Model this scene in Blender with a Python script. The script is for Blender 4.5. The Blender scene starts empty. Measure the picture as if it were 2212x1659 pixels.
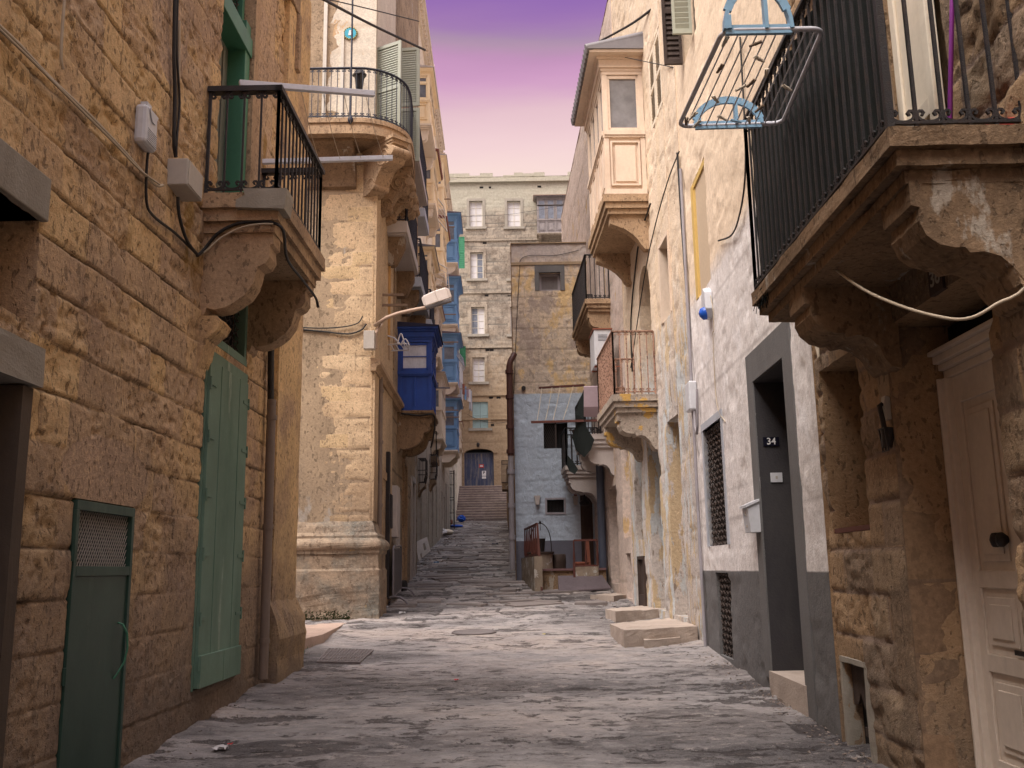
import bpy, math, random
import numpy as np
from mathutils import Vector, Matrix
random.seed(7)
R = math.radians
SC = bpy.context.scene
COL = SC.collection

# ---------------------------------------------------------------- camera
FPX, CX, CY = 2060.0, 1106.0, 829.5          # measured on a 2212 x 1659 view of the photograph
PITCH, ROLL = R(10.99), R(0.93)
EYE = Vector((0, 0, 1.6))                    # eye 1.6 m above the ground at the camera
_r0 = Vector((1, 0, 0)); _f = Vector((0, math.cos(PITCH), math.sin(PITCH))); _u0 = Vector((0, -math.sin(PITCH), math.cos(PITCH)))
_r = _r0 * math.cos(ROLL) - _u0 * math.sin(ROLL)
_u = _r0 * math.sin(ROLL) + _u0 * math.cos(ROLL)
cam = bpy.data.cameras.new('camera'); camo = bpy.data.objects.new('camera', cam); COL.objects.link(camo)
m = Matrix((( _r.x, _u.x, -_f.x, EYE.x), (_r.y, _u.y, -_f.y, EYE.y), (_r.z, _u.z, -_f.z, EYE.z), (0, 0, 0, 1)))
camo.matrix_world = m
cam.sensor_width = 36; cam.lens = FPX / 2212 * 36; cam.clip_start = 0.05; cam.clip_end = 2000
SC.camera = camo

# ---------------------------------------------------------------- world, sun, exposure
SUN_EL, SUN_AZ = R(55), R(228)               # azimuth clockwise from +Y (the street direction)
w = bpy.data.worlds.new('World'); SC.world = w; w.use_nodes = True
nt = w.node_tree; nt.nodes.clear()
def wn(t, **k):
    n = nt.nodes.new(t)
    for a, b in k.items(): setattr(n, a, b)
    return n
out = wn('ShaderNodeOutputWorld'); bg = wn('ShaderNodeBackground'); bg.inputs['Strength'].default_value = 1.0
sky = wn('ShaderNodeTexSky', sky_type='NISHITA', sun_disc=False, sun_elevation=SUN_EL, sun_rotation=SUN_AZ, dust_density=3.0, ozone_density=0.6, air_density=1.0)
hsv = wn('ShaderNodeHueSaturation'); hsv.inputs['Saturation'].default_value = 0.38; hsv.inputs['Value'].default_value = 0.225
tint = wn('ShaderNodeMix', data_type='RGBA', blend_type='MULTIPLY'); tint.inputs[0].default_value = 1.0; tint.inputs[7].default_value = (1.03, 0.975, 0.98, 1)
geo = wn('ShaderNodeTexCoord'); sep = wn('ShaderNodeSeparateXYZ'); ramp = wn('ShaderNodeValToRGB'); mixs = wn('ShaderNodeMix', data_type='RGBA')
asn = wn('ShaderNodeMath', operation='ARCSINE'); deg = wn('ShaderNodeMath', operation='MULTIPLY'); deg.inputs[1].default_value = 1 / R(90)
nt.links.new(geo.outputs['Generated'], sep.inputs[0]); nt.links.new(sep.outputs['Z'], asn.inputs[0]); nt.links.new(asn.outputs[0], deg.inputs[0]); cn = wn('ShaderNodeTexNoise'); cn.inputs['Scale'].default_value = 3.0; cn.inputs['Detail'].default_value = 5; cm = wn('ShaderNodeMapping'); cm.inputs['Scale'].default_value = (1, 1, 7); cm.inputs['Rotation'].default_value = (0, R(6), 0)
nt.links.new(geo.outputs['Generated'], cm.inputs[0]); nt.links.new(cm.outputs[0], cn.inputs['Vector'])
ca = wn('ShaderNodeMath', operation='MULTIPLY_ADD'); ca.inputs[1].default_value = 0.030; nt.links.new(cn.outputs['Fac'], ca.inputs[0])
cb_ = wn('ShaderNodeMath', operation='SUBTRACT'); cb_.inputs[1].default_value = 0.015; nt.links.new(deg.outputs[0], cb_.inputs[0]); nt.links.new(cb_.outputs[0], ca.inputs[2]); nt.links.new(ca.outputs[0], ramp.inputs[0])
def s2l(c):
    return tuple(((x / 255) / 12.92 if x / 255 <= 0.04045 else ((x / 255 + 0.055) / 1.055) ** 2.4) for x in c)
stops = [(0.0, (250, 224, 214)), (23.5, (250, 222, 216)), (25.0, (244, 212, 214)), (27.0, (230, 194, 204)), (28.6, (210, 160, 198)), (29.8, (196, 148, 188)),
         (30.8, (176, 148, 172)), (31.8, (162, 122, 180)), (33.2, (148, 108, 180)), (36.0, (138, 98, 176)), (42, (150, 140, 180))]
el = ramp.color_ramp.elements
while len(el) > 1: el.remove(el[-1])
el[0].position = 0; el[0].color = (*s2l(stops[0][1]), 1)
for d, c in stops[1:]:
    e = el.new(d / 90); e.color = (*s2l(c), 1)
mr = wn('ShaderNodeMapRange'); mr.inputs['From Min'].default_value = 36 / 90; mr.inputs['From Max'].default_value = 48 / 90
nt.links.new(deg.outputs[0], mr.inputs['Value']); nt.links.new(mr.outputs[0], mixs.inputs[0])
nt.links.new(sky.outputs[0], hsv.inputs['Color']); nt.links.new(hsv.outputs[0], tint.inputs[6])
expo = wn('ShaderNodeMix', data_type='RGBA', blend_type='MULTIPLY'); expo.inputs[0].default_value = 1.0
EXPOSURE = 1.3
k_ = 2 ** -EXPOSURE
expo.inputs[7].default_value = (k_, k_, k_, 1)
nt.links.new(ramp.outputs[0], expo.inputs[6])
nt.links.new(expo.outputs[2], mixs.inputs[6]); nt.links.new(tint.outputs[2], mixs.inputs[7]); nt.links.new(mixs.outputs[2], bg.inputs[0]); nt.links.new(bg.outputs[0], out.inputs[0])

sun = bpy.data.lights.new('sun', 'SUN'); sun.energy = 1.5; sun.angle = R(60); sun.color = (1.0, 0.94, 0.84)
suno = bpy.data.objects.new('sun', sun); COL.objects.link(suno)
_sd = Vector((math.sin(SUN_AZ) * math.cos(SUN_EL), math.cos(SUN_AZ) * math.cos(SUN_EL), math.sin(SUN_EL)))
suno.rotation_euler = (-_sd).to_track_quat('-Z', 'Y').to_euler()
SC.view_settings.view_transform = 'Standard'; SC.view_settings.look = 'None'; SC.view_settings.exposure = EXPOSURE; SC.view_settings.gamma = 1
SC.cycles.max_bounces = 7; SC.cycles.diffuse_bounces = 5; SC.cycles.use_denoising = True
SC.cycles.sample_clamp_indirect = 8

# ---------------------------------------------------------------- measuring helpers (pixels of the 2212-wide view -> metres)
def ray(px, py):
    return _f * FPX + _r * (px - CX) + _u * (CY - py)
def at(px, py, Y):
    d = ray(px, py); return EYE + d * (Y / d.y)
def proj(p):
    v = Vector(p) - EYE; z = v.dot(_f); return (CX + FPX * v.dot(_r) / z, CY - FPX * v.dot(_u) / z)
_gt = [(-30, -0.6), (0, 0.0), (11.7, 0.53), (17.5, 0.80)]
for Y, y in [(21, 1290), (26, 1251), (32, 1213), (38, 1184), (46, 1158), (51, 1145), (60, 1126)]:
    _gt.append((Y, at(1050, y, Y).z))
_gt += [(61.0, _gt[-1][1] + 0.10)]
GY = np.array([a for a, b in _gt]); GZ = np.array([b for a, b in _gt])
def gz(Y): return float(np.interp(Y, GY, GZ))
def ground(px, py):
    d = ray(px, py); lo, hi = 1.0, 61.0
    f = lambda Y: (EYE + d * (Y / d.y)).z - gz(Y)
    for _ in range(60):
        mid = (lo + hi) / 2
        if f(mid) > 0: lo = mid if d.z < 0 or f(hi) < 0 else mid
        if f(mid) > 0: lo = mid
        else: hi = mid
    return EYE + d * (lo / d.y)

class Wall:
    """a vertical frame: u along the wall, z up, n out of the wall"""
    def __init__(s, a, b, side):
        s.a = Vector((a[0], a[1], 0)); e = Vector((b[0] - a[0], b[1] - a[1], 0)); s.L = e.length; s.e = e / s.L
        s.n = Vector((s.e.y, -s.e.x, 0)) * side
    def P(s, u, z, n=0.0): return s.a + s.e * u + s.n * n + Vector((0, 0, z))
    def hit(s, px, py, n=0.0):
        d = ray(px, py); o = EYE - s.a - s.n * n; t = -o.dot(s.n) / d.dot(s.n); p = EYE + d * t
        return ((p - s.a).dot(s.e), p.z)
    def cut(s, px, py, u):
        d = ray(px, py); o = EYE - s.P(u, 0); t = -o.dot(s.e) / d.dot(s.e); p = EYE + d * t
        return ((p - s.a).dot(s.n), p.z)
    def u(s, px, py, n=0.0): return s.hit(px, py, n)[0]
    def z(s, px, py, n=0.0): return s.hit(px, py, n)[1]
    def uY(s, Y): return (Y - s.a.y) / s.e.y if abs(s.e.y) > 1e-6 else 0
    def rect(s, pts, n=0.0):
        """(u0,u1,z0,z1) from pixel corners"""
        h = [s.hit(x, y, n) for x, y in pts]; us = sorted(a for a, b in h); zs = sorted(b for a, b in h); k = len(h) // 2
        return (sum(us[:k]) / k, sum(us[-k:]) / k, sum(zs[:k]) / k, sum(zs[-k:]) / k)
XY = Wall((0, 0), (1, 0), -1)

# ---------------------------------------------------------------- objects
def tag(o, label=None, cat=None, group=None, kind=None):
    if label: o['label'] = label
    if cat: o['category'] = cat
    if group: o['group'] = group
    if kind: o['kind'] = kind
    return o
def thing(name, loc, label, cat, group=None):
    o = bpy.data.objects.new(name, None); COL.objects.link(o); o.location = loc; o.empty_display_size = 0.1
    o['wl'] = tuple(loc)
    return tag(o, label, cat, group)
def world_loc(o):
    v = Vector((0, 0, 0))
    while o is not None: v += Vector(o.location); o = o.parent
    return v
def empty_part(name, parent, label=None):
    o = bpy.data.objects.new(name, None); COL.objects.link(o); o.parent = parent
    if label: o['label'] = label
    return o

class MB:
    def __init__(s): s.v = []; s.f = []; s.sm = []; s.att = None; s.mi = []; s.cur = 0
    def add(s, vs, fs, smooth=False):
        k = len(s.v); s.v.extend([tuple(v) for v in vs]); s.f.extend([tuple(i + k for i in f) for f in fs]); s.sm.extend([smooth] * len(fs)); s.mi.extend([s.cur] * len(fs)); return s
    def quad(s, a, b, c, d): return s.add([a, b, c, d], [(0, 1, 2, 3)])
    def hexa(s, p):     # 8 points: bottom 4 then top 4
        return s.add(p, [(0, 3, 2, 1), (4, 5, 6, 7), (0, 1, 5, 4), (1, 2, 6, 5), (2, 3, 7, 6), (3, 0, 4, 7)])
    def box(s, W, u0, u1, z0, z1, n0, n1, bev=0.0):
        P = W.P
        return s.hexa([P(u0, z0, n0), P(u1, z0, n0), P(u1, z0, n1), P(u0, z0, n1), P(u0, z1, n0), P(u1, z1, n0), P(u1, z1, n1), P(u0, z1, n1)])
    def wbox(s, x0, x1, y0, y1, z0, z1):
        return s.hexa([(x0, y0, z0), (x1, y0, z0), (x1, y1, z0), (x0, y1, z0), (x0, y0, z1), (x1, y0, z1), (x1, y1, z1), (x0, y1, z1)])
    def prism(s, poly, f0, f1, smooth=False):
        """poly: list of 2d points; f0,f1 map a 2d point to 3d at each end"""
        n = len(poly); a = [f0(p) for p in poly]; b = [f1(p) for p in poly]
        fs = [tuple(range(n))[::-1], tuple(range(n, 2 * n))] + [(i, (i + 1) % n, n + (i + 1) % n, n + i) for i in range(n)]
        k = len(s.v); s.v.extend([tuple(v) for v in a + b]); s.f.extend([tuple(i + k for i in f) for f in fs]); s.sm.extend([False, False] + [smooth] * n); s.mi.extend([s.cur] * (n + 2)); return s
    def tube(s, pts, r, seg=6, cap=True):
        pts = [Vector(p) for p in pts]; n = len(pts)
        if n < 2: return s
        rs = r if isinstance(r, (list, tuple)) else [r] * n
        rings = []; prev = None
        for i in range(n):
            t = (pts[min(i + 1, n - 1)] - pts[max(i - 1, 0)]);
            if t.length < 1e-9: t = Vector((0, 0, 1))
            t.normalize()
            if prev is None:
                a = Vector((0, 0, 1)) if abs(t.z) < 0.9 else Vector((1, 0, 0)); x = t.cross(a).normalized()
            else:
                x = (prev - t * prev.dot(t)); x = x.normalized() if x.length > 1e-6 else t.orthogonal().normalized()
            prev = x; y = t.cross(x)
            rings.append([pts[i] + (x * math.cos(2 * math.pi * (k + .5) / seg) + y * math.sin(2 * math.pi * (k + .5) / seg)) * rs[i] for k in range(seg)])
        vs = [v for rg in rings for v in rg]; fs = []
        for i in range(n - 1):
            for k in range(seg): fs.append((i * seg + k, i * seg + (k + 1) % seg, (i + 1) * seg + (k + 1) % seg, (i + 1) * seg + k))
        s.add(vs, fs, seg > 4)
        if cap: s.add(rings[0], [tuple(range(seg))[::-1]]); s.add(rings[-1], [tuple(range(seg))])
        return s
    def bar(s, a, b, w, h=None):
        """square-section bar from a to b"""
        a = Vector(a); b = Vector(b); t = (b - a).normalized(); up = Vector((0, 0, 1)) if abs(t.z) < .95 else Vector((0, 1, 0))
        x = t.cross(up).normalized(); y = x.cross(t); h = h or w
        c = [(-1, -1), (1, -1), (1, 1), (-1, 1)]
        return s.hexa([a + x * w / 2 * i + y * h / 2 * j for i, j in c] + [b + x * w / 2 * i + y * h / 2 * j for i, j in c])
    def lathe(s, prof, c, seg=20, axis=None):
        """prof [(r,z)]; c base point; vertical axis"""
        c = Vector(c); vs = []; fs = []
        for r, z in prof:
            for k in range(seg): vs.append(c + Vector((r * math.cos(2 * math.pi * k / seg), r * math.sin(2 * math.pi * k / seg), z)))
        for i in range(len(prof) - 1):
            for k in range(seg): fs.append((i * seg + k, i * seg + (k + 1) % seg, (i + 1) * seg + (k + 1) % seg, (i + 1) * seg + k))
        s.add(vs, fs, True)
        s.add(vs[:seg], [tuple(range(seg))[::-1]]); s.add(vs[-seg:], [tuple(range(seg))]); return s
    def disc(s, c, nrm, r, th, seg=24):
        c = Vector(c); nrm = Vector(nrm).normalized(); return s.tube([c, c + nrm * th], r, seg)
    def build(s, name, mat, parent=None, label=None, bevel=0.0):
        off = world_loc(parent) if parent is not None else Vector((0, 0, 0))
        me = bpy.data.meshes.new(name)
        if parent is None and s.v:
            a = np.array(s.v); off = Vector(((a[:, 0].min() + a[:, 0].max()) / 2, (a[:, 1].min() + a[:, 1].max()) / 2, a[:, 2].min()))
        v = np.array(s.v, dtype=np.float64).reshape(-1, 3) - np.array(off)
        me.from_pydata(v.tolist(), [], s.f); me.polygons.foreach_set('use_smooth', s.sm)
        mats = mat if isinstance(mat, (list, tuple)) else [mat]
        for mm in mats: me.materials.append(mm)
        if len(mats) > 1: me.polygons.foreach_set('material_index', s.mi)
        me.update()
        o = bpy.data.objects.new(name, me); COL.objects.link(o)
        if parent is not None: o.parent = parent
        else: o.location = off
        if bevel:
            b = o.modifiers.new('bevel', 'BEVEL'); b.width = bevel; b.segments = 2; b.limit_method = 'ANGLE'; b.angle_limit = R(40)
        if label: o['label'] = label
        return o
def copy_tree(o, parent=None):
    c = o.copy(); COL.objects.link(c); c.parent = parent
    for ch in list(o.children): copy_tree(ch, c)
    return c

# ---------------------------------------------------------------- numpy noise
def _h(ix, iy, seed):
    n = (ix.astype(np.int64) * 374761393 + iy.astype(np.int64) * 668265263 + seed * 974634777) & 0x7fffffff
    n = ((n ^ (n >> 13)) * 1274126177) & 0x7fffffff
    n = (n ^ (n >> 16)) & 0x7fffffff
    return n / float(0x7fffffff)
def vn(x, y, seed=0):
    x0 = np.floor(x); y0 = np.floor(y); fx = x - x0; fy = y - y0
    fx = fx * fx * (3 - 2 * fx); fy = fy * fy * (3 - 2 * fy)
    a = _h(x0, y0, seed); b = _h(x0 + 1, y0, seed); c = _h(x0, y0 + 1, seed); d = _h(x0 + 1, y0 + 1, seed)
    return (a * (1 - fx) + b * fx) * (1 - fy) + (c * (1 - fx) + d * fx) * fy
def fbm(x, y, oct=4, seed=0, g=0.5):
    t = 0; a = 1; s = 0
    for i in range(oct):
        t = t + a * vn(x * 2 ** i + 17.3 * i, y * 2 ** i + 5.1 * i, seed + i); s += a; a *= g
    return t / s

def grid_mesh(name, W, us, zs, N, keep, att, mat, parent, extra=None, smooth=True):
    """sheet over the wall frame: N displacement (nu x nz); keep mask of cells; att dict name -> array"""
    nu, nz = len(us), len(zs)
    U, Z = np.meshgrid(us, zs, indexing='ij')
    base = np.array(W.a)[None, None, :] + U[..., None] * np.array(W.e) + N[..., None] * np.array(W.n)
    base[..., 2] += Z
    idx = np.arange(nu * nz).reshape(nu, nz)
    q = np.stack([idx[:-1, :-1], idx[1:, :-1], idx[1:, 1:], idx[:-1, 1:]], -1)[keep]
    if (W.e.cross(Vector((0, 0, 1)))).dot(W.n) < 0: q = q[:, ::-1]
    v = base.reshape(-1, 3)
    return raw_mesh(name, v, q, att, mat, parent, extra, smooth)
def raw_mesh(name, v, q, att, mat, parent, extra=None, smooth=True):
    """v (n,3) world, q (m,4), extra = MB whose faces are appended"""
    off = np.array(world_loc(parent)) if parent is not None else np.zeros(3)
    used = np.zeros(len(v), bool); used[q.ravel()] = True; remap = np.cumsum(used) - 1
    vv = v[used]; q = remap[q]
    faces = q.tolist(); sm = [smooth] * len(faces); na = len(vv)
    if extra is not None and extra.v:
        vv = np.vstack([vv, np.array(extra.v)]); faces += [tuple(i + na for i in f) for f in extra.f]; sm += extra.sm
    me = bpy.data.meshes.new(name); me.from_pydata((vv - off).tolist(), [], faces); me.polygons.foreach_set('use_smooth', sm)
    for k, a in (att or {}).items():
        arr = np.full(len(vv), {'blk': .45, 'blb': .5}.get(k, 0.0), dtype=np.float32); arr[:na] = np.asarray(a).reshape(-1)[used]
        at_ = me.attributes.new(k, 'FLOAT', 'POINT'); at_.data.foreach_set('value', arr)
    me.materials.append(mat); me.update()
    o = bpy.data.objects.new(name, me); COL.objects.link(o)
    if parent is not None: o.parent = parent
    return o

def wall_sheet(W, parent, mat, u0, u1, z0, z1, holes, step, course=0.29, blk=(0.45, 0.9), joint=0.02, jw=0.02, amp=0.02, pit=0.012, seed=1,
               smoothz=None, depth=4.0, back=0.9, name='wall', dress=None, ends=True, fine=1.0):
    """A masonry wall skin with real relief, openings with reveals, and the mass of the house behind it.
       holes: (u0,u1,z0,z1,reveal depth)"""
    def lines(a, b, st, cuts):
        cs = sorted(set([a, b] + [c for c in cuts if a < c < b])); o = []
        for p, q in zip(cs[:-1], cs[1:]):
            n = max(1, int(round((q - p) / st))); o += [p + (q - p) * i / n for i in range(n)]
        return np.array(o + [cs[-1]])
    us = lines(u0, u1, step, [c for h in holes for c in h[:2]]); zs = lines(z0, z1, step, [c for h in holes for c in h[2:4]])
    U, Z = np.meshgrid(us, zs, indexing='ij')
    rng = random.Random(seed)
    zj = Z + 0.012 * (fbm(U * 1.3, Z * 0.2, 2, seed + 3) - .5) * 2
    ci = np.floor((zj - z0) / course).astype(int); nc = ci.max() + 2
    fz = (zj - z0) / course - ci
    dzj = np.minimum(fz, 1 - fz) * course
    bid = np.zeros(U.shape); du = np.zeros(U.shape); rnd2 = np.zeros(U.shape); rnd3 = np.zeros(U.shape)
    uj = U + 0.010 * (fbm(U * .7, Z * 2.1, 2, seed + 9) - .5) * 2
    for c in range(-1, nc):
        msk = ci == c
        if not msk.any(): continue
        e = [u0 - rng.uniform(0, blk[1])]
        while e[-1] < u1 + 1: e.append(e[-1] + rng.uniform(*blk))
        e = np.array(e); k = np.clip(np.searchsorted(e, uj[msk]) - 1, 0, len(e) - 2)
        ra = np.array([rng.random() for _ in e]); rb = np.array([rng.random() for _ in e]); rc = np.array([rng.random() for _ in e])
        bid[msk] = ra[k]; rnd2[msk] = rb[k]; rnd3[msk] = rc[k]; du[msk] = np.minimum(uj[msk] - e[k], e[k + 1] - uj[msk])
    jn = fbm(U * 3, Z * 3, 3, seed + 21)
    dist = np.minimum(dzj, du + 0.006)
    jwid = jw * (0.35 + 1.3 * jn)
    jm = np.clip(1 - dist / jwid, 0, 1) ** 1.2
    rough = 0.35 + 1.1 * (rnd2 ** 1.5)
    n1 = fbm(U * 2.2, Z * 2.2, 4, seed + 31) - .5
    n2 = fbm(U * 9 * fine, Z * 9 * fine, 3, seed + 41) - .5
    ridged = np.abs(fbm(U * 5 * fine, Z * 7 * fine, 3, seed + 51) - .5) * 2
    pits = np.clip((fbm(U * 14 * fine, Z * 14 * fine, 2, seed + 61) - .62) * 4, 0, 1)
    N = amp * (0.9 * (rnd3 - .5) * .6 + n1 * 1.2 * rough + n2 * 0.9 * rough) - pit * pits * rough - joint * jm * (0.5 + jn)
    N += amp * 0.8 * (np.clip(ridged * 3, 0, 1) - 1) * (rnd2 > .55) + .010 * np.clip(amp / .02, 0, 1) * (bid - .5) - amp * 1.3 * np.clip((fbm(U * 3.5, Z * 5, 4, seed + 71) - .55) * 6, 0, 1) * (rnd3 > .6)
    if dress is not None:
        k = dress(U, Z); N = N * (1 - k) + k * amp * 0.25 * n1; jm = jm * (1 - k)
    else: k = 0 * U
    keep = np.ones((len(us) - 1, len(zs) - 1), bool)
    uc = (us[:-1] + us[1:]) / 2; zc = (zs[:-1] + zs[1:]) / 2
    ex = MB()
    for h in holes:
        a, b, c, d, dep = h[:5]
        inside = ((uc[:, None] > a) & (uc[:, None] < b) & (zc[None, :] > c) & (zc[None, :] < d)); keep &= ~inside
        if dep > 0:
            # each reveal starts flush with the worn edge: follow the sheet's own displaced rim
            ia, ib = np.searchsorted(us, a - 1e-9), np.searchsorted(us, b - 1e-9); ic, id_ = np.searchsorted(zs, c - 1e-9), np.searchsorted(zs, d - 1e-9)
            ia, ib, ic, id_ = [int(min(max(x, 0), m_ - 1)) for x, m_ in ((ia, len(us)), (ib, len(us)), (ic, len(zs)), (id_, len(zs)))]
            for i in (ia, ib):
                vs = [W.P(us[i], zs[j], N[i, j]) for j in range(ic, id_ + 1)] + [W.P(us[i], zs[j], -dep) for j in range(ic, id_ + 1)]; n = id_ - ic + 1
                ex.add(vs, [(t, t + 1, n + t + 1, n + t) for t in range(n - 1)])
            for j in (ic, id_):
                vs = [W.P(us[i], zs[j], N[i, j]) for i in range(ia, ib + 1)] + [W.P(us[i], zs[j], -dep) for i in range(ia, ib + 1)]; n = ib - ia + 1
                ex.add(vs, [(t, t + 1, n + t + 1, n + t) for t in range(n - 1)])
    bk = -max([back] + [h[4] + .05 for h in holes])
    ex.box(W, u0, u1, z0, z1 - .02, -depth, bk)
    ex.quad(W.P(u0, z1, 0.01), W.P(u1, z1, 0.01), W.P(u1, z1, bk), W.P(u0, z1, bk))
    if ends:
        for uu in (u0, u1): ex.quad(W.P(uu, z0, .01), W.P(uu, z0, bk), W.P(uu, z1, bk), W.P(uu, z1, .01))
    att = {'blk': bid, 'blb': rnd2, 'jnt': jm, 'drs': k}
    return grid_mesh(name, W, us, zs, N, keep, att, mat, parent, ex)
# ---------------------------------------------------------------- materials
MATS = {}
class NB:
    def __init__(s, name):
        s.m = bpy.data.materials.new(name); s.m.use_nodes = True; s.t = s.m.node_tree; s.t.nodes.clear()
        s.o = s.n('ShaderNodeOutputMaterial'); s.b = s.n('ShaderNodeBsdfPrincipled'); s.l(s.b.outputs[0], s.o.inputs[0])
        s.tc = s.n('ShaderNodeTexCoord').outputs['Object']; s._maps = {}
    def n(s, t, **k):
        x = s.t.nodes.new(t)
        for a, b in k.items(): setattr(x, a, b)
        return x
    def l(s, a, b): s.t.links.new(a, b)
    def map(s, sc, off=0.0):
        key = (sc, off)
        if key not in s._maps:
            q = s.n('ShaderNodeMapping'); q.inputs['Scale'].default_value = sc; q.inputs['Location'].default_value = (off, off * 1.7, off * .6); s.l(s.tc, q.inputs[0]); s._maps[key] = q.outputs[0]
        return s._maps[key]
    def noise(s, scale, detail=4, rough=.55, stretch=(1, 1, 1), off=0.0, dist=0.0):
        q = s.n('ShaderNodeTexNoise'); q.inputs['Scale'].default_value = scale; q.inputs['Detail'].default_value = detail; q.inputs['Roughness'].default_value = rough
        q.inputs['Distortion'].default_value = dist; s.l(s.map(stretch, off), q.inputs['Vector']); return q.outputs['Fac']
    def ramp(s, fac, stops, interp='LINEAR'):
        q = s.n('ShaderNodeValToRGB'); q.color_ramp.interpolation = interp; e = q.color_ramp.elements
        while len(e) > 1: e.remove(e[-1])
        e[0].position = stops[0][0]; e[0].color = (*stops[0][1], 1)
        for p, c in stops[1:]:
            x = e.new(p); x.color = (*c, 1)
        s.l(fac, q.inputs[0]); return q.outputs[0]
    def rng(s, fac, a, b, c=0.0, d=1.0, smooth=False):
        q = s.n('ShaderNodeMapRange'); q.interpolation_type = 'SMOOTHSTEP' if smooth else 'LINEAR'
        for k, v in zip(('From Min', 'From Max', 'To Min', 'To Max'), (a, b, c, d)): q.inputs[k].default_value = v
        s.l(fac, q.inputs['Value']); return q.outputs[0]
    def mix(s, fac, a, b, blend='MIX'):
        q = s.n('ShaderNodeMix', data_type='RGBA', blend_type=blend)
        for i, v in ((0, fac), (6, a), (7, b)):
            if isinstance(v, (int, float)): q.inputs[i].default_value = v
            elif isinstance(v, tuple): q.inputs[i].default_value = (*v, 1)
            else: s.l(v, q.inputs[i])
        return q.outputs[2]
    def math(s, op, a, b=None, clamp=False):
        q = s.n('ShaderNodeMath', operation=op); q.use_clamp = clamp
        for i, v in ((0, a), (1, b)):
            if v is None: continue
            if isinstance(v, (int, float)): q.inputs[i].default_value = v
            else: s.l(v, q.inputs[i])
        return q.outputs[0]
    def attr(s, name):
        q = s.n('ShaderNodeAttribute', attribute_name=name); return q.outputs['Fac']
    def bump(s, h, strength, dist=0.01, prev=None):
        q = s.n('ShaderNodeBump'); q.inputs['Strength'].default_value = strength; q.inputs['Distance'].default_value = dist; s.l(h, q.inputs['Height'])
        if prev is not None: s.l(prev, q.inputs['Normal'])
        return q.outputs[0]
    def zworld(s):
        g = s.n('ShaderNodeNewGeometry'); q = s.n('ShaderNodeSeparateXYZ'); s.l(g.outputs['Position'], q.inputs[0]); return q

def mul(c, k): return tuple(min(1, x * k) for x in c)
def paint(name, col, var=.18, dirt=None, dirt_amt=.35, dirt_scale=3, stretch=(1, 1, .35), chips=None, chip_thr=.66, chip_scale=9, chip_stretch=(1, 1, 1), bump=.15, bscale=90, rough=.6, metal=0.0, spec=.35, off=0.0, layers=(), low=None):
    """paint / plaster / bare material: value variation, dirt, chipped layers showing another colour, fine relief"""
    b = NB(name)
    big = b.noise(1.1, 5, .6, off=off); fine = b.noise(22, 4, .6, off=off)
    c = b.mix(b.rng(big, .3, .7), mul(col, 1 - var), mul(col, 1 + var * .7))
    c = b.mix(b.math('MULTIPLY', b.rng(fine, .35, .75), .35), c, mul(col, .72))
    if dirt:
        d = b.noise(dirt_scale, 6, .68, stretch, off + 3); c = b.mix(b.math('MULTIPLY', b.rng(d, .48, .72), dirt_amt), c, dirt)
    nrm = None; h = b.noise(bscale, 3, .6, off=off)
    for (lc, sc, thr, soft, st, dep) in layers:
        mk_ = b.rng(b.noise(sc, 7, .66, st, off + sc), thr, thr + soft); c = b.mix(mk_, c, b.mix(b.rng(fine, .3, .7), mul(lc, .8), mul(lc, 1.15)))
        nrm = b.bump(mk_, .6 if dep > 0 else -.6, abs(dep), nrm)
    if chips:
        mk_ = b.rng(b.noise(chip_scale, 6, .7, chip_stretch, off + 7), chip_thr, chip_thr + .03); c = b.mix(mk_, c, chips); nrm = b.bump(mk_, -.7, .004, nrm)
    if low:
        (lc, z0, z1, amt) = low; g = b.zworld(); wz = b.math('ADD', g.outputs['Z'], b.math('MULTIPLY', b.noise(2.2, 5, .65, off=off + 11), (z1 - z0) * 1.2))
        c = b.mix(b.rng(wz, z0 + (z1 - z0) * .6, z1 + (z1 - z0) * .6, amt, 0), c, lc)
    b.l(c, b.b.inputs['Base Color']); b.b.inputs['Roughness'].default_value = rough; b.b.inputs['Metallic'].default_value = metal
    b.b.inputs['Specular IOR Level'].default_value = spec
    b.l(b.bump(h, bump, .012, nrm), b.b.inputs['Normal']); MATS[name] = b.m; return b.m

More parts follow.
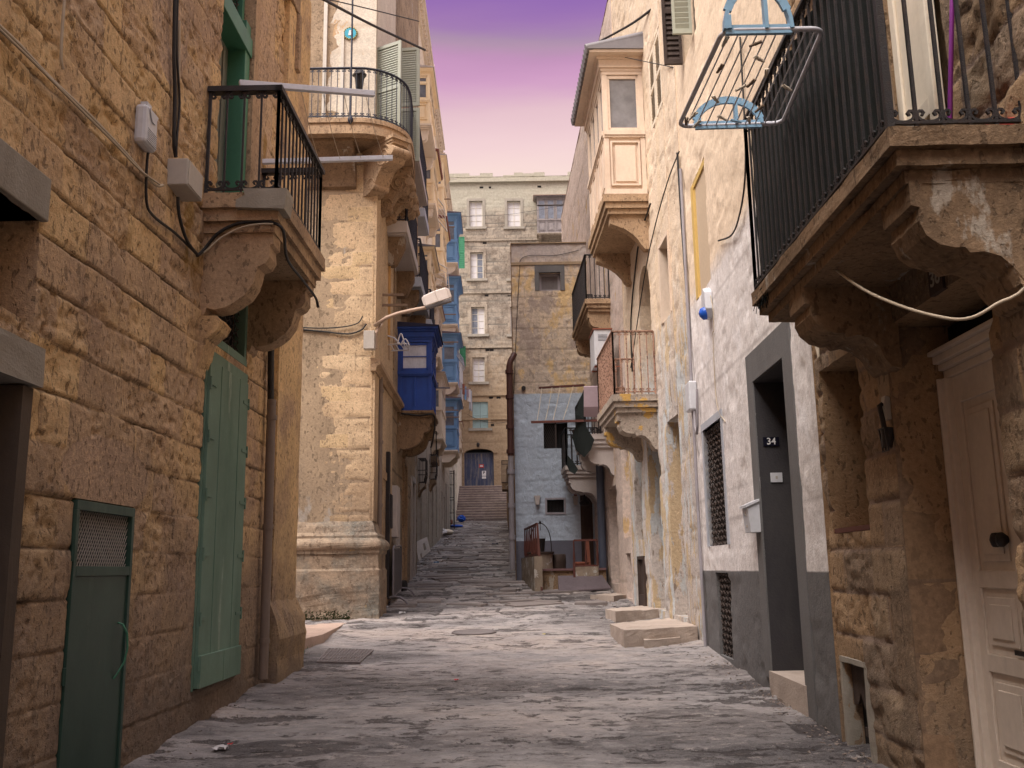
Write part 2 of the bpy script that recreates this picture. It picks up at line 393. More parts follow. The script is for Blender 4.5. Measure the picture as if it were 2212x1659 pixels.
def stone(name, cols, joint=(.10, .075, .05), stain=(.09, .065, .045), stain_amt=.5, dress=None, tint2=None, bump=.5, fine=34, low=None, off=0.0, pitc=.55, layers=(), high=None, streak=.3):
    """limestone blocks: a colour for each block (attribute blk), mortar (jnt), dressed or rendered patches (drs), stains, pores"""
    b = NB(name)
    blk = b.attr('blk'); blb = b.attr('blb'); j = b.attr('jnt'); n = len(cols)
    c = b.ramp(blk, [(i / n, k) for i, k in enumerate(cols)], 'CONSTANT')
    med = b.noise(3.1, 6, .62, off=off); fin = b.noise(fine, 5, .65, off=off); big = b.noise(.55, 4, .6, off=off + 5)
    avg = tuple(sum(k[i] for k in cols) / n for i in range(3))
    c = b.mix(.36, c, b.mix(b.rng(med, .3, .7), mul(avg, .72), mul(avg, 1.3)))
    if tint2: c = b.mix(b.rng(b.noise(1.3, 5, .6, off=off + 9), .50, .68), c, tint2)
    if dress:
        dn = b.mix(b.rng(fin, .3, .7), mul(dress, .86), mul(dress, 1.1)); c = b.mix(b.attr('drs'), c, dn)
    st = b.noise(2.0, 7, .7, (1, 1, .28), off + 2); c = b.mix(b.math('MULTIPLY', b.rng(st, .50, .74), streak), c, stain)
    c = b.mix(b.math('MULTIPLY', b.rng(big, .50, .68), stain_amt), c, stain)
    pit = b.math('MAXIMUM', b.rng(b.noise(fine * .7, 3, .5, (1, 1, .6), off + 4), .595, .635), b.math('MULTIPLY', b.rng(b.noise(fine * .22, 5, .62, (1, 1, .7), off + 14), .62, .66), .8)); c = b.mix(b.math('MULTIPLY', pit, pitc), c, mul(stain, .8))
    c = b.mix(b.math('MULTIPLY', b.rng(fin, .5, .66), .35), c, mul(avg, 1.5)); c = b.mix(b.math('MULTIPLY', b.rng(fin, .5, .34), .35), c, mul(avg, .55))
    c = b.mix(b.rng(j, .15, .75, 0, .85), c, joint)
    nrm = None
    for (lc, sc, thr, soft, stc, dep) in layers:
        mk_ = b.rng(b.noise(sc, 7, .64, stc, off + sc), thr, thr + soft); c = b.mix(mk_, c, b.mix(b.rng(fin, .3, .7), mul(lc, .82), mul(lc, 1.12)))
        nrm = b.bump(mk_, .6 if dep > 0 else -.6, abs(dep), nrm)
    g = None
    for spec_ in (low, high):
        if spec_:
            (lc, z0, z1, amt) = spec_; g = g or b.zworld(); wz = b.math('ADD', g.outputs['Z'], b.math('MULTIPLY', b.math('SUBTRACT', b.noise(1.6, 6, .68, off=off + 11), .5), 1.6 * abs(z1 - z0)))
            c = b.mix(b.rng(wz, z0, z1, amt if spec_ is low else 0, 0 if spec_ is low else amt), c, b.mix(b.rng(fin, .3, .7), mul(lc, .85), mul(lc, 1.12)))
    b.l(c, b.b.inputs['Base Color']); b.b.inputs['Roughness'].default_value = .93; b.b.inputs['Specular IOR Level'].default_value = .15
    h = b.math('SUBTRACT', b.math('ADD', fin, b.math('MULTIPLY', b.noise(fine * 3.2, 2, .6), .5)), b.math('MULTIPLY', pit, pitc * 1.2))
    b.l(b.bump(h, min(1, bump * 1.15), .014, nrm), b.b.inputs['Normal']); MATS[name] = b.m; return b.m

def glassy(name, col, rough=.08, metal=0.0):
    b = NB(name); n = b.noise(4, 4, .6); b.l(b.mix(b.rng(n, .35, .65), mul(col, .75), mul(col, 1.15)), b.b.inputs['Base Color'])
    b.b.inputs['Roughness'].default_value = rough; b.b.inputs['Specular IOR Level'].default_value = .6; MATS[name] = b.m; return b.m

# limestone of the near walls
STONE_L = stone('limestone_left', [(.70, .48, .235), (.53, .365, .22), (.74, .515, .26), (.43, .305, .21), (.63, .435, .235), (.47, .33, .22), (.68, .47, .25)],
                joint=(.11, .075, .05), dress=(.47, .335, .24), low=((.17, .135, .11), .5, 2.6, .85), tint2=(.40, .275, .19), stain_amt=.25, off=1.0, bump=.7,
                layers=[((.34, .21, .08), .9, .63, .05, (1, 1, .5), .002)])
STONE_R = stone('limestone_right', [(.37, .245, .14), (.26, .19, .135), (.43, .28, .155), (.20, .155, .12), (.34, .255, .17)], joint=(.23, .165, .13), dress=(.17, .125, .09),
                low=((.16, .13, .105), .2, 1.1, .7), stain_amt=.35, off=5.0, bump=.6)
STONE_P = stone('pier_stone', [(.57, .41, .255), (.62, .455, .285), (.52, .385, .25), (.63, .475, .31), (.59, .43, .24)], joint=(.16, .105, .065),
                low=((.23, .165, .115), 2.2, 3.9, .8), stain_amt=.2, off=2.0, bump=.5, pitc=.5, dress=(.50, .37, .24))
STONE_S = stone('side_stone', [(.36, .27, .175), (.40, .30, .20), (.33, .25, .17), (.42, .32, .21)], joint=(.16, .12, .085), low=((.22, .175, .135), 1.2, 4.0, .7), stain_amt=.4, off=3.0, bump=.3, fine=26,
                layers=[((.42, .38, .33), .8, .60, .03, (1, 1, .4), .003)], streak=.5)
STONE_T = stone('trim_stone', [(.42, .29, .18), (.40, .28, .175)], joint=(.2, .14, .09), stain=(.10, .07, .05), stain_amt=.55, off=4.0, bump=.4, streak=.5)
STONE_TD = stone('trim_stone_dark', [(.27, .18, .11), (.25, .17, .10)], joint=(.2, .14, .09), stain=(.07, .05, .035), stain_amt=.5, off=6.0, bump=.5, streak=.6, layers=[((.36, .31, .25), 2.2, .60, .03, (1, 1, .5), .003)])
STONE_F = stone('far_stone', [(.36, .305, .24), (.25, .22, .18), (.40, .34, .265), (.20, .18, .15), (.32, .275, .22)], joint=(.14, .13, .11), stain=(.14, .11, .085), stain_amt=.85, off=7.0, bump=.2, fine=8,
                streak=.6, low=((.34, .24, .14), 14, 19, .7), high=((.42, .40, .32), 28.4, 29.4, .8))
BLUEH = stone('blue_house_wall', [(.30, .225, .15), (.25, .19, .13), (.34, .24, .14), (.27, .22, .17)], joint=(.17, .13, .1), stain=(.15, .13, .12), stain_amt=.3, off=8.0, bump=.4, fine=16,
              layers=[((.38, .25, .10), 1.3, .53, .03, (1, 1, 1), .003), ((.30, .24, .19), 1.1, .58, .03, (1, 1, .8), .002)])
PLAST_W = stone('white_render', [(.60, .55, .53), (.60, .56, .54)], joint=(.5, .46, .44), stain=(.33, .29, .27), stain_amt=.25, off=9.0, bump=.35, fine=18, pitc=.15, streak=.35)
PLAST_G = paint('grey_render', (.155, .15, .148), .15, (.09, .085, .08), .5, 2.5, layers=[((.50, .47, .46), 1.7, .71, .02, (1, 1, .5), -.002)], bump=.3, bscale=50, rough=.9)
PLAST_GD = paint('dark_grey_render', (.040, .037, .040), .2, (.075, .068, .065), .6, 2.0, (1, 1, .4), bump=.3, bscale=50, rough=.85, layers=[((.11, .10, .095), 3.0, .68, .04, (1, 1, .4), .0005)])
PLAST_C = stone('cream_render', [(.66, .53, .41), (.70, .57, .44), (.62, .50, .39)], joint=(.45, .33, .22), stain=(.36, .25, .17), stain_amt=.35, off=10.0, bump=.4, fine=14, pitc=.2, streak=.55,
                layers=[((.56, .40, .22), 1.4, .60, .03, (1, 1, .6), -.004)])
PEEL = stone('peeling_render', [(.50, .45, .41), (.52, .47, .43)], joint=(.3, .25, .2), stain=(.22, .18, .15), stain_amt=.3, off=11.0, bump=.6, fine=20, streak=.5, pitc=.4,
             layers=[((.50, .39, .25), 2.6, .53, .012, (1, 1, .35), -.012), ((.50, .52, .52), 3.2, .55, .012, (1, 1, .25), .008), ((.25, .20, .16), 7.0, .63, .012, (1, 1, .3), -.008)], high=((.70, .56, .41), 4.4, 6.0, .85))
PINKR = stone('pinkish_render', [(.58, .48, .42), (.60, .50, .44)], joint=(.4, .33, .28), stain=(.40, .30, .24), stain_amt=.3, off=12.0, bump=.4, fine=16, streak=.5, pitc=.2,
              layers=[((.56, .40, .22), 1.8, .62, .02, (1, 1, .4), -.005)])
PLAST_B = paint('blue_white_render', (.38, .40, .46), .12, (.24, .24, .27), .5, 1.6, stretch=(1, 1, 1), bump=.3, bscale=30, rough=.9, layers=[((.30, .22, .12), 1.3, .74, .02, (1, 1, 1), -.004)])
PLAST_BD = paint('blue_grey_dado', (.155, .155, .19), .2, (.10, .10, .12), .5, 2, bump=.3, bscale=30, rough=.9)
OCHRE = paint('ochre_render', (.62, .43, .20), .12, (.42, .28, .14), .4, 1.5, bump=.2, rough=.9)
TRIML = paint('pale_stone_trim', (.80, .70, .56), .10, (.5, .42, .33), .3, 3, bump=.15, rough=.85)
ORANGE = paint('pale_yellow_timber', (.94, .78, .52), .06, (.66, .48, .28), .25, 2.5, bump=.06, rough=.55)
CREAM = paint('cream_timber', (.74, .60, .47), .10, (.38, .24, .15), .4, 3.0, chips=(.36, .21, .12), chip_thr=.70, chip_scale=7, chip_stretch=(1, 1, .5), bump=.12, rough=.6)
CREAM2 = paint('pale_cream_timber', (.78, .68, .54), .10, (.40, .30, .2), .3, 3.0, bump=.08, rough=.6)
LBLUE = paint('light_blue_timber', (.17, .34, .58), .10, (.10, .2, .34), .3, 3.0, bump=.06, rough=.5)
DBLUE = paint('royal_blue_timber', (.020, .075, .36), .15, (.015, .02, .10), .5, 3.0, chips=(.10, .09, .16), chip_thr=.72, chip_scale=8, chip_stretch=(1, 1, 1.6), bump=.10, rough=.45)
GREEN = paint('worn_green_paint', (.145, .24, .18), .2, (.06, .13, .09), .75, 2.6, (1, 1, .22), chips=(.36, .36, .26), chip_thr=.70, chip_scale=6, chip_stretch=(1, 1, .6), bump=.2, rough=.6, off=2, layers=[((.05, .115, .08), 2.4, .60, .10, (1, 1, .2), -.0005), ((.24, .32, .25), 5.0, .62, .05, (1, 1, .15), .0005)])
GREEND = paint('dark_green_paint', (.028, .068, .05), .2, (.055, .10, .08), .55, 1.8, (1, 1, .5), bump=.06, rough=.42, off=3, layers=[((.075, .12, .095), 1.7, .55, .10, (1, 1, .3), .0003), ((.12, .065, .04), 4.0, .67, .02, (1, 1, .6), -.001)])
GREENF = paint('green_frame_paint', (.06, .20, .12), .15, (.04, .10, .07), .4, 2, bump=.06, rough=.45)
GREENS = paint('bright_green_shutter', (.02, .17, .08), .15, bump=.05, rough=.5)
LGREEN = paint('grey_green_shutter', (.36, .38, .31), .12, (.25, .26, .2), .3, 3, bump=.06, rough=.55)
TEAL = paint('pale_teal_shutter', (.30, .43, .43), .12, (.2, .27, .27), .3, 3, bump=.06, rough=.55)
IRON = paint('black_iron', (.018, .015, .016), .3, (.06, .032, .022), .5, 14, (1, 1, 1), bump=.4, bscale=140, rough=.55, spec=.4)
IRONB = paint('blue_black_iron', (.022, .026, .045), .3, (.04, .04, .06), .5, 14, (1, 1, 1), bump=.3, bscale=140, rough=.5)
RUST = paint('peeling_rusty_iron', (.40, .24, .17), .2, (.13, .055, .035), .8, 12, (1, 1, .5), chips=(.10, .05, .035), chip_thr=.53, chip_scale=26, bump=.6, bscale=90, rough=.8)
REDW = paint('red_brown_timber', (.12, .04, .03), .2, (.06, .03, .025), .4, 6, bump=.1, rough=.6)
DWOOD = paint('dark_weathered_wood', (.050, .032, .025), .25, (.10, .07, .055), .5, 9, (1, 1, .2), bump=.3, bscale=60, rough=.8)
WOOD = paint('grey_brown_timber', (.27, .19, .13), .2, (.14, .1, .07), .5, 9, bump=.2, rough=.75)
WHITE = paint('white_painted_timber', (.62, .58, .50), .08, (.36, .31, .25), .35, 3, bump=.06, rough=.5)
WHITEM = paint('white_metal', (.72, .74, .80), .06, (.4, .38, .36), .3, 5, bump=.04, rough=.4)
PLASW = paint('white_plastic', (.62, .63, .66), .05, (.4, .38, .35), .25, 4, bump=.03, rough=.35)
PLASG = paint('beige_metal_box', (.46, .42, .37), .06, (.3, .26, .2), .35, 4, bump=.04, rough=.45)
PLASB = paint('light_blue_plastic', (.27, .46, .62), .06, bump=.02, rough=.35)
BLUEP = paint('blue_plastic', (.02, .10, .50), .06, bump=.02, rough=.25)
ALU = paint('grey_metal_tube', (.62, .62, .66), .08, bump=.03, rough=.4)
RUBBER = paint('black_cable', (.02, .018, .018), .2, (.06, .05, .04), .4, 8, bump=.1, rough=.55)
CREAMC = paint('cream_cable', (.50, .42, .31), .1, (.3, .24, .17), .3, 8, bump=.05, rough=.6)
PIPEG = paint('grey_pipe', (.20, .155, .125), .12, (.28, .2, .14), .4, 6, bump=.15, rough=.6)
PIPEB = paint('slate_blue_pipe', (.085, .10, .14), .1, (.05, .05, .06), .3, 5, bump=.1, rough=.45)
PIPER = paint('red_brown_pipe', (.085, .035, .028), .15, (.05, .03, .03), .3, 5, bump=.1, rough=.5)
PIPEL = paint('pale_grey_pipe', (.33, .31, .33), .1, (.14, .10, .09), .4, 7, bump=.1, rough=.6)
DARK = paint('dark_interior', (.010, .008, .008), .2, bump=.05, rough=.9)
DARKW = paint('dim_interior_plaster', (.10, .075, .055), .2, (.05, .04, .03), .5, 2, bump=.2, rough=.9)
GLASS = glassy('window_glass', (.17, .19, .23), .12)
GLASSD = glassy('dark_window_glass', (.03, .035, .045), .08)
CURT = paint('lace_curtain', (.66, .68, .76), .2, (.35, .36, .42), .5, 30, (1, 1, .3), bump=.2, rough=.8)
MESH = paint('rusty_mesh', (.055, .040, .034), .3, (.10, .06, .04), .5, 30, (1, 1, 1), bump=.3, rough=.7)
NETM = paint('black_green_netting', (.010, .014, .013), .3, (.02, .03, .026), .6, 60, (1, 1, 1), bump=.5, bscale=300, rough=.9)
CEMENT = paint('cement', (.33, .30, .25), .15, (.2, .17, .13), .5, 3, bump=.3, bscale=60, rough=.9)
CONCP = paint('painted_concrete', (.50, .45, .42), .1, (.3, .26, .23), .4, 2.2, bump=.2, bscale=50, rough=.85)
CONCB = paint('bluish_concrete', (.42, .44, .48), .1, (.25, .26, .28), .4, 2.2, bump=.2, bscale=50, rough=.85)
STEPS = paint('step_limestone', (.46, .38, .32), .15, (.27, .22, .18), .5, 3, (1, 1, 1), bump=.5, bscale=45, rough=.9)
TILE = paint('roof_tile', (.20, .075, .05), .2, (.10, .05, .04), .4, 4, bump=.2, rough=.8)
SLATE = paint('weathered_roof_sheet', (.20, .19, .20), .2, (.12, .1, .1), .4, 4, bump=.2, rough=.7)
CLOTH = paint('pink_grey_cloth', (.38, .29, .32), .1, bump=.3, bscale=200, rough=.9)
YELC = paint('yellow_cloth', (.75, .62, .05), .1, bump=.2, rough=.9)
WCLOTH = paint('white_cloth', (.70, .68, .68), .1, bump=.3, rough=.9)
REDC = paint('red_plastic', (.55, .03, .03), .1, bump=.05, rough=.4)
LEAF = paint('leaf_green', (.05, .16, .04), .3, bump=.1, rough=.6)
PURP = paint('purple_stick_paint', (.28, .04, .30), .1, bump=.05, rough=.4)
GATEM = paint('gate_blue_grey', (.06, .08, .15), .2, (.22, .21, .22), .9, 5, (1, 1, .12), bump=.1, rough=.6, layers=[((.24, .22, .21), 4.0, .56, .08, (1, 1, .1), .001)])
TERRA = paint('terracotta', (.26, .09, .055), .15, bump=.1, rough=.8)
PAPER = paint('paper_litter', (.62, .60, .60), .1, bump=.1, rough=.8)
YELLOWF = paint('yellow_painted_frame', (.62, .43, .14), .1, (.4, .26, .1), .3, 3, bump=.05, rough=.6)
BLINDC = paint('cream_blind', (.56, .44, .31), .06, bump=.03, rough=.7)
TANPIPE = paint('ochre_pipe', (.50, .28, .09), .1, (.3, .17, .06), .3, 5, bump=.05, rough=.5)
MOSS = paint('moss', (.05, .065, .02), .4, (.09, .07, .04), .5, 12, bump=.5, rough=.95)
NUMW = paint('enamel_white', (.78, .78, .78), .03, bump=.02, rough=.3)
NUMB = paint('enamel_black', (.012, .012, .022), .05, bump=.02, rough=.25)

def ground_mat():
    b = NB('worn_street')
    pc = b.attr('patch'); cr = b.attr('crack'); ag = b.attr('aggr')
    f = b.noise(48, 5, .7); m_ = b.noise(4.5, 6, .66, (1, 1.6, 1)); g_ = b.noise(.7, 5, .6, off=4); sp = b.noise(150, 2, .6)
    pc = b.math('ADD', pc, b.math('MULTIPLY', b.math('SUBTRACT', b.noise(2.6, 8, .7, (1, 2.0, 1), 6), .5), .9))
    c = b.ramp(pc, [(0, (.085, .078, .080)), (.28, (.14, .130, .131)), (.45, (.235, .218, .214)), (.62, (.32, .297, .29)), (.8, (.40, .36, .34)), (1, (.47, .405, .365))])
    c = b.mix(b.math('MULTIPLY', b.rng(m_, .45, .66), .4), c, (.11, .097, .095)); c = b.mix(b.math('MULTIPLY', b.rng(b.noise(5.5, 9, .75, (1, 1.8, 1), 21), .57, .60), .55), c, (.44, .39, .36))
    c = b.mix(b.math('MULTIPLY', b.rng(g_, .45, .65), .16), c, (.32, .25, .21))
    c = b.mix(b.math('MULTIPLY', b.rng(f, .5, .7), .3), c, (.36, .32, .30))
    c = b.mix(b.math('MULTIPLY', b.math('MULTIPLY', b.rng(sp, .50, .58), ag), .6), c, (.055, .046, .042))
    pit = b.noise(26, 4, .6, (1, 1.7, 1), 12); pz = b.math('MULTIPLY', b.rng(pit, .60, .64), b.math('ADD', .25, ag))
    c = b.mix(b.math('MULTIPLY', pz, .7), c, (.05, .04, .037))
    edge = b.noise(9, 6, .75, (1, 2.4, 1), 9); hz = b.rng(b.math('ADD', cr, b.math('MULTIPLY', b.math('SUBTRACT', edge, .5), 1.5)), .42, .50)
    hz2 = b.math('MULTIPLY', b.rng(b.noise(3.0, 10, .78, (1, 2.2, 1), 3), .555, .575), b.rng(b.noise(.6, 4, .6, off=8), .40, .50, .12, 1))
    hz = b.math('MAXIMUM', hz, hz2)
    hz = b.math('MULTIPLY', hz, b.rng(b.noise(60, 3, .6), .2, .6, .6, 1.0))
    c = b.mix(b.math('MULTIPLY', hz, .78), c, (.045, .036, .035))
    b.l(c, b.b.inputs['Base Color']); b.b.inputs['Roughness'].default_value = .85; b.b.inputs['Specular IOR Level'].default_value = .3
    h = b.math('SUBTRACT', b.math('ADD', b.math('MULTIPLY', f, .7), b.math('MULTIPLY', sp, .5)), b.math('ADD', b.math('MULTIPLY', hz, 2.2), b.math('MULTIPLY', pz, .9))); b.l(b.bump(h, .7, .016), b.b.inputs['Normal']); return b.m
GROUND = ground_mat()
# ---------------------------------------------------------------- street
def interpz(y): return np.interp(y, GY, GZ)
def ground_sheet(name, xs, ys, mat, fine=True):
    X, Y = np.meshgrid(xs, ys, indexing='ij')
    wx = X + .25 * (fbm(X * 1.1, Y * 1.1, 3, 5) - .5); wy = Y + .22 * (fbm(X * 1.3, Y * 1.3, 3, 6) - .5) + 1.3 * (fbm(X * .35, Y * .22, 3, 8) - .5)
    # patches of old paving and cement: irregular plates running across the street
    far = np.clip((Y - 14) / 6, 0, 1)
    # slabs beyond the crossing, rows across the street
    row = np.floor(wy / (.42 + .0 * Y)); fr = wy / .42 - row
    cw = .75 + .5 * _h(row, row * 0, 77); cu = wx / cw + _h(row, row * 0 + 3, 78) * 3; cell = np.floor(cu); fc = cu - cell
    tone = _h(row, cell, 80); hgt = _h(row, cell, 81)
    dj = np.minimum(np.minimum(fr, 1 - fr) * .42, np.minimum(fc, 1 - fc) * cw)
    jn = np.clip(1 - dj / (.02 + .09 * fbm(X * 2, Y * 4, 3, 9)), 0, 1) * (fbm(X * .9, Y * .9, 3, 31) > .36)
    big = fbm(X * .45, Y * .8, 4, 11); cr1 = fbm(X * 1.2, Y * 3.4, 5, 13, .6); cr2 = fbm(X * 2.6, Y * 7, 4, 17, .6)
    hole = np.clip((cr1 - .565) * 16, 0, 1) * np.clip((fbm(X * .4, Y * .5, 3, 23) - .40) * 8, 0, 1)
    line = np.clip(1 - np.abs(fbm(X * .7, Y * 1.9, 4, 29) - .5) / .010, 0, 1) * np.clip((fbm(X * .8, Y * .8, 2, 33) - .42) * 8, 0, 1)
    hole2 = np.clip((cr2 - .60) * 14, 0, 1)
    plate = np.floor(fbm(wx * .55, wy * .8, 3, 41) * 9) / 9
    near = np.clip((8.6 - Y) / 2.2, 0, 1)  # near left ground toned darker: foreground shade painted into the colour
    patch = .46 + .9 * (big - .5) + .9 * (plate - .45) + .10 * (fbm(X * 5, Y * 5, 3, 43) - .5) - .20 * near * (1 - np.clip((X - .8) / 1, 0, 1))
    light_pool = np.exp(-((Y - 12.6) / 2.6) ** 2); patch += .24 * light_pool  # brighter band at the crossing: pool of daylight painted into the ground tone
    # purple-grey tar patches and a bluish cement patch
    def blob(cx, cy, rx, ry, s):
        d = ((X - cx) / rx) ** 2 + ((Y - cy) / ry) ** 2 + 1.3 * (fbm(X * 1.4, Y * 2.0, 4, s) - .5); return np.clip((1 - d) * 7, 0, 1)
    tar = np.maximum.reduce([blob(-1.7, 7.35, .55, .32, 51), blob(-1.25, 6.6, .7, .12, 53), blob(-1.9, 20, .5, .9, 57)])
    patch = patch * (1 - tar) + .08 * tar
    cem = blob(1.55, 7.9, .75, .75, 55); patch = patch * (1 - cem) + .36 * cem
    crack = np.clip(np.maximum(hole * .95, np.maximum(line * .8, hole2 * .55)) * (1 - .9 * cem) * (1 - .55 * light_pool), 0, 1)
    crack = crack * (1 - far * .35); crack = np.clip(crack + far * jn * .85, 0, 1)
    patch = patch * (1 - .65 * far) + far * .65 * (.10 + 1.0 * tone)
    aggr = np.clip((.62 - patch) * 2.2, .15, 1)
    Zb = interpz(Y)
    Z = Zb + .022 * (fbm(X * .8, Y * .8, 3, 61) - .5) + .010 * (fbm(X * 4, Y * 4, 3, 63) - .5) - .035 * crack * (1 - cem) + .004 * (fbm(X * 20, Y * 20, 2, 65) - .5)
    Z += far * .05 * (hgt - .5)
    edge = np.minimum(np.abs(X + 2.66), np.abs(X - 2.6)); Z += .05 * np.clip(1 - edge / .35, 0, 1) * fbm(X * 3, Y * 3, 2, 71)
    patch = patch + .25 * np.clip(1 - edge / .5, 0, 1) * (fbm(X * 2, Y * 2, 3, 73) - .2)
    v = np.stack([X, Y, Z], -1).reshape(-1, 3); nx, ny = X.shape; idx = np.arange(nx * ny).reshape(nx, ny)
    q = np.stack([idx[:-1, :-1], idx[1:, :-1], idx[1:, 1:], idx[:-1, 1:]], -1).reshape(-1, 4)
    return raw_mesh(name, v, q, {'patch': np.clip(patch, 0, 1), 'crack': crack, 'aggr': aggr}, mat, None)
ys = [3.0]
while ys[-1] < 61: ys.append(ys[-1] + max(.02, .0028 * ys[-1]))
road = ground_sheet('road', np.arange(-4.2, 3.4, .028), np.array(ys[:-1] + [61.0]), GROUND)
tag(road, kind='structure')
g = MB()
Z_END = gz(61)
g.quad((-400, -400, -.75), (400, -400, -.75), (400, 3.01, -.8), (-400, 3.01, -.8)).quad((-400, 3.0, -.8), (-4.19, 3.0, -.8), (-4.19, 61, 3.2), (-400, 61, 3.2)).quad((3.38, 3, -.8), (400, 3, -.8), (400, 61, 3.2), (3.38, 61, 3.2))
g.quad((-400, 61, 3.2), (400, 61, 3.2), (400, 600, 9.5), (-400, 600, 9.5))
gg = g.build('ground', GROUND); tag(gg, kind='structure')
# cross street on the left: a strip of ground at street height between the two corner houses
g = MB(); g.quad((-40, 11.5, gz(11.5) - .05), (-4.1, 11.5, gz(11.5) - .02), (-4.1, 17.9, gz(17.9) - .02), (-40, 17.9, gz(17.9) - .05))
tag(g.build('side_street_path', GROUND), kind='structure')

# broad steps climbing to the gate
YS0, YS1 = 60.6, 66.6; NST = 14
ztop = at(1035, 1051, YS1 + .2).z; zbot = gz(60.6)
st = MB()
nosing_highlight = paint('stair_nosing_highlight', (.46, .39, .34), .3, (.16, .12, .11), .8, 4, (1, 1, 3), bump=.4, bscale=20, rough=.9)  # paler than the step stone: highlight along each nosing put into the colour
for i in range(NST):
    y0 = YS0 + (YS1 - YS0) * i / NST; y1 = YS0 + (YS1 - YS0) * (i + 1) / NST; z = zbot + (ztop - zbot) * (i + 1) / NST
    jj = random.uniform(-.03, .03)
    st.cur = 0; st.wbox(-4.2, -.3, y0 + jj, 71 - i * .01, z - .35, z - .05)
    st.cur = 1; st.wbox(-4.2, -.3, y0 - .03 + jj, y1 + .02, z - .05, z + random.uniform(-.008, .008))
stm = paint('stair_stone', (.27, .22, .205), .3, (.10, .075, .08), .7, 3, (1, 1, 3), bump=.5, bscale=20, rough=.9, layers=[((.34, .28, .24), 5, .60, .05, (1, 1, 1), .002)])
tag(st.build('stairs', [stm, nosing_highlight], bevel=.01), kind='structure')
g = MB(); g.wbox(-4.5, 4, 66.5, 71, ztop - .5, ztop - .02); tag(g.build('upper_landing_path', stm), kind='structure')
# ---------------------------------------------------------------- generic builders
def scroll_pts(c, ex, ez, w, flip=1):
    base = [(0, 0), (.18, .02), (.34, .09), (.45, .22), (.46, .37), (.38, .47), (.27, .47), (.20, .38), (.25, .30), (.31, .33)]
    right = [c + ex * (x * w) + ez * (y * w * flip) for x, y in base]; left = [c - ex * (x * w) + ez * (y * w * flip) for x, y in base[1:]]
    return left[::-1] + right
def rail_run(mb, a, b, h, gap, r, top=True, bot=True, sr=None, zlift=.035, bowed=0.0, ends=True, mid=None, seg=4):
    """one straight run of ironwork from a to b (floor points): rails, uprights and C-scrolls"""
    a = Vector(a); b = Vector(b); d = b - a; L = d.length; ex = d.normalized(); ez = Vector((0, 0, 1)); n = max(1, round(L / gap)); g = L / n
    mb.bar(a + ez * zlift, b + ez * zlift, .022, .014); mb.bar(a + ez * h, b + ez * h, .045, .022)
    sr = sr or r * .75
    for i in range(n + 1):
        p = a + ex * (g * i); big = i in (0, n) and ends
        mb.tube([p + ez * 0, p + ez * h], (r * 1.6 if big else r), seg)
        if i < n:
            c = p + ex * (g / 2)
            if bot: mb.tube(scroll_pts(c + ez * (zlift + .006), ex, ez, g * .95), sr, 4, False)
            if top: mb.tube(scroll_pts(c + ez * (h - .012), ex, ez, g * .95, -1), sr, 4, False)
    if mid: mb.bar(a + ez * mid, b + ez * mid, .02, .012)
    return mb
def balcony_rail(W, u0, u1, n, z, h, gap, r, mb=None, near=True, far=True, **k):
    mb = mb or MB()
    if near: rail_run(mb, W.P(u0, z, 0.02), W.P(u0, z, n), h, gap, r, **k)
    rail_run(mb, W.P(u0, z, n), W.P(u1, z, n), h, gap, r, **k)
    if far: rail_run(mb, W.P(u1, z, n), W.P(u1, z, 0.02), h, gap, r, **k)
    return mb
def rough_up(o, levels, amp, scale=8, seed=3):
    """worn stone: subdivide and displace along normals with noise"""
    import bmesh
    bm = bmesh.new(); bm.from_mesh(o.data); bmesh.ops.remove_doubles(bm, verts=bm.verts, dist=1e-4)
    for _ in range(levels):
        le = [e for e in bm.edges if e.calc_length() > .045 * (1 + _ * 0)]
        if len(le) > 60000: break
        bmesh.ops.subdivide_edges(bm, edges=le, cuts=1, use_grid_fill=True)
    bm.normal_update()
    co = np.array([v.co[:] for v in bm.verts]); off = np.array(world_loc(o)); p = co + off
    d = (fbm(p[:, 0] * scale + p[:, 2] * scale * .7, p[:, 1] * scale + p[:, 2] * scale * .9, 4, seed) - .5) * 2 * amp
    d -= np.clip((fbm(p[:, 0] * scale * .35 + p[:, 2] * 2 + 9, p[:, 1] * scale * .35 - p[:, 2] * 2, 3, seed + 5) - .6) * 6, 0, 1) * amp * 1.6
    for v, k in zip(bm.verts, d): v.co += v.normal * float(k)
    bm.to_mesh(o.data); bm.free(); o.data.update(); return o
def slab(W, u0, u1, n, z, parent, mat, th=.22, name='slab', steps=((0, 1.0), (.035, .36), (.075, .30)), rough=0.006):
    """projecting stone floor with a moulded edge on three sides; z is its top"""
    mb = MB(); zz = z; fr = [.40, .32, .28]
    for (ins, _), f in zip(steps, fr):
        hh = th * f; mb.box(W, u0 + ins, u1 - ins, zz - hh, zz - .001, -.05, n - ins); zz -= hh
    o = mb.build(name, mat, parent)
    if rough: rough_up(o, 4, rough)
    return o
BR_S = [(0, 0), (1, 0), (1, -.16), (.95, -.18), (.96, -.30), (.90, -.37), (.80, -.40), (.78, -.47), (.74, -.58), (.64, -.69), (.50, -.77), (.36, -.82), (.22, -.84), (.12, -.82), (.10, -.88), (0, -.93)]
BR_W = [(0, 0), (1, 0), (1, -.20), (.93, -.22), (.95, -.34), (.90, -.46), (.80, -.54), (.68, -.57), (.60, -.57), (.56, -.62), (.45, -.60), (.32, -.64), (.22, -.74), (.17, -.88), (.10, -.98), (0, -1)]
BR_Q = [(0, 0), (1, 0), (1, -.25), (.94, -.28), (.82, -.33), (.62, -.42), (.45, -.56), (.30, -.74), (.22, -.90), (.14, -1), (0, -1)]
BR_D = [(0, 0), (1, 0), (1, -.30), (.62, -.78), (.5, -.84), (0, -.84)]
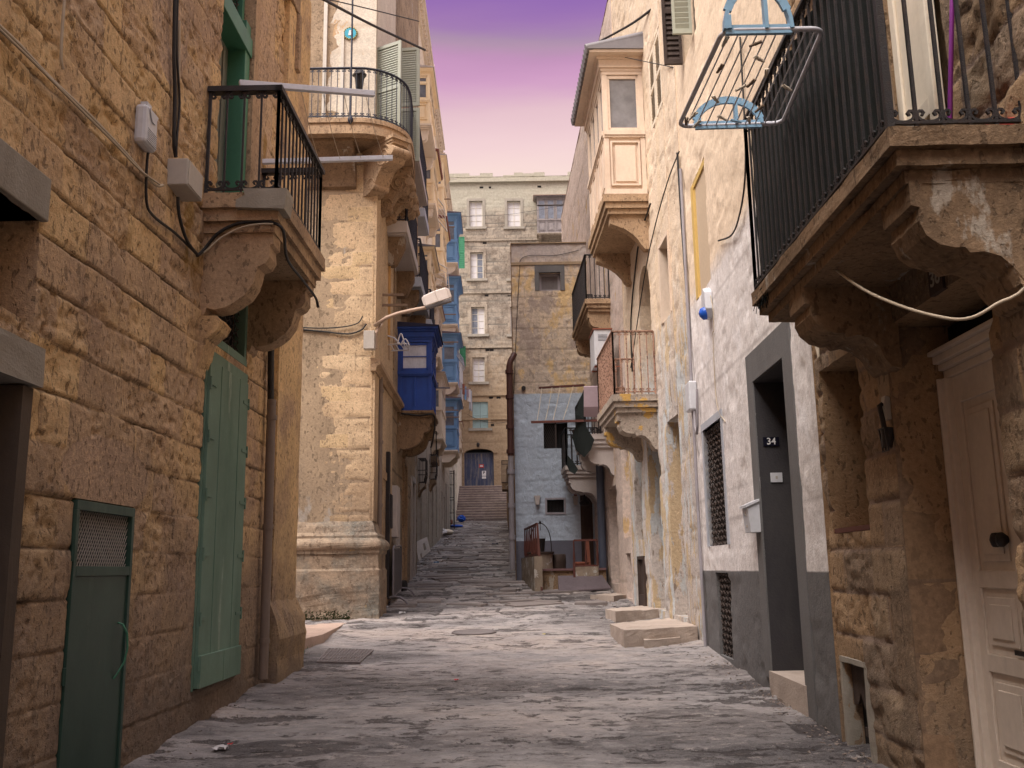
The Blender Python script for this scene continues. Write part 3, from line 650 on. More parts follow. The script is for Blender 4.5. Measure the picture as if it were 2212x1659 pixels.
BR_C = [(0, 0), (1, 0), (1, -.14), (.92, -.17), (.97, -.26), (.97, -.40), (.88, -.50), (.72, -.52), (.60, -.56), (.50, -.66), (.42, -.78), (.36, -.90), (.22, -.97), (.10, -1), (0, -1)]
def bracket(W, u, wd, n, z, h, parent, mat, prof=BR_S, name='bracket', rough=.006, n0=-.03):
    mb = MB(); mb.prism(prof, lambda p: W.P(u - wd / 2, z + p[1] * h, n0 + p[0] * (n - n0)), lambda p: W.P(u + wd / 2, z + p[1] * h, n0 + p[0] * (n - n0)))
    o = mb.build(name, mat, parent)
    if rough: rough_up(o, 3, rough)
    return o
def volute(mb, W, u, n, z, r, th=.02, turns=2.2, side=-1):
    """carved spiral on the cheek of a console"""
    pts = []
    for i in range(26):
        t = i / 25; a = turns * 2 * math.pi * t; rr = r * (1 - .86 * t); pts.append(W.P(u, z + rr * math.sin(a), n + rr * math.cos(a)))
    mb.tube(pts, [th * (1 - .5 * i / 25) for i in range(26)], 5)
def console(W, u, wd, n, z, h, parent, mat, carved=True):
    """big carved scroll bracket with volutes"""
    mb = MB(); mb.prism(BR_C, lambda p: W.P(u - wd / 2, z + p[1] * h, -.03 + p[0] * (n + .03)), lambda p: W.P(u + wd / 2, z + p[1] * h, -.03 + p[0] * (n + .03)))
    for s in (-1, 1):
        uu = u + s * (wd / 2)
        volute(mb, W, uu, n * .66, z - h * .33, h * .25, .030); volute(mb, W, uu, n * .22, z - h * .80, h * .13, .02)
    mb.tube([W.P(u - wd * .62, z - h * .30, n * .97), W.P(u + wd * .62, z - h * .30, n * .97)], h * .10, 10)
    mb.tube([W.P(u - wd * .55, z - h * .86, n * .30), W.P(u + wd * .55, z - h * .86, n * .30)], h * .075, 10)
    mb.box(W, u - wd * .62, u + wd * .62, z - .05, z + .02, -.03, n * 1.05); mb.box(W, u - wd * .56, u + wd * .56, z - .10, z - .05, -.03, n * 1.0)
    rnd = random.Random(int(u * 100))
    if carved:
        for k in range(0):
            t = k / 8; c = W.P(u + rnd.uniform(-.3, .3) * wd, z - h * (.36 + .40 * t), n * (1.0 - .55 * t)); mb.lathe([(.01, -.05), (.05, -.03), (.055, .01), (.03, .05), (.005, .06)], c, 7)
    o = mb.build('console', mat, parent); rough_up(o, 2, .004, 14); return o

def frame_boards(mb, W, u0, u1, z0, z1, n, t=.05, pr=.015, side=None, nn0=None, nn1=None): pass
class Face:
    """a local 2D face: p(a,z,o): a along the face, z up, o outward"""
    def __init__(s, f, L): s.f = f; s.L = L
def face_box(mb, F, a0, a1, z0, z1, o0, o1):
    f = F.f; mb.hexa([f(a0, z0, o0), f(a1, z0, o0), f(a1, z0, o1), f(a0, z0, o1), f(a0, z1, o0), f(a1, z1, o0), f(a1, z1, o1), f(a0, z1, o1)])
def gallery(W, u0, u1, n, z0, z1, parent, mat, glass, roof, brk=None, brk_h=.55, bays=None, split=.44, top=.20, over=.13, roof_tile=False, two_pane=False, transom=False, panel2=False, brk_prof=BR_W, plinth=None, curtain=None, near_open=False, roofslope=.12):
    """closed timber balcony: panelled apron, glazed upper part, cornice, sheet or tile roof, stone brackets"""
    e = empty_part('enclosed_balcony', parent); H = z1 - z0; zm = z0 + H * split; zt = z1 - H * top * .55
    fr = MB(); gl = MB(); cu = MB()
    L = u1 - u0; bays = bays or max(1, round(L / .75))
    faces = [(Face(lambda a, z, o: W.P(u0 - o, z, a), n), 1), (Face(lambda a, z, o: W.P(u0 + a, z, n + o), L), bays), (Face(lambda a, z, o: W.P(u1 + o, z, n - a), n), 1)]
    fr.box(W, u0 + .02, u1 - .02, z0, zm, .0, n - .02)                       # apron core
    fr.box(W, u0 + .02, u1 - .02, zt, z1 - .02, .0, n - .02)                 # head
    for F, nb in faces:
        Lf = F.L; bw = Lf / nb
        for lo, hi, pr in ((z0, z0 + .10, .02), (zm - .05, zm + .03, .045), (zm - .09, zm - .05, .025), (zt - .02, zt + .05, .015)): face_box(fr, F, 0, Lf, lo, hi, -.03, pr)
        for k in range(nb + 1):
            a = min(max(bw * k - .04, 0), Lf - .08); face_box(fr, F, a, a + .08, z0, zt + .02, -.03, .008)
        for k in range(nb):
            a0 = bw * k + .10; a1 = bw * (k + 1) - .10
            if a1 - a0 < .1: a0, a1 = bw * k + .06, bw * (k + 1) - .06
            if panel2:
                face_box(fr, F, (a0 + a1) / 2 - .02, (a0 + a1) / 2 + .02, z0 + .1, zm - .1, -.03, .012)
            else:
                pz0, pz1 = z0 + .17, zm - .16
                for (x0, x1, y0, y1) in ((a0, a1, pz0, pz0 + .03), (a0, a1, pz1 - .03, pz1), (a0, a0 + .03, pz0 + .03, pz1 - .03), (a1 - .03, a1, pz0 + .03, pz1 - .03)): face_box(fr, F, x0, x1, y0, y1, -.03, .02)
                face_box(fr, F, a0 + .08, a1 - .08, pz0 + .08, pz1 - .08, -.03, .008)
            # sash
            w0, w1, y0, y1 = a0 - .015, a1 + .015, zm + .07, zt - .06
            zs = y1 - (y1 - y0) * .28 if transom else y1
            cells = [(y0, zs - (.03 if transom else 0))] + ([(zs + .03, y1)] if transom else [])
            if transom: face_box(fr, F, 0, Lf, zs - .03, zs + .03, -.03, .012)
            for c0, c1 in cells:
                for (x0, x1, q0, q1) in ((w0, w1, c0 - .03, c0 + .03), (w0, w1, c1 - .03, c1 + .03), (w0 - .02, w0 + .04, c0 - .03, c1 + .03), (w1 - .04, w1 + .02, c0 - .03, c1 + .03)): face_box(fr, F, x0, x1, q0, q1, -.035, -.005)
                if two_pane: face_box(fr, F, w0, w1, (c0 + c1) / 2 - .012, (c0 + c1) / 2 + .012, -.035, -.008)
                (cu if curtain else gl).hexa([F.f(a, z, o) for z in (c0, c1) for a, o in ((w0, -.05), (w1, -.05), (w1, -.03), (w0, -.03))])
    e_fr = fr.build('frame', mat, e)
    if gl.v: gl.build('window_pane', glass, e)
    if cu.v: cu.build('window_pane', curtain, e)
    ib = MB(); ib.box(W, u0 + .07, u1 - .07, zm - .01, zt + .01, .0, n - .07); ib.build('inner_lining', DARKW if glass is not CURT else CURT, e)
    rf = MB(); ck = MB()
    for i, (o_, h0, h1) in enumerate(((.03, zt + .05, zt + .10), (.06, zt + .10, z1 - .10), (.10, z1 - .10, z1 - .05), (over, z1 - .05, z1))): ck.box(W, u0 - o_, u1 + o_, h0, h1 - .001, -.02, n + o_)
    ck.build('cornice', mat, e)
    ov = over + .03
    if roof_tile:
        m_ = max(4, int((L + 2 * ov) / .16))
        for k in range(m_):
            a = u0 - ov + (L + 2 * ov) * (k + .5) / m_; rf.tube([W.P(a, z1 + roofslope + .03, -.02), W.P(a, z1 + .03, n + ov + .03)], (L + 2 * ov) / m_ * .52, 7)
    rf.hexa([W.P(u0 - ov, z1, -.02), W.P(u1 + ov, z1, -.02), W.P(u1 + ov, z1, n + ov), W.P(u0 - ov, z1, n + ov), W.P(u0 - ov, z1 + roofslope, -.02), W.P(u1 + ov, z1 + roofslope, -.02), W.P(u1 + ov, z1 + .03, n + ov), W.P(u0 - ov, z1 + .03, n + ov)])
    rf.build('roof', roof, e)
    if brk is not None:
        pl = plinth or .16
        slab(W, u0 - .06, u1 + .06, n + .06, z0 - .002, e, brk, pl, 'base_moulding', rough=.003)
        if brk_h > 0:
            for uu in (u0 + .18, u1 - .18): bracket(W, uu, .20, n * .92, z0 - pl, brk_h, e, brk, brk_prof, rough=.004)
    return e

def door_panel(W, u0, u1, z0, z1, n, parent, mat, planks=4, name='door', th=.05, battens=(), mid=None):
    mb = MB(); w = (u1 - u0) / planks
    for i in range(planks): mb.box(W, u0 + w * i + .003, u0 + w * (i + 1) - .003, z0, z1, n - th, n + random.uniform(-.003, .003))
    for b in battens: mb.box(W, u0, u1, b[0], b[1], n - th, n + .02)
    return mb.build(name, mat, parent, bevel=.004)
def sash_window(W, u0, u1, z0, z1, n, parent, fmat, gmat, rows=4, cols=2, name='window', fw=.06, sill=None, surround=None, blind=None, pmat=None, shut=None):
    """casement in an opening whose reveal ends at n; sub-parts pane, sill"""
    mb = MB()
    for (a, b, c, d) in ((u0, u1, z0, z0 + fw), (u0, u1, z1 - fw, z1), (u0, u0 + fw, z0 + fw, z1 - fw), (u1 - fw, u1, z0 + fw, z1 - fw)): mb.box(W, a, b, c, d, n - .04, n + .03)
    for i in range(1, cols):
        x = u0 + (u1 - u0) * i / cols; mb.box(W, x - fw * .5, x + fw * .5, z0 + fw, z1 - fw, n - .04, n + .025)
    for j in range(1, rows):
        y = z0 + (z1 - z0) * j / rows; mb.box(W, u0 + fw, u1 - fw, y - .015, y + .015, n - .04, n + .012)
    o = mb.build(name, fmat, parent)
    g = MB(); h = MB(); cw = (u1 - u0) / cols
    for i in range(cols):
        (h if (blind and i in blind) else g).box(W, u0 + cw * i + fw * .4, u0 + cw * (i + 1) - fw * .4, z0 + fw * .5, z1 - fw * .5, n - .035, n - .01)
    if g.v: g.build('pane', gmat, o)
    if h.v: h.build('pane', pmat or CURT, o)
    if sill: m2 = MB(); m2.box(W, u0 - .12, u1 + .12, z0 - .12, z0 - .005, n, .09); m2.build('sill', sill, o)
    return o
def surround(W, u0, u1, z0, z1, parent, mat, w=.16, pr=.05, name='surround', head=None):
    mb = MB(); h = head or w
    mb.box(W, u0 - w, u0, z0 - .0, z1, -.05, pr); mb.box(W, u1, u1 + w, z0, z1, -.05, pr); mb.box(W, u0 - w, u1 + w, z1, z1 + h, -.05, pr + .003)
    return mb.build(name, mat, parent)
def louvre(W, u0, u1, z0, z1, n, parent, mat, name='shutter', slats=14, f=None, mid=True):
    """louvred leaf on face f (default wall plane)"""
    F = f or (lambda a, z, o: W.P(u0 + a, z, n + o)); L = u1 - u0; mb = MB()
    def b(a0, a1, c0, c1, o0, o1): mb.hexa([F(a0, c0, o0), F(a1, c0, o0), F(a1, c0, o1), F(a0, c0, o1), F(a0, c1, o0), F(a1, c1, o0), F(a1, c1, o1), F(a0, c1, o1)])
    t = min(.07, L * .16); rows = [(z0 + t, (z0 + z1) / 2 - t / 2), ((z0 + z1) / 2 + t / 2, z1 - t)] if mid else [(z0 + t, z1 - t)]
    b(0, t, z0, z1, 0, .04); b(L - t, L, z0, z1, 0, .04); b(t, L - t, z0, z0 + t, 0, .039); b(t, L - t, z1 - t, z1, 0, .039)
    if mid: b(t, L - t, rows[0][1], rows[1][0], 0, .039)
    for r0, r1 in rows:
        k = max(3, int(slats * (r1 - r0) / (z1 - z0)))
        for i in range(k):
            z = r0 + (r1 - r0) * (i + .5) / k; hh = (r1 - r0) / k * .55
            mb.add([F(t, z - hh, .034), F(L - t, z - hh, .034), F(L - t, z + hh, .006), F(t, z + hh, .006), F(t, z - hh - .008, .030), F(L - t, z - hh - .008, .030), F(L - t, z + hh - .008, .002), F(t, z + hh - .008, .002)],
                   [(0, 1, 2, 3), (4, 7, 6, 5), (0, 4, 5, 1), (2, 6, 7, 3)])
    mb2 = mb.build(name, mat, parent); return mb2
def grille(W, u0, u1, z0, z1, n, parent, mat, pitch=.075, r=.006, name='grille', wavy=.018):
    """woven wrought-iron lattice"""
    mb = MB(); k = max(2, int((u1 - u0) / pitch)); m_ = max(2, int((z1 - z0) / (pitch * .8)))
    for i in range(k + 1):
        u = u0 + (u1 - u0) * i / k; mb.tube([W.P(u + (wavy * math.sin(j * math.pi / 2 + i * 1.57)), z0 + (z1 - z0) * j / (m_ * 2), n + .006 * math.cos(j * math.pi)) for j in range(m_ * 2 + 1)], r, 4)
    for j in range(m_ + 1):
        z = z0 + (z1 - z0) * j / m_; mb.tube([W.P(u0 + (u1 - u0) * i / (k * 2), z + (wavy * .8 * math.sin(i * math.pi / 2 + j * 1.57)), n + .012 + .006 * math.sin(i * math.pi)) for i in range(k * 2 + 1)], r, 4)
    return mb.build(name, mat, parent)
def cable(name, pts, r, mat, label, cat='cable', group=None, sag=0, seg=6, smooth=True):
    P = [Vector(p) for p in pts]
    if sag and len(P) == 2:
        a, b = P; P = [a.lerp(b, t / 16) - Vector((0, 0, sag * 4 * (t / 16) * (1 - t / 16))) for t in range(17)]
    elif smooth and len(P) > 2:
        Q = [P[0]] + P + [P[-1]]; o = []
        for i in range(1, len(Q) - 2):
            for k in range(5):
                t = k / 5; p0, p1, p2, p3 = Q[i - 1:i + 3]
                o.append(.5 * ((2 * p1) + (p2 - p0) * t + (2 * p0 - 5 * p1 + 4 * p2 - p3) * t * t + (3 * p1 - p0 - 3 * p2 + p3) * t ** 3))
        P = o + [P[-1]]
    mb = MB(); mb.tube(P, r, seg); return tag(mb.build(name, mat), label, cat, group)
def on(W, pts, n=.02):
    """pixel list -> points on the wall, n in front of it"""
    return [W.P(*W.hit(x, y, n), n) for x, y in pts]
def text_mesh(s, size, f, mat, parent, name='lettering', depth=.003, bold=0.0):
    """flat raised lettering built from a font curve; f maps (x,y,o) to 3d"""
    cu = bpy.data.curves.new(name, 'FONT'); cu.body = s; cu.size = size; cu.extrude = depth / 2; cu.align_x = 'CENTER'; cu.align_y = 'CENTER'; cu.offset = bold; cu.resolution_u = 3
    t = bpy.data.objects.new(name, cu); COL.objects.link(t); dg = bpy.context.evaluated_depsgraph_get(); dg.update()
    me = bpy.data.meshes.new_from_object(t.evaluated_get(dg)); bpy.data.objects.remove(t); off = world_loc(parent)
    for v in me.vertices: v.co = Vector(f(v.co.x, v.co.y, v.co.z + depth / 2)) - off
    me.materials.clear(); me.materials.append(mat); me.update()
    o = bpy.data.objects.new(name, me); COL.objects.link(o); o.parent = parent; return o
# ================================================================ LEFT NEAR HOUSE
WL = Wall((-2.72, 0), (-2.63, 11.4), 1)
L0 = thing('stone_house', WL.P(5, 0, -2), 'golden limestone house with tall green shutters and an iron balcony, nearest on the left', 'house')
holesL = [(3.4, 5.2, -.3, 2.64, .45), (3.7, 5.17, 3.0, 3.60, .5), (5.83, 6.73, .1, 2.07, .06), (8.10, 9.28, .66, 4.30, .16), (8.15, 9.10, 4.86, 8.2, .28)]
def dressL(U, Z):
    e = np.clip((fbm(U * 1.5, Z * .9, 4, 91) - .47) * 9, 0, 1); lo = (Z < 2.2)
    a = np.exp(-((U - 6.9) / .55) ** 2 - ((Z - 6.4) / 1.2) ** 2) > .5
    b = (np.exp(-((U - 6.3) / .75) ** 2 - ((Z - 2.25) / .28) ** 2) > .45)
    c = np.clip((2.0 - Z) * 1.6 + (fbm(U * 1.3, Z * 1.3, 4, 95) - .5) * 3.0, 0, 1)
    d = ((U > 8.95) & (U < 9.95) & (Z > 4.9)) * .7
    return np.clip(np.maximum.reduce([a * (.5 + e), b * .9, c * .6, d]), 0, 1)
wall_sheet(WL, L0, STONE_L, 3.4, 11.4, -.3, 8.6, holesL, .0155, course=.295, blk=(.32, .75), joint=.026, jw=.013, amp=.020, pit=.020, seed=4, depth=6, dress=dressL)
mb = MB(); mb.box(WL, -9, 3.39, -.8, 11.6, -6, 0); mb.box(WL, 3.4, 11.38, 8.61, 11.6, -6, 0.0); mb.build('upper_wall', STONE_L, L0)  # unseen length behind the camera and extra height added to shade the street
# pilaster and bulging plinth at the far corner
pz = MB(); pz.box(WL, 10.35, 11.44, .95, 9.0, -.02, .055); o = rough_up(pz.build('pilaster', STONE_L, L0), 5, .012, 5)
pz = MB(); pz.prism([(0, .1), (.17, .1), (.19, .35), (.17, .7), (.20, .92), (.15, 1.12), (.07, 1.32), (0, 1.4)], lambda p: WL.P(10.25, p[1], p[0] - .02), lambda p: WL.P(11.5, p[1], p[0] - .02)); rough_up(pz.build('pilaster_plinth', STONE_L, L0), 4, .02, 5)
# window head moulding high up
mo = MB(); mo.box(WL, 9.9, 10.72, 8.35, 8.9, -.02, .09); mo.box(WL, 10.5, 10.62, 7.72, 8.35, -.02, .06); mo.box(WL, 10.62, 10.74, 7.60, 8.35, -.02, .11); mo.build('window_moulding', STONE_T, L0, bevel=.01)
tr = MB(); tr.box(WL, 9.10, 9.26, 4.86, 8.2, -.20, .02); rough_up(tr.build('door_jamb', STONE_T, L0), 3, .006)
# doorway at the far left edge
li = MB(); li.box(WL, 3.3, 5.24, 2.64, 2.86, -.3, .05); rough_up(li.build('lintel', CEMENT, L0), 4, .006)
jb = MB(); jb.box(WL, 5.10, 5.21, -.3, 2.63, -.44, .015); jb.box(WL, 4.98, 5.10, -.3, 2.63, -.44, -.12); rough_up(jb.build('door_jamb', DARKW, L0), 3, .006)
d = door_panel(WL, 3.4, 4.98, -.3, 2.4, -.30, L0, paint('deep_blue_door_paint', (.01, .03, .11), .2, bump=.08, rough=.4), 5)
# cement lintel over the blocked window
li = MB(); li.box(WL, 3.6, 5.20, 3.60, 3.86, -.3, .03); li.build('window_lintel', CEMENT, L0, bevel=.008)
pn = MB(); pn.box(WL, 3.71, 5.16, 3.01, 3.59, -.49, -.40); pn.build('window_blocking', DARKW, L0)
# green meter door with mesh
dr = MB(); u0, u1 = 5.84, 6.72
for a, b, c, d_ in ((u0, u1, 2.0, 2.06), (u0, u0 + .04, .15, 2.0), (u1 - .04, u1, .15, 2.0), (u0 + .04, u1 - .04, 1.60, 1.66)): dr.box(WL, a, b, c, d_, -.055, .015)
dr.box(WL, u0 + .04, u1 - .04, .15, 1.60, -.05, .002)
gd = dr.build('green_metal_door', GREEND, L0, bevel=.003)
ms = MB()
for k in range(-14, 32):
    for s in (1, -1):
        a = u0 + .04 + k * .034; h = .34; p0 = [a, 1.66]; p1 = [a + s * h * .72, 2.0]
        lo, hi = u0 + .045, u1 - .045
        def clip(p, q):
            (x0, y0), (x1, y1) = p, q
            if x0 > x1: (x0, y0), (x1, y1) = (x1, y1), (x0, y0)
            if x1 <= lo or x0 >= hi: return None
            if x0 < lo: y0 += (y1 - y0) * (lo - x0) / (x1 - x0); x0 = lo
            if x1 > hi: y1 = y0 + (y1 - y0) * (hi - x0) / (x1 - x0); x1 = hi
            return (x0, y0), (x1, y1)
        c_ = clip(p0, p1)
        if c_: ms.bar(WL.P(c_[0][0], c_[0][1], -.02 + .004 * s), WL.P(c_[1][0], c_[1][1], -.02 + .004 * s), .0045, .003)
ms.build('mesh', PLASG, gd); bk = MB(); bk.box(WL, u0 + .04, u1 - .04, 1.66, 2.0, -.058, -.045); bk.build('mesh_backing', DARK, gd)
hd = MB(); hz = 1.12; hd.tube([WL.P(u1 - .15, hz + .17, .002), WL.P(u1 - .15, hz + .16, .035), WL.P(u1 - .13, hz + .10, .06), WL.P(u1 - .12, hz, .065), WL.P(u1 - .13, hz - .09, .05), WL.P(u1 - .16, hz - .16, .02), WL.P(u1 - .17, hz - .19, .002)], .007, 6); hd.build('handle', GREENF, gd)
for z in (.45, 1.02, 1.74): hg = MB(); hg.tube([WL.P(u0 - .01, z - .05, .01), WL.P(u0 - .01, z + .05, .01)], .014, 7); hg.build('hinge', GREEND, gd)
# tall plank shutters
sh = MB(); u0, u1 = 8.12, 9.27; zb, zt = .70, 3.44
for i, (a, b) in enumerate(((0, .27), (.27, .54), (.54, .76), (.76, 1.0))): sh.box(WL, u0 + (u1 - u0) * a + .003, u0 + (u1 - u0) * b - .003, zb, zt, -.03, .035 + .004 * (i % 2))
for a, b in ((0, .535), (.545, 1.0)): sh.box(WL, u0 + (u1 - u0) * a, u0 + (u1 - u0) * b, zb - .02, zb + .24, .0, .062)
s_ = sh.build('plank_shutter', GREEN, L0, bevel=.004)
fr = MB(); fr.box(WL, u0 - .03, u1 + .03, 3.44, 3.54, -.10, .02); fr.box(WL, u0 - .03, u0, .66, 3.44, -.1, .01); fr.box(WL, u1, u1 + .03, .66, 3.44, -.1, .01)
fr.box(WL, u0 - .01, u1 + .03, 3.62, 3.70, -.12, .005); fr.box(WL, u0 - .01, u0 + .05, 3.70, 4.28, -.12, .0); fr.box(WL, u1 - .05, u1 + .02, 3.70, 4.28, -.12, .0); fr.build('shutter_frame', GREEN, L0, bevel=.004)
for z in (.86, 1.22, 1.75, 2.25, 2.75, 3.22):
    for uu, w_ in ((u0, 1), (u1, -1)):
        hg = MB(); hg.box(WL, min(uu, uu + w_ * .16), max(uu, uu + w_ * .16), z, z + .03, .036, .046); hg.tube([WL.P(uu, z - .04, .045), WL.P(uu, z + .07, .045)], .010, 6); hg.build('strap_hinge', GREEN, s_)
g_ = grille(WL, u0 + .05, u1 - .05, 3.70, 4.28, -.08, L0, MESH, .085, .005, 'transom_grille', .025)
bk = MB(); bk.box(WL, u0, u1, 3.54, 4.3, -.16, -.145); bk.build('transom_backing', DARK, L0)
sl = MB(); sl.box(WL, u0 - .05, u1 + .05, 3.54, 3.62, -.1, -.0); sl.build('transom_sill', STONE_L, L0)
# balcony door: green frame, grey leaf, transom bar
fr = MB(); fr.box(WL, 8.92, 9.08, 4.86, 7.2, -.26, -.02); fr.box(WL, 8.15, 9.09, 6.86, 7.06, -.24, .0); fr.box(WL, 9.02, 9.09, 7.06, 8.2, -.24, -.1); fr.build('door_frame', GREENF, L0, bevel=.006)
lf = MB(); lf.box(WL, 8.38, 8.92, 4.86, 6.86, -.25, -.20); lf.box(WL, 8.48, 8.56, 4.9, 6.8, -.2, -.185); lf.box(WL, 8.74, 8.80, 4.9, 6.8, -.2, -.185); lf.build('balcony_door', paint('grey_green_timber', (.16, .17, .14), .2, (.3, .28, .2), .5, 4, bump=.15), L0)
bk = MB(); bk.box(WL, 8.15, 9.1, 4.86, 8.2, -.29, -.275); bk.build('door_backing', DARK, L0)
grille(WL, 8.2, 9.0, 7.1, 8.15, -.15, L0, MESH, .1, .006, 'transom_grille', .03)
# the balcony
B = empty_part('balcony', L0)
bu0, bu1, bn, bz = 7.80, 9.66, .66, 4.85
slab(WL, bu0, bu1, bn + .03, bz, B, STONE_T, .34)
cp = MB(); cp.prism([(.36, 0), (.74, 0), (.74, -.05), (.72, -.19), (.30, -.17), (.30, -.10), (.38, -.06)], lambda p: WL.P(bu0 - .03, bz + .02 + p[1], p[0]), lambda p: WL.P(bu0 + .22, bz + .02 + p[1], p[0])); rough_up(cp.build('slab_repair', CEMENT, B), 3, .008)
bracket(WL, 8.02, .24, .60, 4.55, .86, B, STONE_T, BR_S); bracket(WL, 9.42, .24, .60, 4.55, .86, B, STONE_T, BR_S)
fo = MB(); fo.prism([(0, 0), (.16, 0), (.20, -.05), (.17, -.12), (.08, -.2), (.05, -.34), (0, -.5)], lambda p: WL.P(7.86, 3.76 + p[1], p[0] - .01), lambda p: WL.P(8.14, 3.76 + p[1], p[0] - .01)); rough_up(fo.build('bracket_foot', STONE_L, B), 3, .012)
mb = MB(); balcony_rail(WL, bu0 + .03, bu1 - .04, bn - .03, bz, .98, .138, .0115, mb, sr=.012)
mb.box(WL, bu0, bu0 + .09, bz + .955, bz + 1.005, .0, bn); mb.box(WL, bu0, bu1, bz + .957, bz + 1.003, bn - .06, bn + .005); mb.box(WL, bu1 - .09, bu1, bz + .955, bz + 1.005, .0, bn)
mb.build('railing', IRON, B)
# drain pipe near the corner
dp = MB(); up = 10.03
dp.tube([WL.P(up, .55, .075), WL.P(up, 2.2, .075), WL.P(up, 3.42, .07)], .048, 12)
for z in (.9, 2.05, 3.2): dp.tube([WL.P(up, z, .075), WL.P(up, z + .05, .075)], .056, 12)
dp.build('drainpipe', PIPEG, L0)
dp = MB(); dp.tube([WL.P(up, 3.40, .06), WL.P(up - .02, 3.9, .05), WL.P(up, 4.6, .05), WL.P(up, 5.0, .05)], .035, 8); dp.build('old_drainpipe', RUBBER, L0)

# ================================================================ things on the left wall
def rot_box(W, u0, u1, z0, z1, n0, n1, name, mat, label, cat, bevel=.01, group=None):
    mb = MB(); mb.box(W, u0, u1, z0, z1, n0, n1); return tag(mb.build(name, mat, bevel=bevel), label, cat, group)
u_, z_ = WL.hit(322, 278, .06)
T = thing('junction_box', WL.P(u_, z_ - .17, 0), 'small rounded white plastic box, upper of the two boxes on the left wall', 'junction box')
c = MB(); c.box(WL, u_ - .11, u_ + .11, z_ - .15, z_ + .15, -.01, .085); c.build('case', PLASW, T, bevel=.03)
c = MB()
for k in range(7): c.box(WL, u_ - .08, u_ + .08, z_ - .13 + k * .016, z_ - .124 + k * .016, .085, .09)
c.prism([(-.08, .12), (.08, .12), (.03, .04), (-.03, .04)], lambda p: WL.P(u_ + p[0], z_ + p[1], .09), lambda p: WL.P(u_ + p[0], z_ + p[1], .094)); c.build('ribs', PLASW, T)
c = MB(); c.box(WL, u_ - .03, u_ + .05, z_ + .17, z_ + .20, 0, .05); c.build('bracket', PLASW, T)
ua, za = WL.hit(370, 390, .0); ub = WL.hit(432, 400, .28)[0]
T = thing('utility_box', WL.P(7.45, 4.78, 0), 'square beige metal box, lower of the two boxes on the left wall', 'utility box')
UB0 = WL.hit(362, 370)[0]; UBZ1 = WL.cut(408, 341, UB0)[1]; UBZ0 = WL.cut(408, 398, UB0)[1]
c = MB(); c.box(WL, UB0, UB0 + .36, UBZ0, UBZ1, -.01, .155); c.build('case', PLASG, T, bevel=.008)
c = MB(); c.box(WL, UB0 + .02, UB0 + .34, UBZ0 + .01, UBZ1 - .01, .155, .163); c.build('cover', PLASG, T, bevel=.004)
cable('wall_cable', on(WL, [(-30, 30), (40, 95), (110, 170), (190, 245), (262, 320), (330, 395), (352, 400)], .03), .011, CREAMC, 'bundle of pale cables slanting down the left wall from the top left corner')
cable('wall_cable', on(WL, [(-30, 36), (60, 122), (160, 222), (250, 312), (300, 365), (345, 398)], .045), .008, CREAMC, 'second thin pale cable running under the slanting bundle on the left wall')
cable('wall_cable', on(WL, [(140, -10), (134, 70), (132, 125), (136, 150)], .02), .010, CREAMC, 'short pale cable hanging straight down the top of the left wall')
cable('wall_cable', on(WL, [(378, -10), (376, 120), (378, 200), (376, 300), (380, 340)], .035), .016, RUBBER, 'thick black cable dropping down the left wall to the beige box')
cable('wall_cable', on(WL, [(384, -10), (382, 110), (388, 220), (382, 300), (381, 338)], .05), .010, RUBBER, 'thinner black cable beside the thick one above the beige box')
cable('wall_conduit', on(WL, [(387, 45), (386, 150), (384, 250), (380, 330)], .02), .012, CREAMC, 'pale conduit behind the black cables above the beige box', 'conduit')
cable('wall_cable', on(WL, [(324, 318), (318, 345), (316, 430), (330, 465), (380, 505), (424, 548)], .03), .011, RUBBER, 'black cable running from the white box down towards the balcony bracket')
cable('wall_cable', on(WL, [(384, 425), (388, 470), (404, 520), (428, 552)], .06), .014, RUBBER, 'black cable leaving the bottom of the beige box')
Wb = Wall((WL.P(7.88, 0).x, WL.P(7.88, 0).y), (WL.P(7.88, 0).x + 1, WL.P(7.88, 0).y), 1)
cable('balcony_cable', [WL.P(*WL.hit(426, 552, .05), .05)] + on(Wb, [(440, 540), (470, 505), (510, 484), (560, 478), (592, 482), (612, 500)], .03) + [WL.P(8.3, 4.40, .63), WL.P(8.9, 4.38, .64), WL.P(9.4, 4.36, .65), WL.P(9.5, 4.28, .66)], .014, RUBBER, 'thick black cable looping over the bracket under the left balcony')
cable('balcony_cable', on(Wb, [(428, 556), (450, 538), (480, 512), (520, 492), (560, 484), (590, 484)], .05), .009, CREAMC, 'thin pale cable beside the black loop under the left balcony')

# clothes line of two white bars on the left balcony
T = thing('clothes_line', WL.P(9.0, 5.85, .4), 'clothes line of two white bars and strings fixed across the left iron balcony', 'clothes line')
def bar_thing(a, b, w, h, nm='bar', mat=WHITEM, par=T):
    m_ = MB(); m_.bar(a, b, w, h); return m_.build(nm, mat, par, bevel=.004)
yA = 8.12; yB = 9.5
A0 = at(517, 180, yA); A1 = at(808, 203, yA + .55); bar_thing(A0, A1, .05, .055)
B0 = at(560, 350, 9.62); B1 = at(848, 341, 9.9); bar_thing(B0, B1, .05, .05)
st = MB()
for t in (.30, .44, .60, .76, .93): st.tube([A0.lerp(A1, t), A0.lerp(A1, t).lerp(B0.lerp(B1, t), .5) - Vector((0, 0, .05)), B0.lerp(B1, t)], .0035, 4)
st.build('string', CREAMC, T)

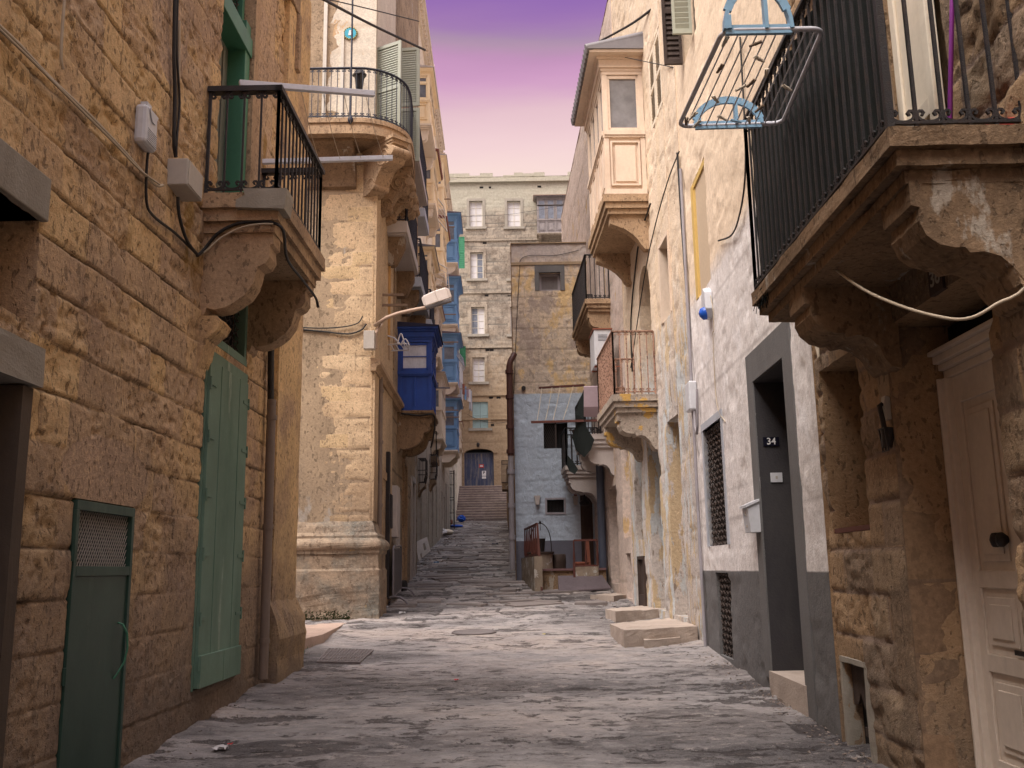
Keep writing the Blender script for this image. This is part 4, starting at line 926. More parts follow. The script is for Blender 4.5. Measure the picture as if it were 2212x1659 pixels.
# ================================================================ CORNER HOUSE BEYOND THE SIDE STREET
PW = Wall((-9.6, 17.4), (-2.6, 17.4), 1); PL = 7.0
LB = Wall((-2.60, 17.4), (-2.84, 28.4), 1)
L1 = thing('corner_house', (-4.5, 20, 0), 'tall limestone corner house with a curved balcony on carved consoles', 'house')
wall_sheet(PW, L1, STONE_P, 0, PL, .3, 9.75, [], .045, course=.293, blk=(.45, 1.05), joint=.02, jw=.014, amp=.010, pit=.008, seed=14, depth=3, back=.6, name='pier', smoothz=None, fine=.8)
wallw = stone('sunny_white_render', [(.64, .58, .48), (.62, .56, .46)], joint=(.5, .42, .32), stain=(.50, .36, .24), stain_amt=.25, off=20, bump=.3, pitc=.1, layers=[((.56, .38, .22), 1.6, .66, .02, (1, 1, .6), -.003)])
wall_sheet(PW, L1, wallw, 0, PL, 9.76, 20.3, [(5.0, 5.9, 10.02, 12.6, .2)], .12, amp=.004, joint=0, pit=.002, seed=15, depth=3, back=.6, name='upper_wall')
holesS = [(1.35, 2.15, .6, 3.4, .35), (4.1, 4.8, 1.0, 3.2, .35), (6.2, 6.9, 1.2, 4.2, .35), (8.6, 9.5, 1.3, 4.0, .35), (2.4, 3.3, 6.0, 8.3, .3), (4.9, 6.4, 5.6, 7.1, .2), (2.6, 3.2, 10.02, 12.8, .3), (7.0, 7.8, 6.2, 8.2, .3), (6.4, 7.2, 10.0, 12.3, .3)]
wall_sheet(LB, L1, STONE_S, .02, 10.5, .3, 20.3, holesS, .06, course=.293, blk=(.5, 1.0), joint=.014, jw=.02, amp=.012, pit=.006, seed=16, depth=6, back=.6)
mb = MB(); mb.box(PW, -.05, PL + .03, 20.3, 20.6, -.3, .16); mb.box(LB, 0, 10.5, 20.3, 20.6, -.3, .18); mb.build('cornice', STONE_T, L1)
# door and window fillings on the side
for i, (a, b, c, d_, dep) in enumerate(holesS):
    if c < 3: door_panel(LB, a, b, c, d_, -dep + .04, L1, [DWOOD, REDW, WOOD, DWOOD][i % 4], 3)
    elif not (4.8 < a < 5): sash_window(LB, a, b, c, d_, -dep + .05, L1, WHITE, GLASSD, 4, 2)
surround(LB, 2.4, 3.3, 6.0, 8.3, L1, STONE_T, .14, .06); surround(LB, 1.35, 2.15, .6, 3.4, L1, STONE_T, .16, .07); surround(LB, 4.1, 4.8, 1.0, 3.2, L1, CONCP, .14, .06); surround(LB, 8.6, 9.5, 1.3, 4.0, L1, CONCP, .14, .05)
surround(LB, 6.2, 6.9, 1.2, 4.2, L1, STONE_T, .12, .05)
# arched surround of the first-floor window
ar = MB()
for k in range(14):
    a0 = math.pi * k / 14; a1 = math.pi * (k + 1) / 14; f = lambda a, r: (2.85 + r * math.cos(a), 8.3 + r * .8 * math.sin(a))
    q = [f(a0, .45), f(a1, .45), f(a1, .62), f(a0, .62)]; ar.hexa([LB.P(x, z, -.02) for x, z in q] + [LB.P(x, z, .07) for x, z in q])
ar.build('window_arch', CONCP, L1)
# string course, plinth and attic mouldings of the pier
for W_, a, b in ((PW, 0, PL + .14), (LB, -.14, 10.4)):
    mb = MB(); mb.prism([(0, 5.25), (.10, 5.25), (.12, 5.34), (.18, 5.37), (.18, 5.45), (0, 5.5)], lambda p: W_.P(a, p[1], p[0] - .02), lambda p: W_.P(b, p[1], p[0] - .02))
    if W_ is LB: mb.build('string_course', STONE_T, L1)
prof = [(0, .2), (.20, .2), (.20, 1.62), (.17, 1.66), (.17, 1.90), (.20, 1.93), (.20, 1.98)] + [(.20 + .055 * math.sin(t * math.pi / 6), 1.98 + .085 * (1 - math.cos(t * math.pi / 6)) / 1) for t in range(1, 6)] + [(.19, 2.17), (.15, 2.20), (.15, 2.24), (.10, 2.30), (.07, 2.42), (.03, 2.5), (0, 2.5)]
mb = MB(); PB = stone('plinth_stone', [(.34, .26, .185), (.30, .23, .165), (.36, .28, .20)], stain=(.14, .10, .075), stain_amt=.75, off=30, bump=.5, fine=20, streak=.8, tint2=(.17, .17, .15),
    layers=[((.24, .06, .045), 1.4, .70, .05, (1, 1, 1.6), .0005), ((.20, .24, .21), 1.0, .68, .06, (1, 1, .5), .0005), ((.42, .30, .15), 2.0, .68, .03, (1, 1, 1), .002)])
p0 = PW.P(0, 0); c1 = Vector((-2.6, 17.4, 0)); p2 = LB.P(.95, 0)
def swept(prof, x):      # profile carried round the corner
    return [p0 + PW.n * x, c1 + PW.n * x + LB.n * x, p2 + LB.n * x]
rings = [[q + Vector((0, 0, z)) for q in swept(prof, x)] for x, z in prof]
vs = [v for r_ in rings for v in r_]; fs = []
for i in range(len(prof) - 1):
    for k in range(2): fs.append((i * 3 + k, i * 3 + k + 1, (i + 1) * 3 + k + 1, (i + 1) * 3 + k))
mb.add(vs, fs); mb.add([r_[2] for r_ in rings] + [p2 + Vector((0, 0, prof[-1][1])), p2 + Vector((0, 0, .2))], [tuple(range(len(prof) + 2))])
o = mb.build('plinth', PB, L1); rough_up(o, 5, .016, 4)
# pilaster strip of the pier on the side face
mb = MB(); mb.box(LB, 0.0, .62, 2.5, 9.7, -.03, .05); rough_up(mb.build('pilaster', STONE_P, L1), 4, .006)
# corner graffiti band is part of the plinth paint; moss tuft along its foot
ms = MB(); rr = random.Random(5)
for k in range(420):
    x = rr.uniform(-4.0, -2.9); y = 17.16 - abs(rr.gauss(0, .04)); z = gz(17.1) + rr.random() ** 2 * .14; a = rr.uniform(0, 6.28); s = rr.uniform(.015, .045)
    ms.add([(x, y, z), (x + s * math.cos(a), y + s * math.sin(a) * .5 - .01, z + s * .3), (x + s * .3, y - .015, z + s)], [(0, 1, 2)])
tag(ms.build('moss', MOSS), kind='stuff')
ms = MB()
for k in range(500):
    t = rr.random(); p = ground(630 + 60 * t, 1420 - 46 * t); x = p.x + rr.gauss(0, .05); y = p.y + rr.gauss(0, .08); z = gz(y); a = rr.uniform(0, 6.28); h = rr.uniform(.03, .10)
    ms.add([(x, y, z), (x + .006, y, z), (x + .03 * math.cos(a), y + .03 * math.sin(a), z + h)], [(0, 1, 2)])
tag(ms.build('grass', LEAF), kind='stuff')

# curved balcony with consoles
B = empty_part('curved_balcony', L1); z0 = 9.98
path = [(-4.9, 16.62), (-3.0, 16.62)]
for k in range(1, 9):
    a = R(90 - k * 90 / 8); path.append((-2.95 + .98 * math.cos(a) + .06, 17.60 + -.98 * math.sin(a)))
path += [(-1.90, 17.75), (-1.93, 18.4), (-2.0, 19.2), (-2.1, 20.0), (-2.16, 20.3)]
inner = [(-4.9, 17.6), (-3.0, 17.6)] + [(-2.7, 17.7 + .05 * k) for k in range(8)] + [(-2.7, 18.2), (-2.7, 18.6), (-2.72, 19.3), (-2.74, 20.0), (-2.74, 20.3)]
def slab_curve(inset, zb, zt, mat, nm):
    mb = MB(); n = len(path); P = []
    for i, (x, y) in enumerate(path):
        t = Vector(path[min(i + 1, n - 1)]) - Vector(path[max(i - 1, 0)]); t = Vector((t.x, t.y, 0)).normalized(); nn = Vector((t.y, -t.x, 0)); q = Vector((x, y, 0)) - nn * inset; P.append(q)
    vs = []
    for i in range(n): vs += [P[i] + Vector((0, 0, zb)), P[i] + Vector((0, 0, zt)), Vector((*inner[i], zt)), Vector((*inner[i], zb))]
    fs = []
    for i in range(n - 1):
        for k in range(4): fs.append((i * 4 + k, (i + 1) * 4 + k, (i + 1) * 4 + (k + 1) % 4, i * 4 + (k + 1) % 4))
    fs += [(0, 1, 2, 3), tuple((n - 1) * 4 + k for k in (3, 2, 1, 0))]
    mb.add(vs, fs); return mb.build(nm, mat, B)
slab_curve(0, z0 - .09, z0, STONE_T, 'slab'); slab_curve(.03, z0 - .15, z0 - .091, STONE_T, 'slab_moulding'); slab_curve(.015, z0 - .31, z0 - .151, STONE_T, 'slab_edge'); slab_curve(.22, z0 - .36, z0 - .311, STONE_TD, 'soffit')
mb = MB(); h = 1.04; acc = 0.0; last = None
pts = []
for i in range(len(path) - 1):
    a, b = Vector((*path[i], z0)), Vector((*path[i + 1], z0)); L = (b - a).length
    m_ = max(1, int(L / .02)); pts += [a.lerp(b, k / m_) for k in range(m_)]
def inset_pt(k, d=.05):
    a = pts[max(k - 6, 0)]; b = pts[min(k + 6, len(pts) - 1)]; t = (b - a).normalized(); nn = Vector((t.y, -t.x, 0)); return pts[k] - nn * d, t
rail = [inset_pt(k)[0] for k in range(0, len(pts), 5)]
mb.tube([p + Vector((0, 0, h)) for p in rail], .022, 5); mb.tube([p + Vector((0, 0, .05)) for p in rail], .012, 4)
k = 0; g = .125; stepn = int(g / .02)
while k < len(pts) - stepn:
    p, t = inset_pt(k); q, t2 = inset_pt(min(k + stepn, len(pts) - 1)); mb.tube([p, p + Vector((0, 0, h))], .009, 4); c = (p + q) / 2; ex = (q - p).normalized(); w_ = (q - p).length * .95
    mb.tube(scroll_pts(c + Vector((0, 0, .06)), ex, Vector((0, 0, 1)), w_), .008, 4, False); mb.tube(scroll_pts(c + Vector((0, 0, h - .02)), ex, Vector((0, 0, 1)), w_, -1), .008, 4, False); k += stepn
pp = at(757, 262, 16.62); mb.tube([pp - Vector((0, 0, .05)), Vector((pp.x, pp.y, 14.5))], .018, 6); mb.lathe([(.02, 0), (.05, .04), (.05, .10), (.02, .14)], (pp.x, pp.y, z0 - .12), 8)
mb.build('railing', IRONB, B)
# cove under the front of the balcony and the carved consoles
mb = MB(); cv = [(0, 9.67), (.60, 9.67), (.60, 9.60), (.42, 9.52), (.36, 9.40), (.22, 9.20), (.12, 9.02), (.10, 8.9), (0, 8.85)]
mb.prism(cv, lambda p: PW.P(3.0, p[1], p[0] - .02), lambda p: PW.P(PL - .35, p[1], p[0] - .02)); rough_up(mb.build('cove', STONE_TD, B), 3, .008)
DG = Wall((-2.68, 17.5), (-2.68 + .7071, 17.5 + .7071), 1)
console(DG, 0, .34, .90, 9.66, .95, B, STONE_T)
for uu, hh in ((.95, .95), (1.75, .85), (2.5, .8)): console(LB, uu, .30, .62, 9.64, hh, B, STONE_T)
# open shutters and fittings on the white upper wall
louvre(LB, 0, .62, z0 + .02, 11.95, 0, L1, LGREEN, f=lambda a, z, o: Vector((-2.62, 17.6, z)) + Vector((.55, -.30, 0)).normalized() * a + Vector((.30, .55, 0)).normalized() * (-o), slats=40)
louvre(LB, 0, .70, z0 + .02, 11.2, 0, L1, LGREEN, f=lambda a, z, o: Vector((-2.55, 18.75, z)) + Vector((1, -.10, 0)).normalized() * a + Vector((-.1, -1, 0)).normalized() * o, slats=26, mid=False)
louvre(LB, 0, .70, 11.25, 12.6, 0, L1, LGREEN, f=lambda a, z, o: Vector((-2.55, 18.75, z)) + Vector((1, -.10, 0)).normalized() * a + Vector((-.1, -1, 0)).normalized() * o, slats=26, mid=False)
sash_window(PW, 5.0, 5.9, 10.02, 12.6, -.15, L1, WHITE, GLASS, 3, 2)
sw = MB(); sw.box(PW, 5.95, 6.02, 10.0, 13.2, 0, .06); sw.box(PW, 6.30, 6.36, 10.0, 12.2, 0, .04); sw.build('downpipe', WHITE, L1)
T = thing('wall_plaque', PW.P(6.66, 12.25, 0), 'round blue ceramic plaque with a wreath rim high on the white balcony wall', 'plaque')
pc = PW.P(*PW.hit(757, 72, .02), .0); T.location = pc - Vector((0, 0, .12))
m_ = MB(); m_.tube([pc, pc - Vector((0, .03, 0))], .115, 24); m_.build('disc', paint('turquoise_glaze', (.08, .42, .55), .1, bump=.05, rough=.2), T)
m_ = MB()
for k in range(18):
    a = k * math.tau / 18; m_.lathe([(.0, -.02), (.018, -.01), (.018, .01), (.0, .02)], pc + Vector((.13 * math.cos(a), -.02, .13 * math.sin(a))), 6)
m_.build('wreath_rim', paint('wreath_glaze', (.35, .33, .12), .3, rough=.3), T)
m_ = MB(); m_.prism([(-.04, -.05), (.05, -.05), (.04, .0), (.01, .03), (.02, .06), (-.02, .06), (-.03, .01)], lambda p: pc + Vector((p[0], -.03, p[1])), lambda p: pc + Vector((p[0], -.04, p[1]))); m_.build('relief', NUMW, T)
T = thing('wall_lantern', at(776, 200, 17.1), 'black six-sided lantern on the white wall behind the curved balcony', 'lantern')
lc = at(776, 196, 17.1); m_ = MB(); m_.lathe([(.03, .0), (.05, .02), (.07, .05), (.10, .30), (.11, .31)], lc, 6); m_.build('glass_body', GLASSD, T)
m_ = MB(); m_.lathe([(.14, .31), (.14, .34), (.06, .44), (.02, .48)], lc, 6); m_.tube([lc + Vector((0, 0, .36)), lc + Vector((0, .15, .42)), lc + Vector((0, .28, .36))], .012, 5); m_.build('cap', IRON, T)
# royal blue closed balcony on one big stone bracket
g_ = gallery(LB, 4.72, 6.35, .80, 5.30, 7.30, L1, DBLUE, CURT, paint('dark_blue_roof', (.02, .02, .05), .2, rough=.7), None, bays=2, two_pane=True, curtain=CURT, panel2=True, over=.16, split=.46, top=.30)
sl = slab(LB, 4.62, 6.45, .86, 5.29, g_, STONE_TD, .16, 'base_moulding')
bracket(LB, 4.85, .26, .80, 5.14, .90, g_, STONE_TD, BR_S); bracket(LB, 6.2, .26, .80, 5.14, .9, g_, STONE_TD, BR_S)
cable('oriel_cable', [LB.P(4.6, 5.22, .1), LB.P(4.58, 5.16, .5), LB.P(4.56, 5.18, .82), LB.P(4.7, 5.05, .88), LB.P(4.75, 4.8, .86), LB.P(4.76, 4.55, .82), LB.P(4.78, 4.42, .78)], .02, RUBBER, 'black cable hooked round the stone base under the royal blue balcony')
# concrete balconies up the side wall
def conc_balcony(W, par, u0, u1, n, z, mat, rmat, th=.26, h=1.0, gap=.16, brk=None, brk_h=.5, prof=BR_D, net=None, r=.01):
    b = empty_part('balcony', par); m_ = MB(); m_.box(W, u0, u1, z - th, z, -.05, n); m_.box(W, u0 + .04, u1 - .04, z - th - .03, z - th - .001, -.05, n - .04); m_.build('slab', mat, b, bevel=.015)
    r_ = MB(); balcony_rail(W, u0 + .03, u1 - .03, n - .04, z, h, gap, r, r_); r_.build('railing', rmat, b)
    if brk: 
        for uu in (u0 + .3, u1 - .3): bracket(W, uu, .24, n * .85, z - th - .02, brk_h, b, brk, prof)
    return b
netm = paint('blue_balcony_screen', (.03, .05, .14), .2, (.3, .32, .4), .5, 20, bump=.3, rough=.8)
def cb(W, par, x0, x1, yt, ln, cm, rm, **k):
    u_, zz = W.hit(x0, yt); n_ = W.cut(x1, yt, u_)[0]; return conc_balcony(W, par, u_, u_ + ln, n_, zz, cm, rm, **k)
cb(LB, L1, 832, 880, 477, 3.0, CONCP, IRONB, brk=STONE_TD, brk_h=.75, gap=.14)
cb(LB, L1, 866, 910, 598, 3.0, CONCB, IRONB, brk=STONE_TD, brk_h=.75, gap=.14)
cb(LB, L1, 880, 904, 322, 3.6, CONCP, IRONB, th=.22)
tp = MB(); tp.tube([LB.P(2.15, 6.4, .05), LB.P(2.15, 9.4, .05)], .05, 8); tp.build('downpipe', TANPIPE, L1)
gp = MB(); gp.tube([LB.P(.75, .9, .08), LB.P(.74, 5.3, .07)], .045, 8); gp.tube([LB.P(.98, 1.2, .05), LB.P(.95, 5.3, .05)], .03, 6)
for z in (1.6, 2.8, 4.0, 5.0): gp.tube([LB.P(.745, z, .08), LB.P(.745, z + .06, .08)], .055, 8)
gp.build('downpipe', PIPEG, L1)
# ================================================================ LEFT ROW FURTHER UP
LC = Wall((-3.16, 27.9), (-3.68, 62), 1)
def row_house(W, u0, u1, z0, z1, mat, label, holes, seed, trim=STONE_T, parapet=.9, step=.12, name='house', cornice=True):
    trim = TRIML
    h = thing(name, W.P((u0 + u1) / 2, z0 - 1, -2), label, 'house')
    wall_sheet(W, h, mat, u0, u1, z0 - 1.5, z1, holes, step, course=.30, blk=(.5, 1.0), joint=.012, jw=.025, amp=.010, pit=.004, seed=seed, depth=7, back=.5)
    if cornice:
        m_ = MB(); m_.box(W, u0 + .01, u1 - .01, z1 - .45, z1 - .25, -.05, .10); m_.box(W, u0 + .005, u1 - .005, z1 - .25, z1 - .1, -.05, .22); m_.box(W, u0, u1, z1 - .1, z1, -.05, .30)
        k = u0 + .2
        while k < u1 - .1: m_.box(W, k, k + .10, z1 - .38, z1 - .24, .0, .20); k += .34
        m_.build('cornice', trim, h)
    return h
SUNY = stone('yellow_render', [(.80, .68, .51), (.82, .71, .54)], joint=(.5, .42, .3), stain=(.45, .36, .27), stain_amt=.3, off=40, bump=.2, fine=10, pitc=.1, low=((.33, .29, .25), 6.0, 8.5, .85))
PALEH = stone('pale_render', [(.66, .63, .52), (.68, .65, .55)], joint=(.45, .42, .33), stain=(.34, .32, .26), stain_amt=.3, off=41, bump=.2, fine=10, pitc=.1)
dk = lambda W, h, a, b, c, d_, mt=DWOOD: door_panel(W, a, b, c, d_, -.25, h, mt, 3)
hh = [(1.0, 1.9, 1.6, 4.2, .3), (3.0, 3.8, 2.2, 4.0, .3), (5.2, 6.1, 1.9, 4.6, .3), (5.0, 5.9, 6.2, 8.4, .25), (6.3, 7.1, 14.6, 17.0, .25)]
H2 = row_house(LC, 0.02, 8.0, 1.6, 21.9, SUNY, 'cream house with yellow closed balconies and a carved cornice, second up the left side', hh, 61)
for q in hh[:3]: dk(LC, H2, *q[:4], mt=random.choice([DWOOD, WOOD, REDW]))
for q in hh[3:]: sash_window(LC, *q[:4], -.2, H2, WHITE, GLASSD, 4, 2)
hh = [(8.7, 9.5, 2.2, 4.9, .3), (11.0, 11.9, 2.5, 5.2, .3), (13.4, 14.2, 3.0, 5.2, .3), (14.5, 15.3, 13, 15.2, .25), (13.6, 14.4, 17.6, 20.0, .25)]
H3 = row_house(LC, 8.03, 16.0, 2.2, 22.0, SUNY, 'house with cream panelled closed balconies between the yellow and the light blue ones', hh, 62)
for q in hh[:3]: dk(LC, H3, *q[:4], mt=random.choice([DWOOD, GREENF, PIPEB]))
for q in hh[3:]: sash_window(LC, *q[:4], -.2, H3, WHITE, GLASSD, 4, 2)
hh = [(17.5, 18.3, 3.0, 5.3, .3), (21.0, 22.0, 3.4, 6.0, .3), (19.4, 20.2, 3.4, 5.2, .3)]
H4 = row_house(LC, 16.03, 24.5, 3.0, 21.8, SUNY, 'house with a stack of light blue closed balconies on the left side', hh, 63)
for q in hh: dk(LC, H4, *q[:4])
hh = [(26, 27, 3.6, 6.2, .3), (29.5, 30.3, 4.0, 6.2, .3), (26, 26.9, 9.5, 11.5, .2), (26, 26.9, 14, 16, .2)]
H5 = row_house(LC, 24.53, 32.6, 3.6, 20.6, PALEH, 'pale green-white house at the foot of the stairs on the left', hh, 64)
for q in hh[:2]: dk(LC, H5, *q[:4])
for q in hh[2:]: sash_window(LC, *q[:4], -.2, H5, WHITE, GLASSD, 4, 2)
H6 = thing('house', (-8, 64, 4), 'plain pale house beside the top of the stairs on the left', 'house')
SX = Wall((-3.72, 62.2), (-3.80, 69.9), 1); wall_sheet(SX, H6, PALEH, 0, 7.7, 3.5, 19, [], .25, amp=.006, pit=.002, seed=66, depth=5)
def gal(W, par, x0, x1, yt, yb, ln, mat, roof=SLATE, **k):
    ym = (yt + yb) / 2; u_ = W.hit(x0, ym)[0]; n_ = max(.35, W.cut(x1, ym, u_)[0]); zt = W.cut((x0 + x1) / 2, yt, u_)[1]; zb = W.cut((x0 + x1) / 2, yb, u_)[1]
    return gallery(W, u_, u_ + ln, n_, zb, zt, par, mat, GLASS, roof, **k)
gal(LC, H2, 894, 928, 150, 268, 2.6, ORANGE, CONCP, brk=TRIML, transom=True, brk_h=.7)
gal(LC, H2, 911, 937, 330, 440, 2.4, ORANGE, TILE, brk=TRIML, transom=True, roof_tile=True)
gal(LC, H3, 934, 957, 474, 590, 2.6, ORANGE, TILE, brk=TRIML, transom=True, roof_tile=True)
gal(LC, H2, 903, 931, 535, 626, 2.6, ORANGE, SLATE, brk=TRIML, transom=True, brk_h=.7)
gal(LC, H2, 925, 947, 660, 768, 2.2, CREAM2, TILE, brk=TRIML, transom=True)
gal(LC, H3, 932, 954, 806, 945, 2.6, CREAM2, CONCP, brk=TRIML, transom=True)
gal(LC, H3, 936, 958, 338, 452, 2.6, ORANGE, CONCP, brk=TRIML, transom=True)
for yt, yb, ne in ((463, 567, 0), (600, 700, 0), (722, 826, 1), (862, 972, 0)):
    gal(LC, H4, 954, 986, yt, yb, 2.6, LBLUE, paint('red_edged_roof_sheet', (.12, .10, .13), .2, rough=.6) if yt == 463 else MATS['red_edged_roof_sheet'], brk=CREAM2 if yt < 800 else TRIML, transom=True, over=.22, brk_h=.5, brk_prof=BR_D)
gal(LC, H5, 976, 994, 912, 966, 2.0, CREAM2, TILE, brk=TRIML)
gal(LC, H5, 975, 997, 780, 862, 2.0, PLASW, SLATE, brk=TRIML)
cb(LC, H2, 887, 918, 449, 1.8, CONCB, IRONB, th=.3, gap=.16)
cb(LC, H2, 889, 932, 690, 1.8, CONCB, IRONB, th=.3, gap=.16)
cb(LC, H2, 893, 916, 610, 1.4, CONCP, IRONB, th=.25, gap=.16)
cb(LC, H3, 930, 944, 985, 1.5, STONE_TD, IRON, th=.25, gap=.16)
for (x, y0, y1, c_) in ((991, 512, 580, 'a'), (993, 748, 792, 'b')):
    p = at(x, (y0 + y1) / 2, 62); za = at(x, y0, 62).z; zb = at(x, y1, 62).z
    louvre(LC, 0, .4, zb, za, 0, H5, GREENS, f=lambda a, z, o, p=p: Vector((p.x + a, p.y - o, z)), slats=16)
# window cages and projecting lattice on the ground floors
for (x0, x1, y0, y1, h_) in ((903, 919, 990, 1042, H2), (928, 941, 982, 1035, H3)):
    u_, zt = LC.hit(x0, y0); zb = LC.hit(x0, y1)[1]; n_ = max(.25, LC.cut(x1, y0, u_)[0]); m_ = MB()
    for k in range(9):
        uu = u_ + .9 * k / 8; m_.tube([LC.P(uu, zb, .02), LC.P(uu, zb + .02, n_ * .8), LC.P(uu, zb + .25, n_), LC.P(uu, zt, n_), LC.P(uu, zt, .02)], .012, 4)
    for k in range(5): m_.tube([LC.P(u_, zb, n_ * k / 5), LC.P(u_, zt, n_ * k / 5)], .012, 4)
    for zz in (zb + .25, (zt + zb) / 2, zt): m_.tube([LC.P(u_, zz, 0), LC.P(u_, zz, n_), LC.P(u_ + .9, zz, n_)], .016, 4)
    m_.build('window_cage', IRON, h_); bracket(LC, u_ + .4, .8, n_ * .9, zb - .02, .45, h_, STONE_TD, BR_Q)
m_ = MB()
u_ = LC.hit(908, 1000)[0]
# tall iron gate standing open across the left edge
T = thing('iron_gate', ground(972, 1128), 'tall black iron gate of upright bars standing open by the foot of the stairs', 'gate')
Yg = 53.0; a = at(962, 1118, Yg); b = at(980, 1118, Yg); zt = at(962, 1018, Yg).z; zb = gz(Yg) + .05; m_ = MB()
GX = Wall((a.x, Yg), (b.x, Yg), 1); Lg = b.x - a.x
for k in range(6): m_.tube([GX.P(Lg * k / 5, zb, 0), GX.P(Lg * k / 5, zt, 0)], .018, 4)
for zz in (zb + .08, zb + .2, (zb + zt) / 2 - .05, (zb + zt) / 2 + .1, zt - .12, zt): m_.bar(GX.P(0, zz, 0), GX.P(Lg, zz, 0), .03)
for k in range(5):
    for zz in ((zb * 1.5 + zt * .5) / 2, (zb * .5 + zt * 1.5) / 2): m_.tube(scroll_pts(GX.P(Lg * (k + .5) / 5, zz, 0), Vector((1, 0, 0)), Vector((0, 0, 1)), Lg / 5), .01, 4, False)
m_.build('bars', IRON, T); m_ = MB()
for x in (-.03, Lg + .03): m_.bar(GX.P(x, zb - .1, 0), GX.P(x, zt + .06, 0), .05)
m_.build('frame', IRON, T)
# wooden drying poles standing out over the street
poles = [(1006, 858, 0, 0)]
def pole(x0, x1, y, Yd, label, x2=None, mat=WOOD, r=.03):
    a = at(x0, y, Yd); b = at(x1, y, Yd + .15); m_ = MB(); m_.bar(a, b, r * 1.6, r * 1.6); return tag(m_.build('drying_pole', mat, bevel=.004), label, 'drying pole', 'timber poles and racks jutting from the left houses')
pole(934, 969, 620, 36.2, 'pale timber pole jutting out just above the street lamp head')
pole(792, 872, 637, 18.6, 'upper of two short grey timber rails beside the corner house wall'); pole(792, 880, 659, 18.6, 'lower of two short grey timber rails beside the corner house wall')
pole(936, 982, 490, 40.0, 'pale timber pole in front of the topmost light blue roof'); pole(934, 975, 430, 40.0, 'timber pole above the topmost light blue balcony')
pole(955, 985, 679, 45.0, 'timber pole at the base of the second light blue balcony')
pole(952, 990, 886, 45.2, 'upper timber pole across the lowest light blue balcony'); pole(952, 992, 901, 45.4, 'lower timber pole across the lowest light blue balcony')
pole(980, 1018, 840, 54, 'timber pole carrying washing by the pale balcony'); pole(930, 972, 838, 37, 'dark beam in front of the cream closed balcony', mat=PIPEB)
pole(949, 990, 739, 45, 'timber pole across the third light blue balcony'); pole(958, 987, 386, 46, 'white timber pole at the top of the left row below the sky', mat=WHITE)
def rack(x0, y0, x1, y1, x2, y2, Yd, label, mat=WHITE):
    a = at(x0, y0, Yd); b = at(x1, y1, Yd + 1.6); c = at(x2, y2, Yd + 1.6); d = a + (c - b); m_ = MB()
    for p, q in ((a, b), (b, c), (c, d), (d, a)): m_.bar(p, q, .04)
    for t in (.2, .4, .6, .8): m_.bar(a.lerp(d, t), b.lerp(c, t), .018)
    return tag(m_.build('drying_rack', mat), label, 'drying rack', 'timber poles and racks jutting from the left houses')
rack(928, 405, 958, 445, 966, 500, 35, 'sloping pale timber drying rack high on the yellow house')
rack(933, 560, 966, 580, 972, 640, 38, 'sloping pale drying rack beside the second light blue balcony')
rack(979, 745, 1000, 775, 1002, 790, 46, 'blue and white drying rack on the third light blue balcony', mat=CONCB)
# washing on the far line
T = thing('washing_line', at(1005, 845, 54.3), 'washing line of pink, blue and white clothes beyond the light blue balconies', 'washing')
rr = random.Random(8); a = at(984, 812, 54.2); 
for i in range(9):
    x = 986 + i * 3.4; yy = 820 + i * 3; p = at(x, yy, 54.3 + i * .06); m_ = MB(); L_ = rr.uniform(.5, 1.3); w_ = rr.uniform(.10, .22)
    m_.add([(p.x, p.y, p.z), (p.x + w_, p.y + .02, p.z), (p.x + w_ * rr.uniform(.8, 1.1), p.y + .05, p.z - L_), (p.x + w_ * .5, p.y, p.z - L_ * rr.uniform(.85, 1.0)), (p.x - w_ * .1, p.y + .04, p.z - L_ * .9)], [(0, 1, 2, 3, 4)])
    m_.add([(p.x, p.y + .02, p.z), (p.x + w_, p.y + .04, p.z), (p.x + w_, p.y + .07, p.z - L_), (p.x, p.y + .06, p.z - L_ * .9)], [(3, 2, 1, 0)])
    m_.build('garment', [CLOTH, WCLOTH, CONCB, TERRA, CLOTH, LBLUE][i % 6], T)
m_ = MB(); m_.tube([at(982, 815, 54.2), at(1018, 850, 55)], .01, 4); m_.build('line', CREAMC, T)

# ================================================================ HOUSE CLOSING THE STREET
FW = Wall((-9, 70), (10, 70), 1)
F0 = thing('tall_stone_building', (0, 72, 6), 'tall grey limestone building with white windows closing the top of the street', 'building')
fx = lambda px, py: FW.hit(px, py)
wins = []
def fwin(x0, x1, y0, y1): a = fx(x0, y1); b = fx(x1, y0); return (a[0], b[0], a[1], b[1])
W1 = [fwin(1014, 1042, 434, 490), fwin(1096, 1124, 434, 490), fwin(1016, 1044, 545, 602), fwin(1102, 1130, 545, 602), fwin(1018, 1047, 663, 722), fwin(1103, 1131, 663, 722), fwin(1021, 1047, 772, 825), fwin(1105, 1131, 772, 825), fwin(1021, 1054, 868, 925), fwin(1108, 1138, 868, 925), fwin(1180, 1206, 545, 602), fwin(1182, 1208, 663, 722), fwin(935, 962, 545, 602), fwin(935, 962, 663, 722)]
gate = fwin(1003, 1066, 968, 1052)
fh = [(*q, .28) for q in W1] + [(*gate[:3], gate[3], .5)]
wall_sheet(FW, F0, STONE_F, 0, 19, 4.0, fx(1100, 381)[1], fh, .085, course=.31, blk=(.5, 1.0), joint=.02, jw=.03, amp=.016, pit=.008, seed=71, depth=8, fine=.6, back=.6)
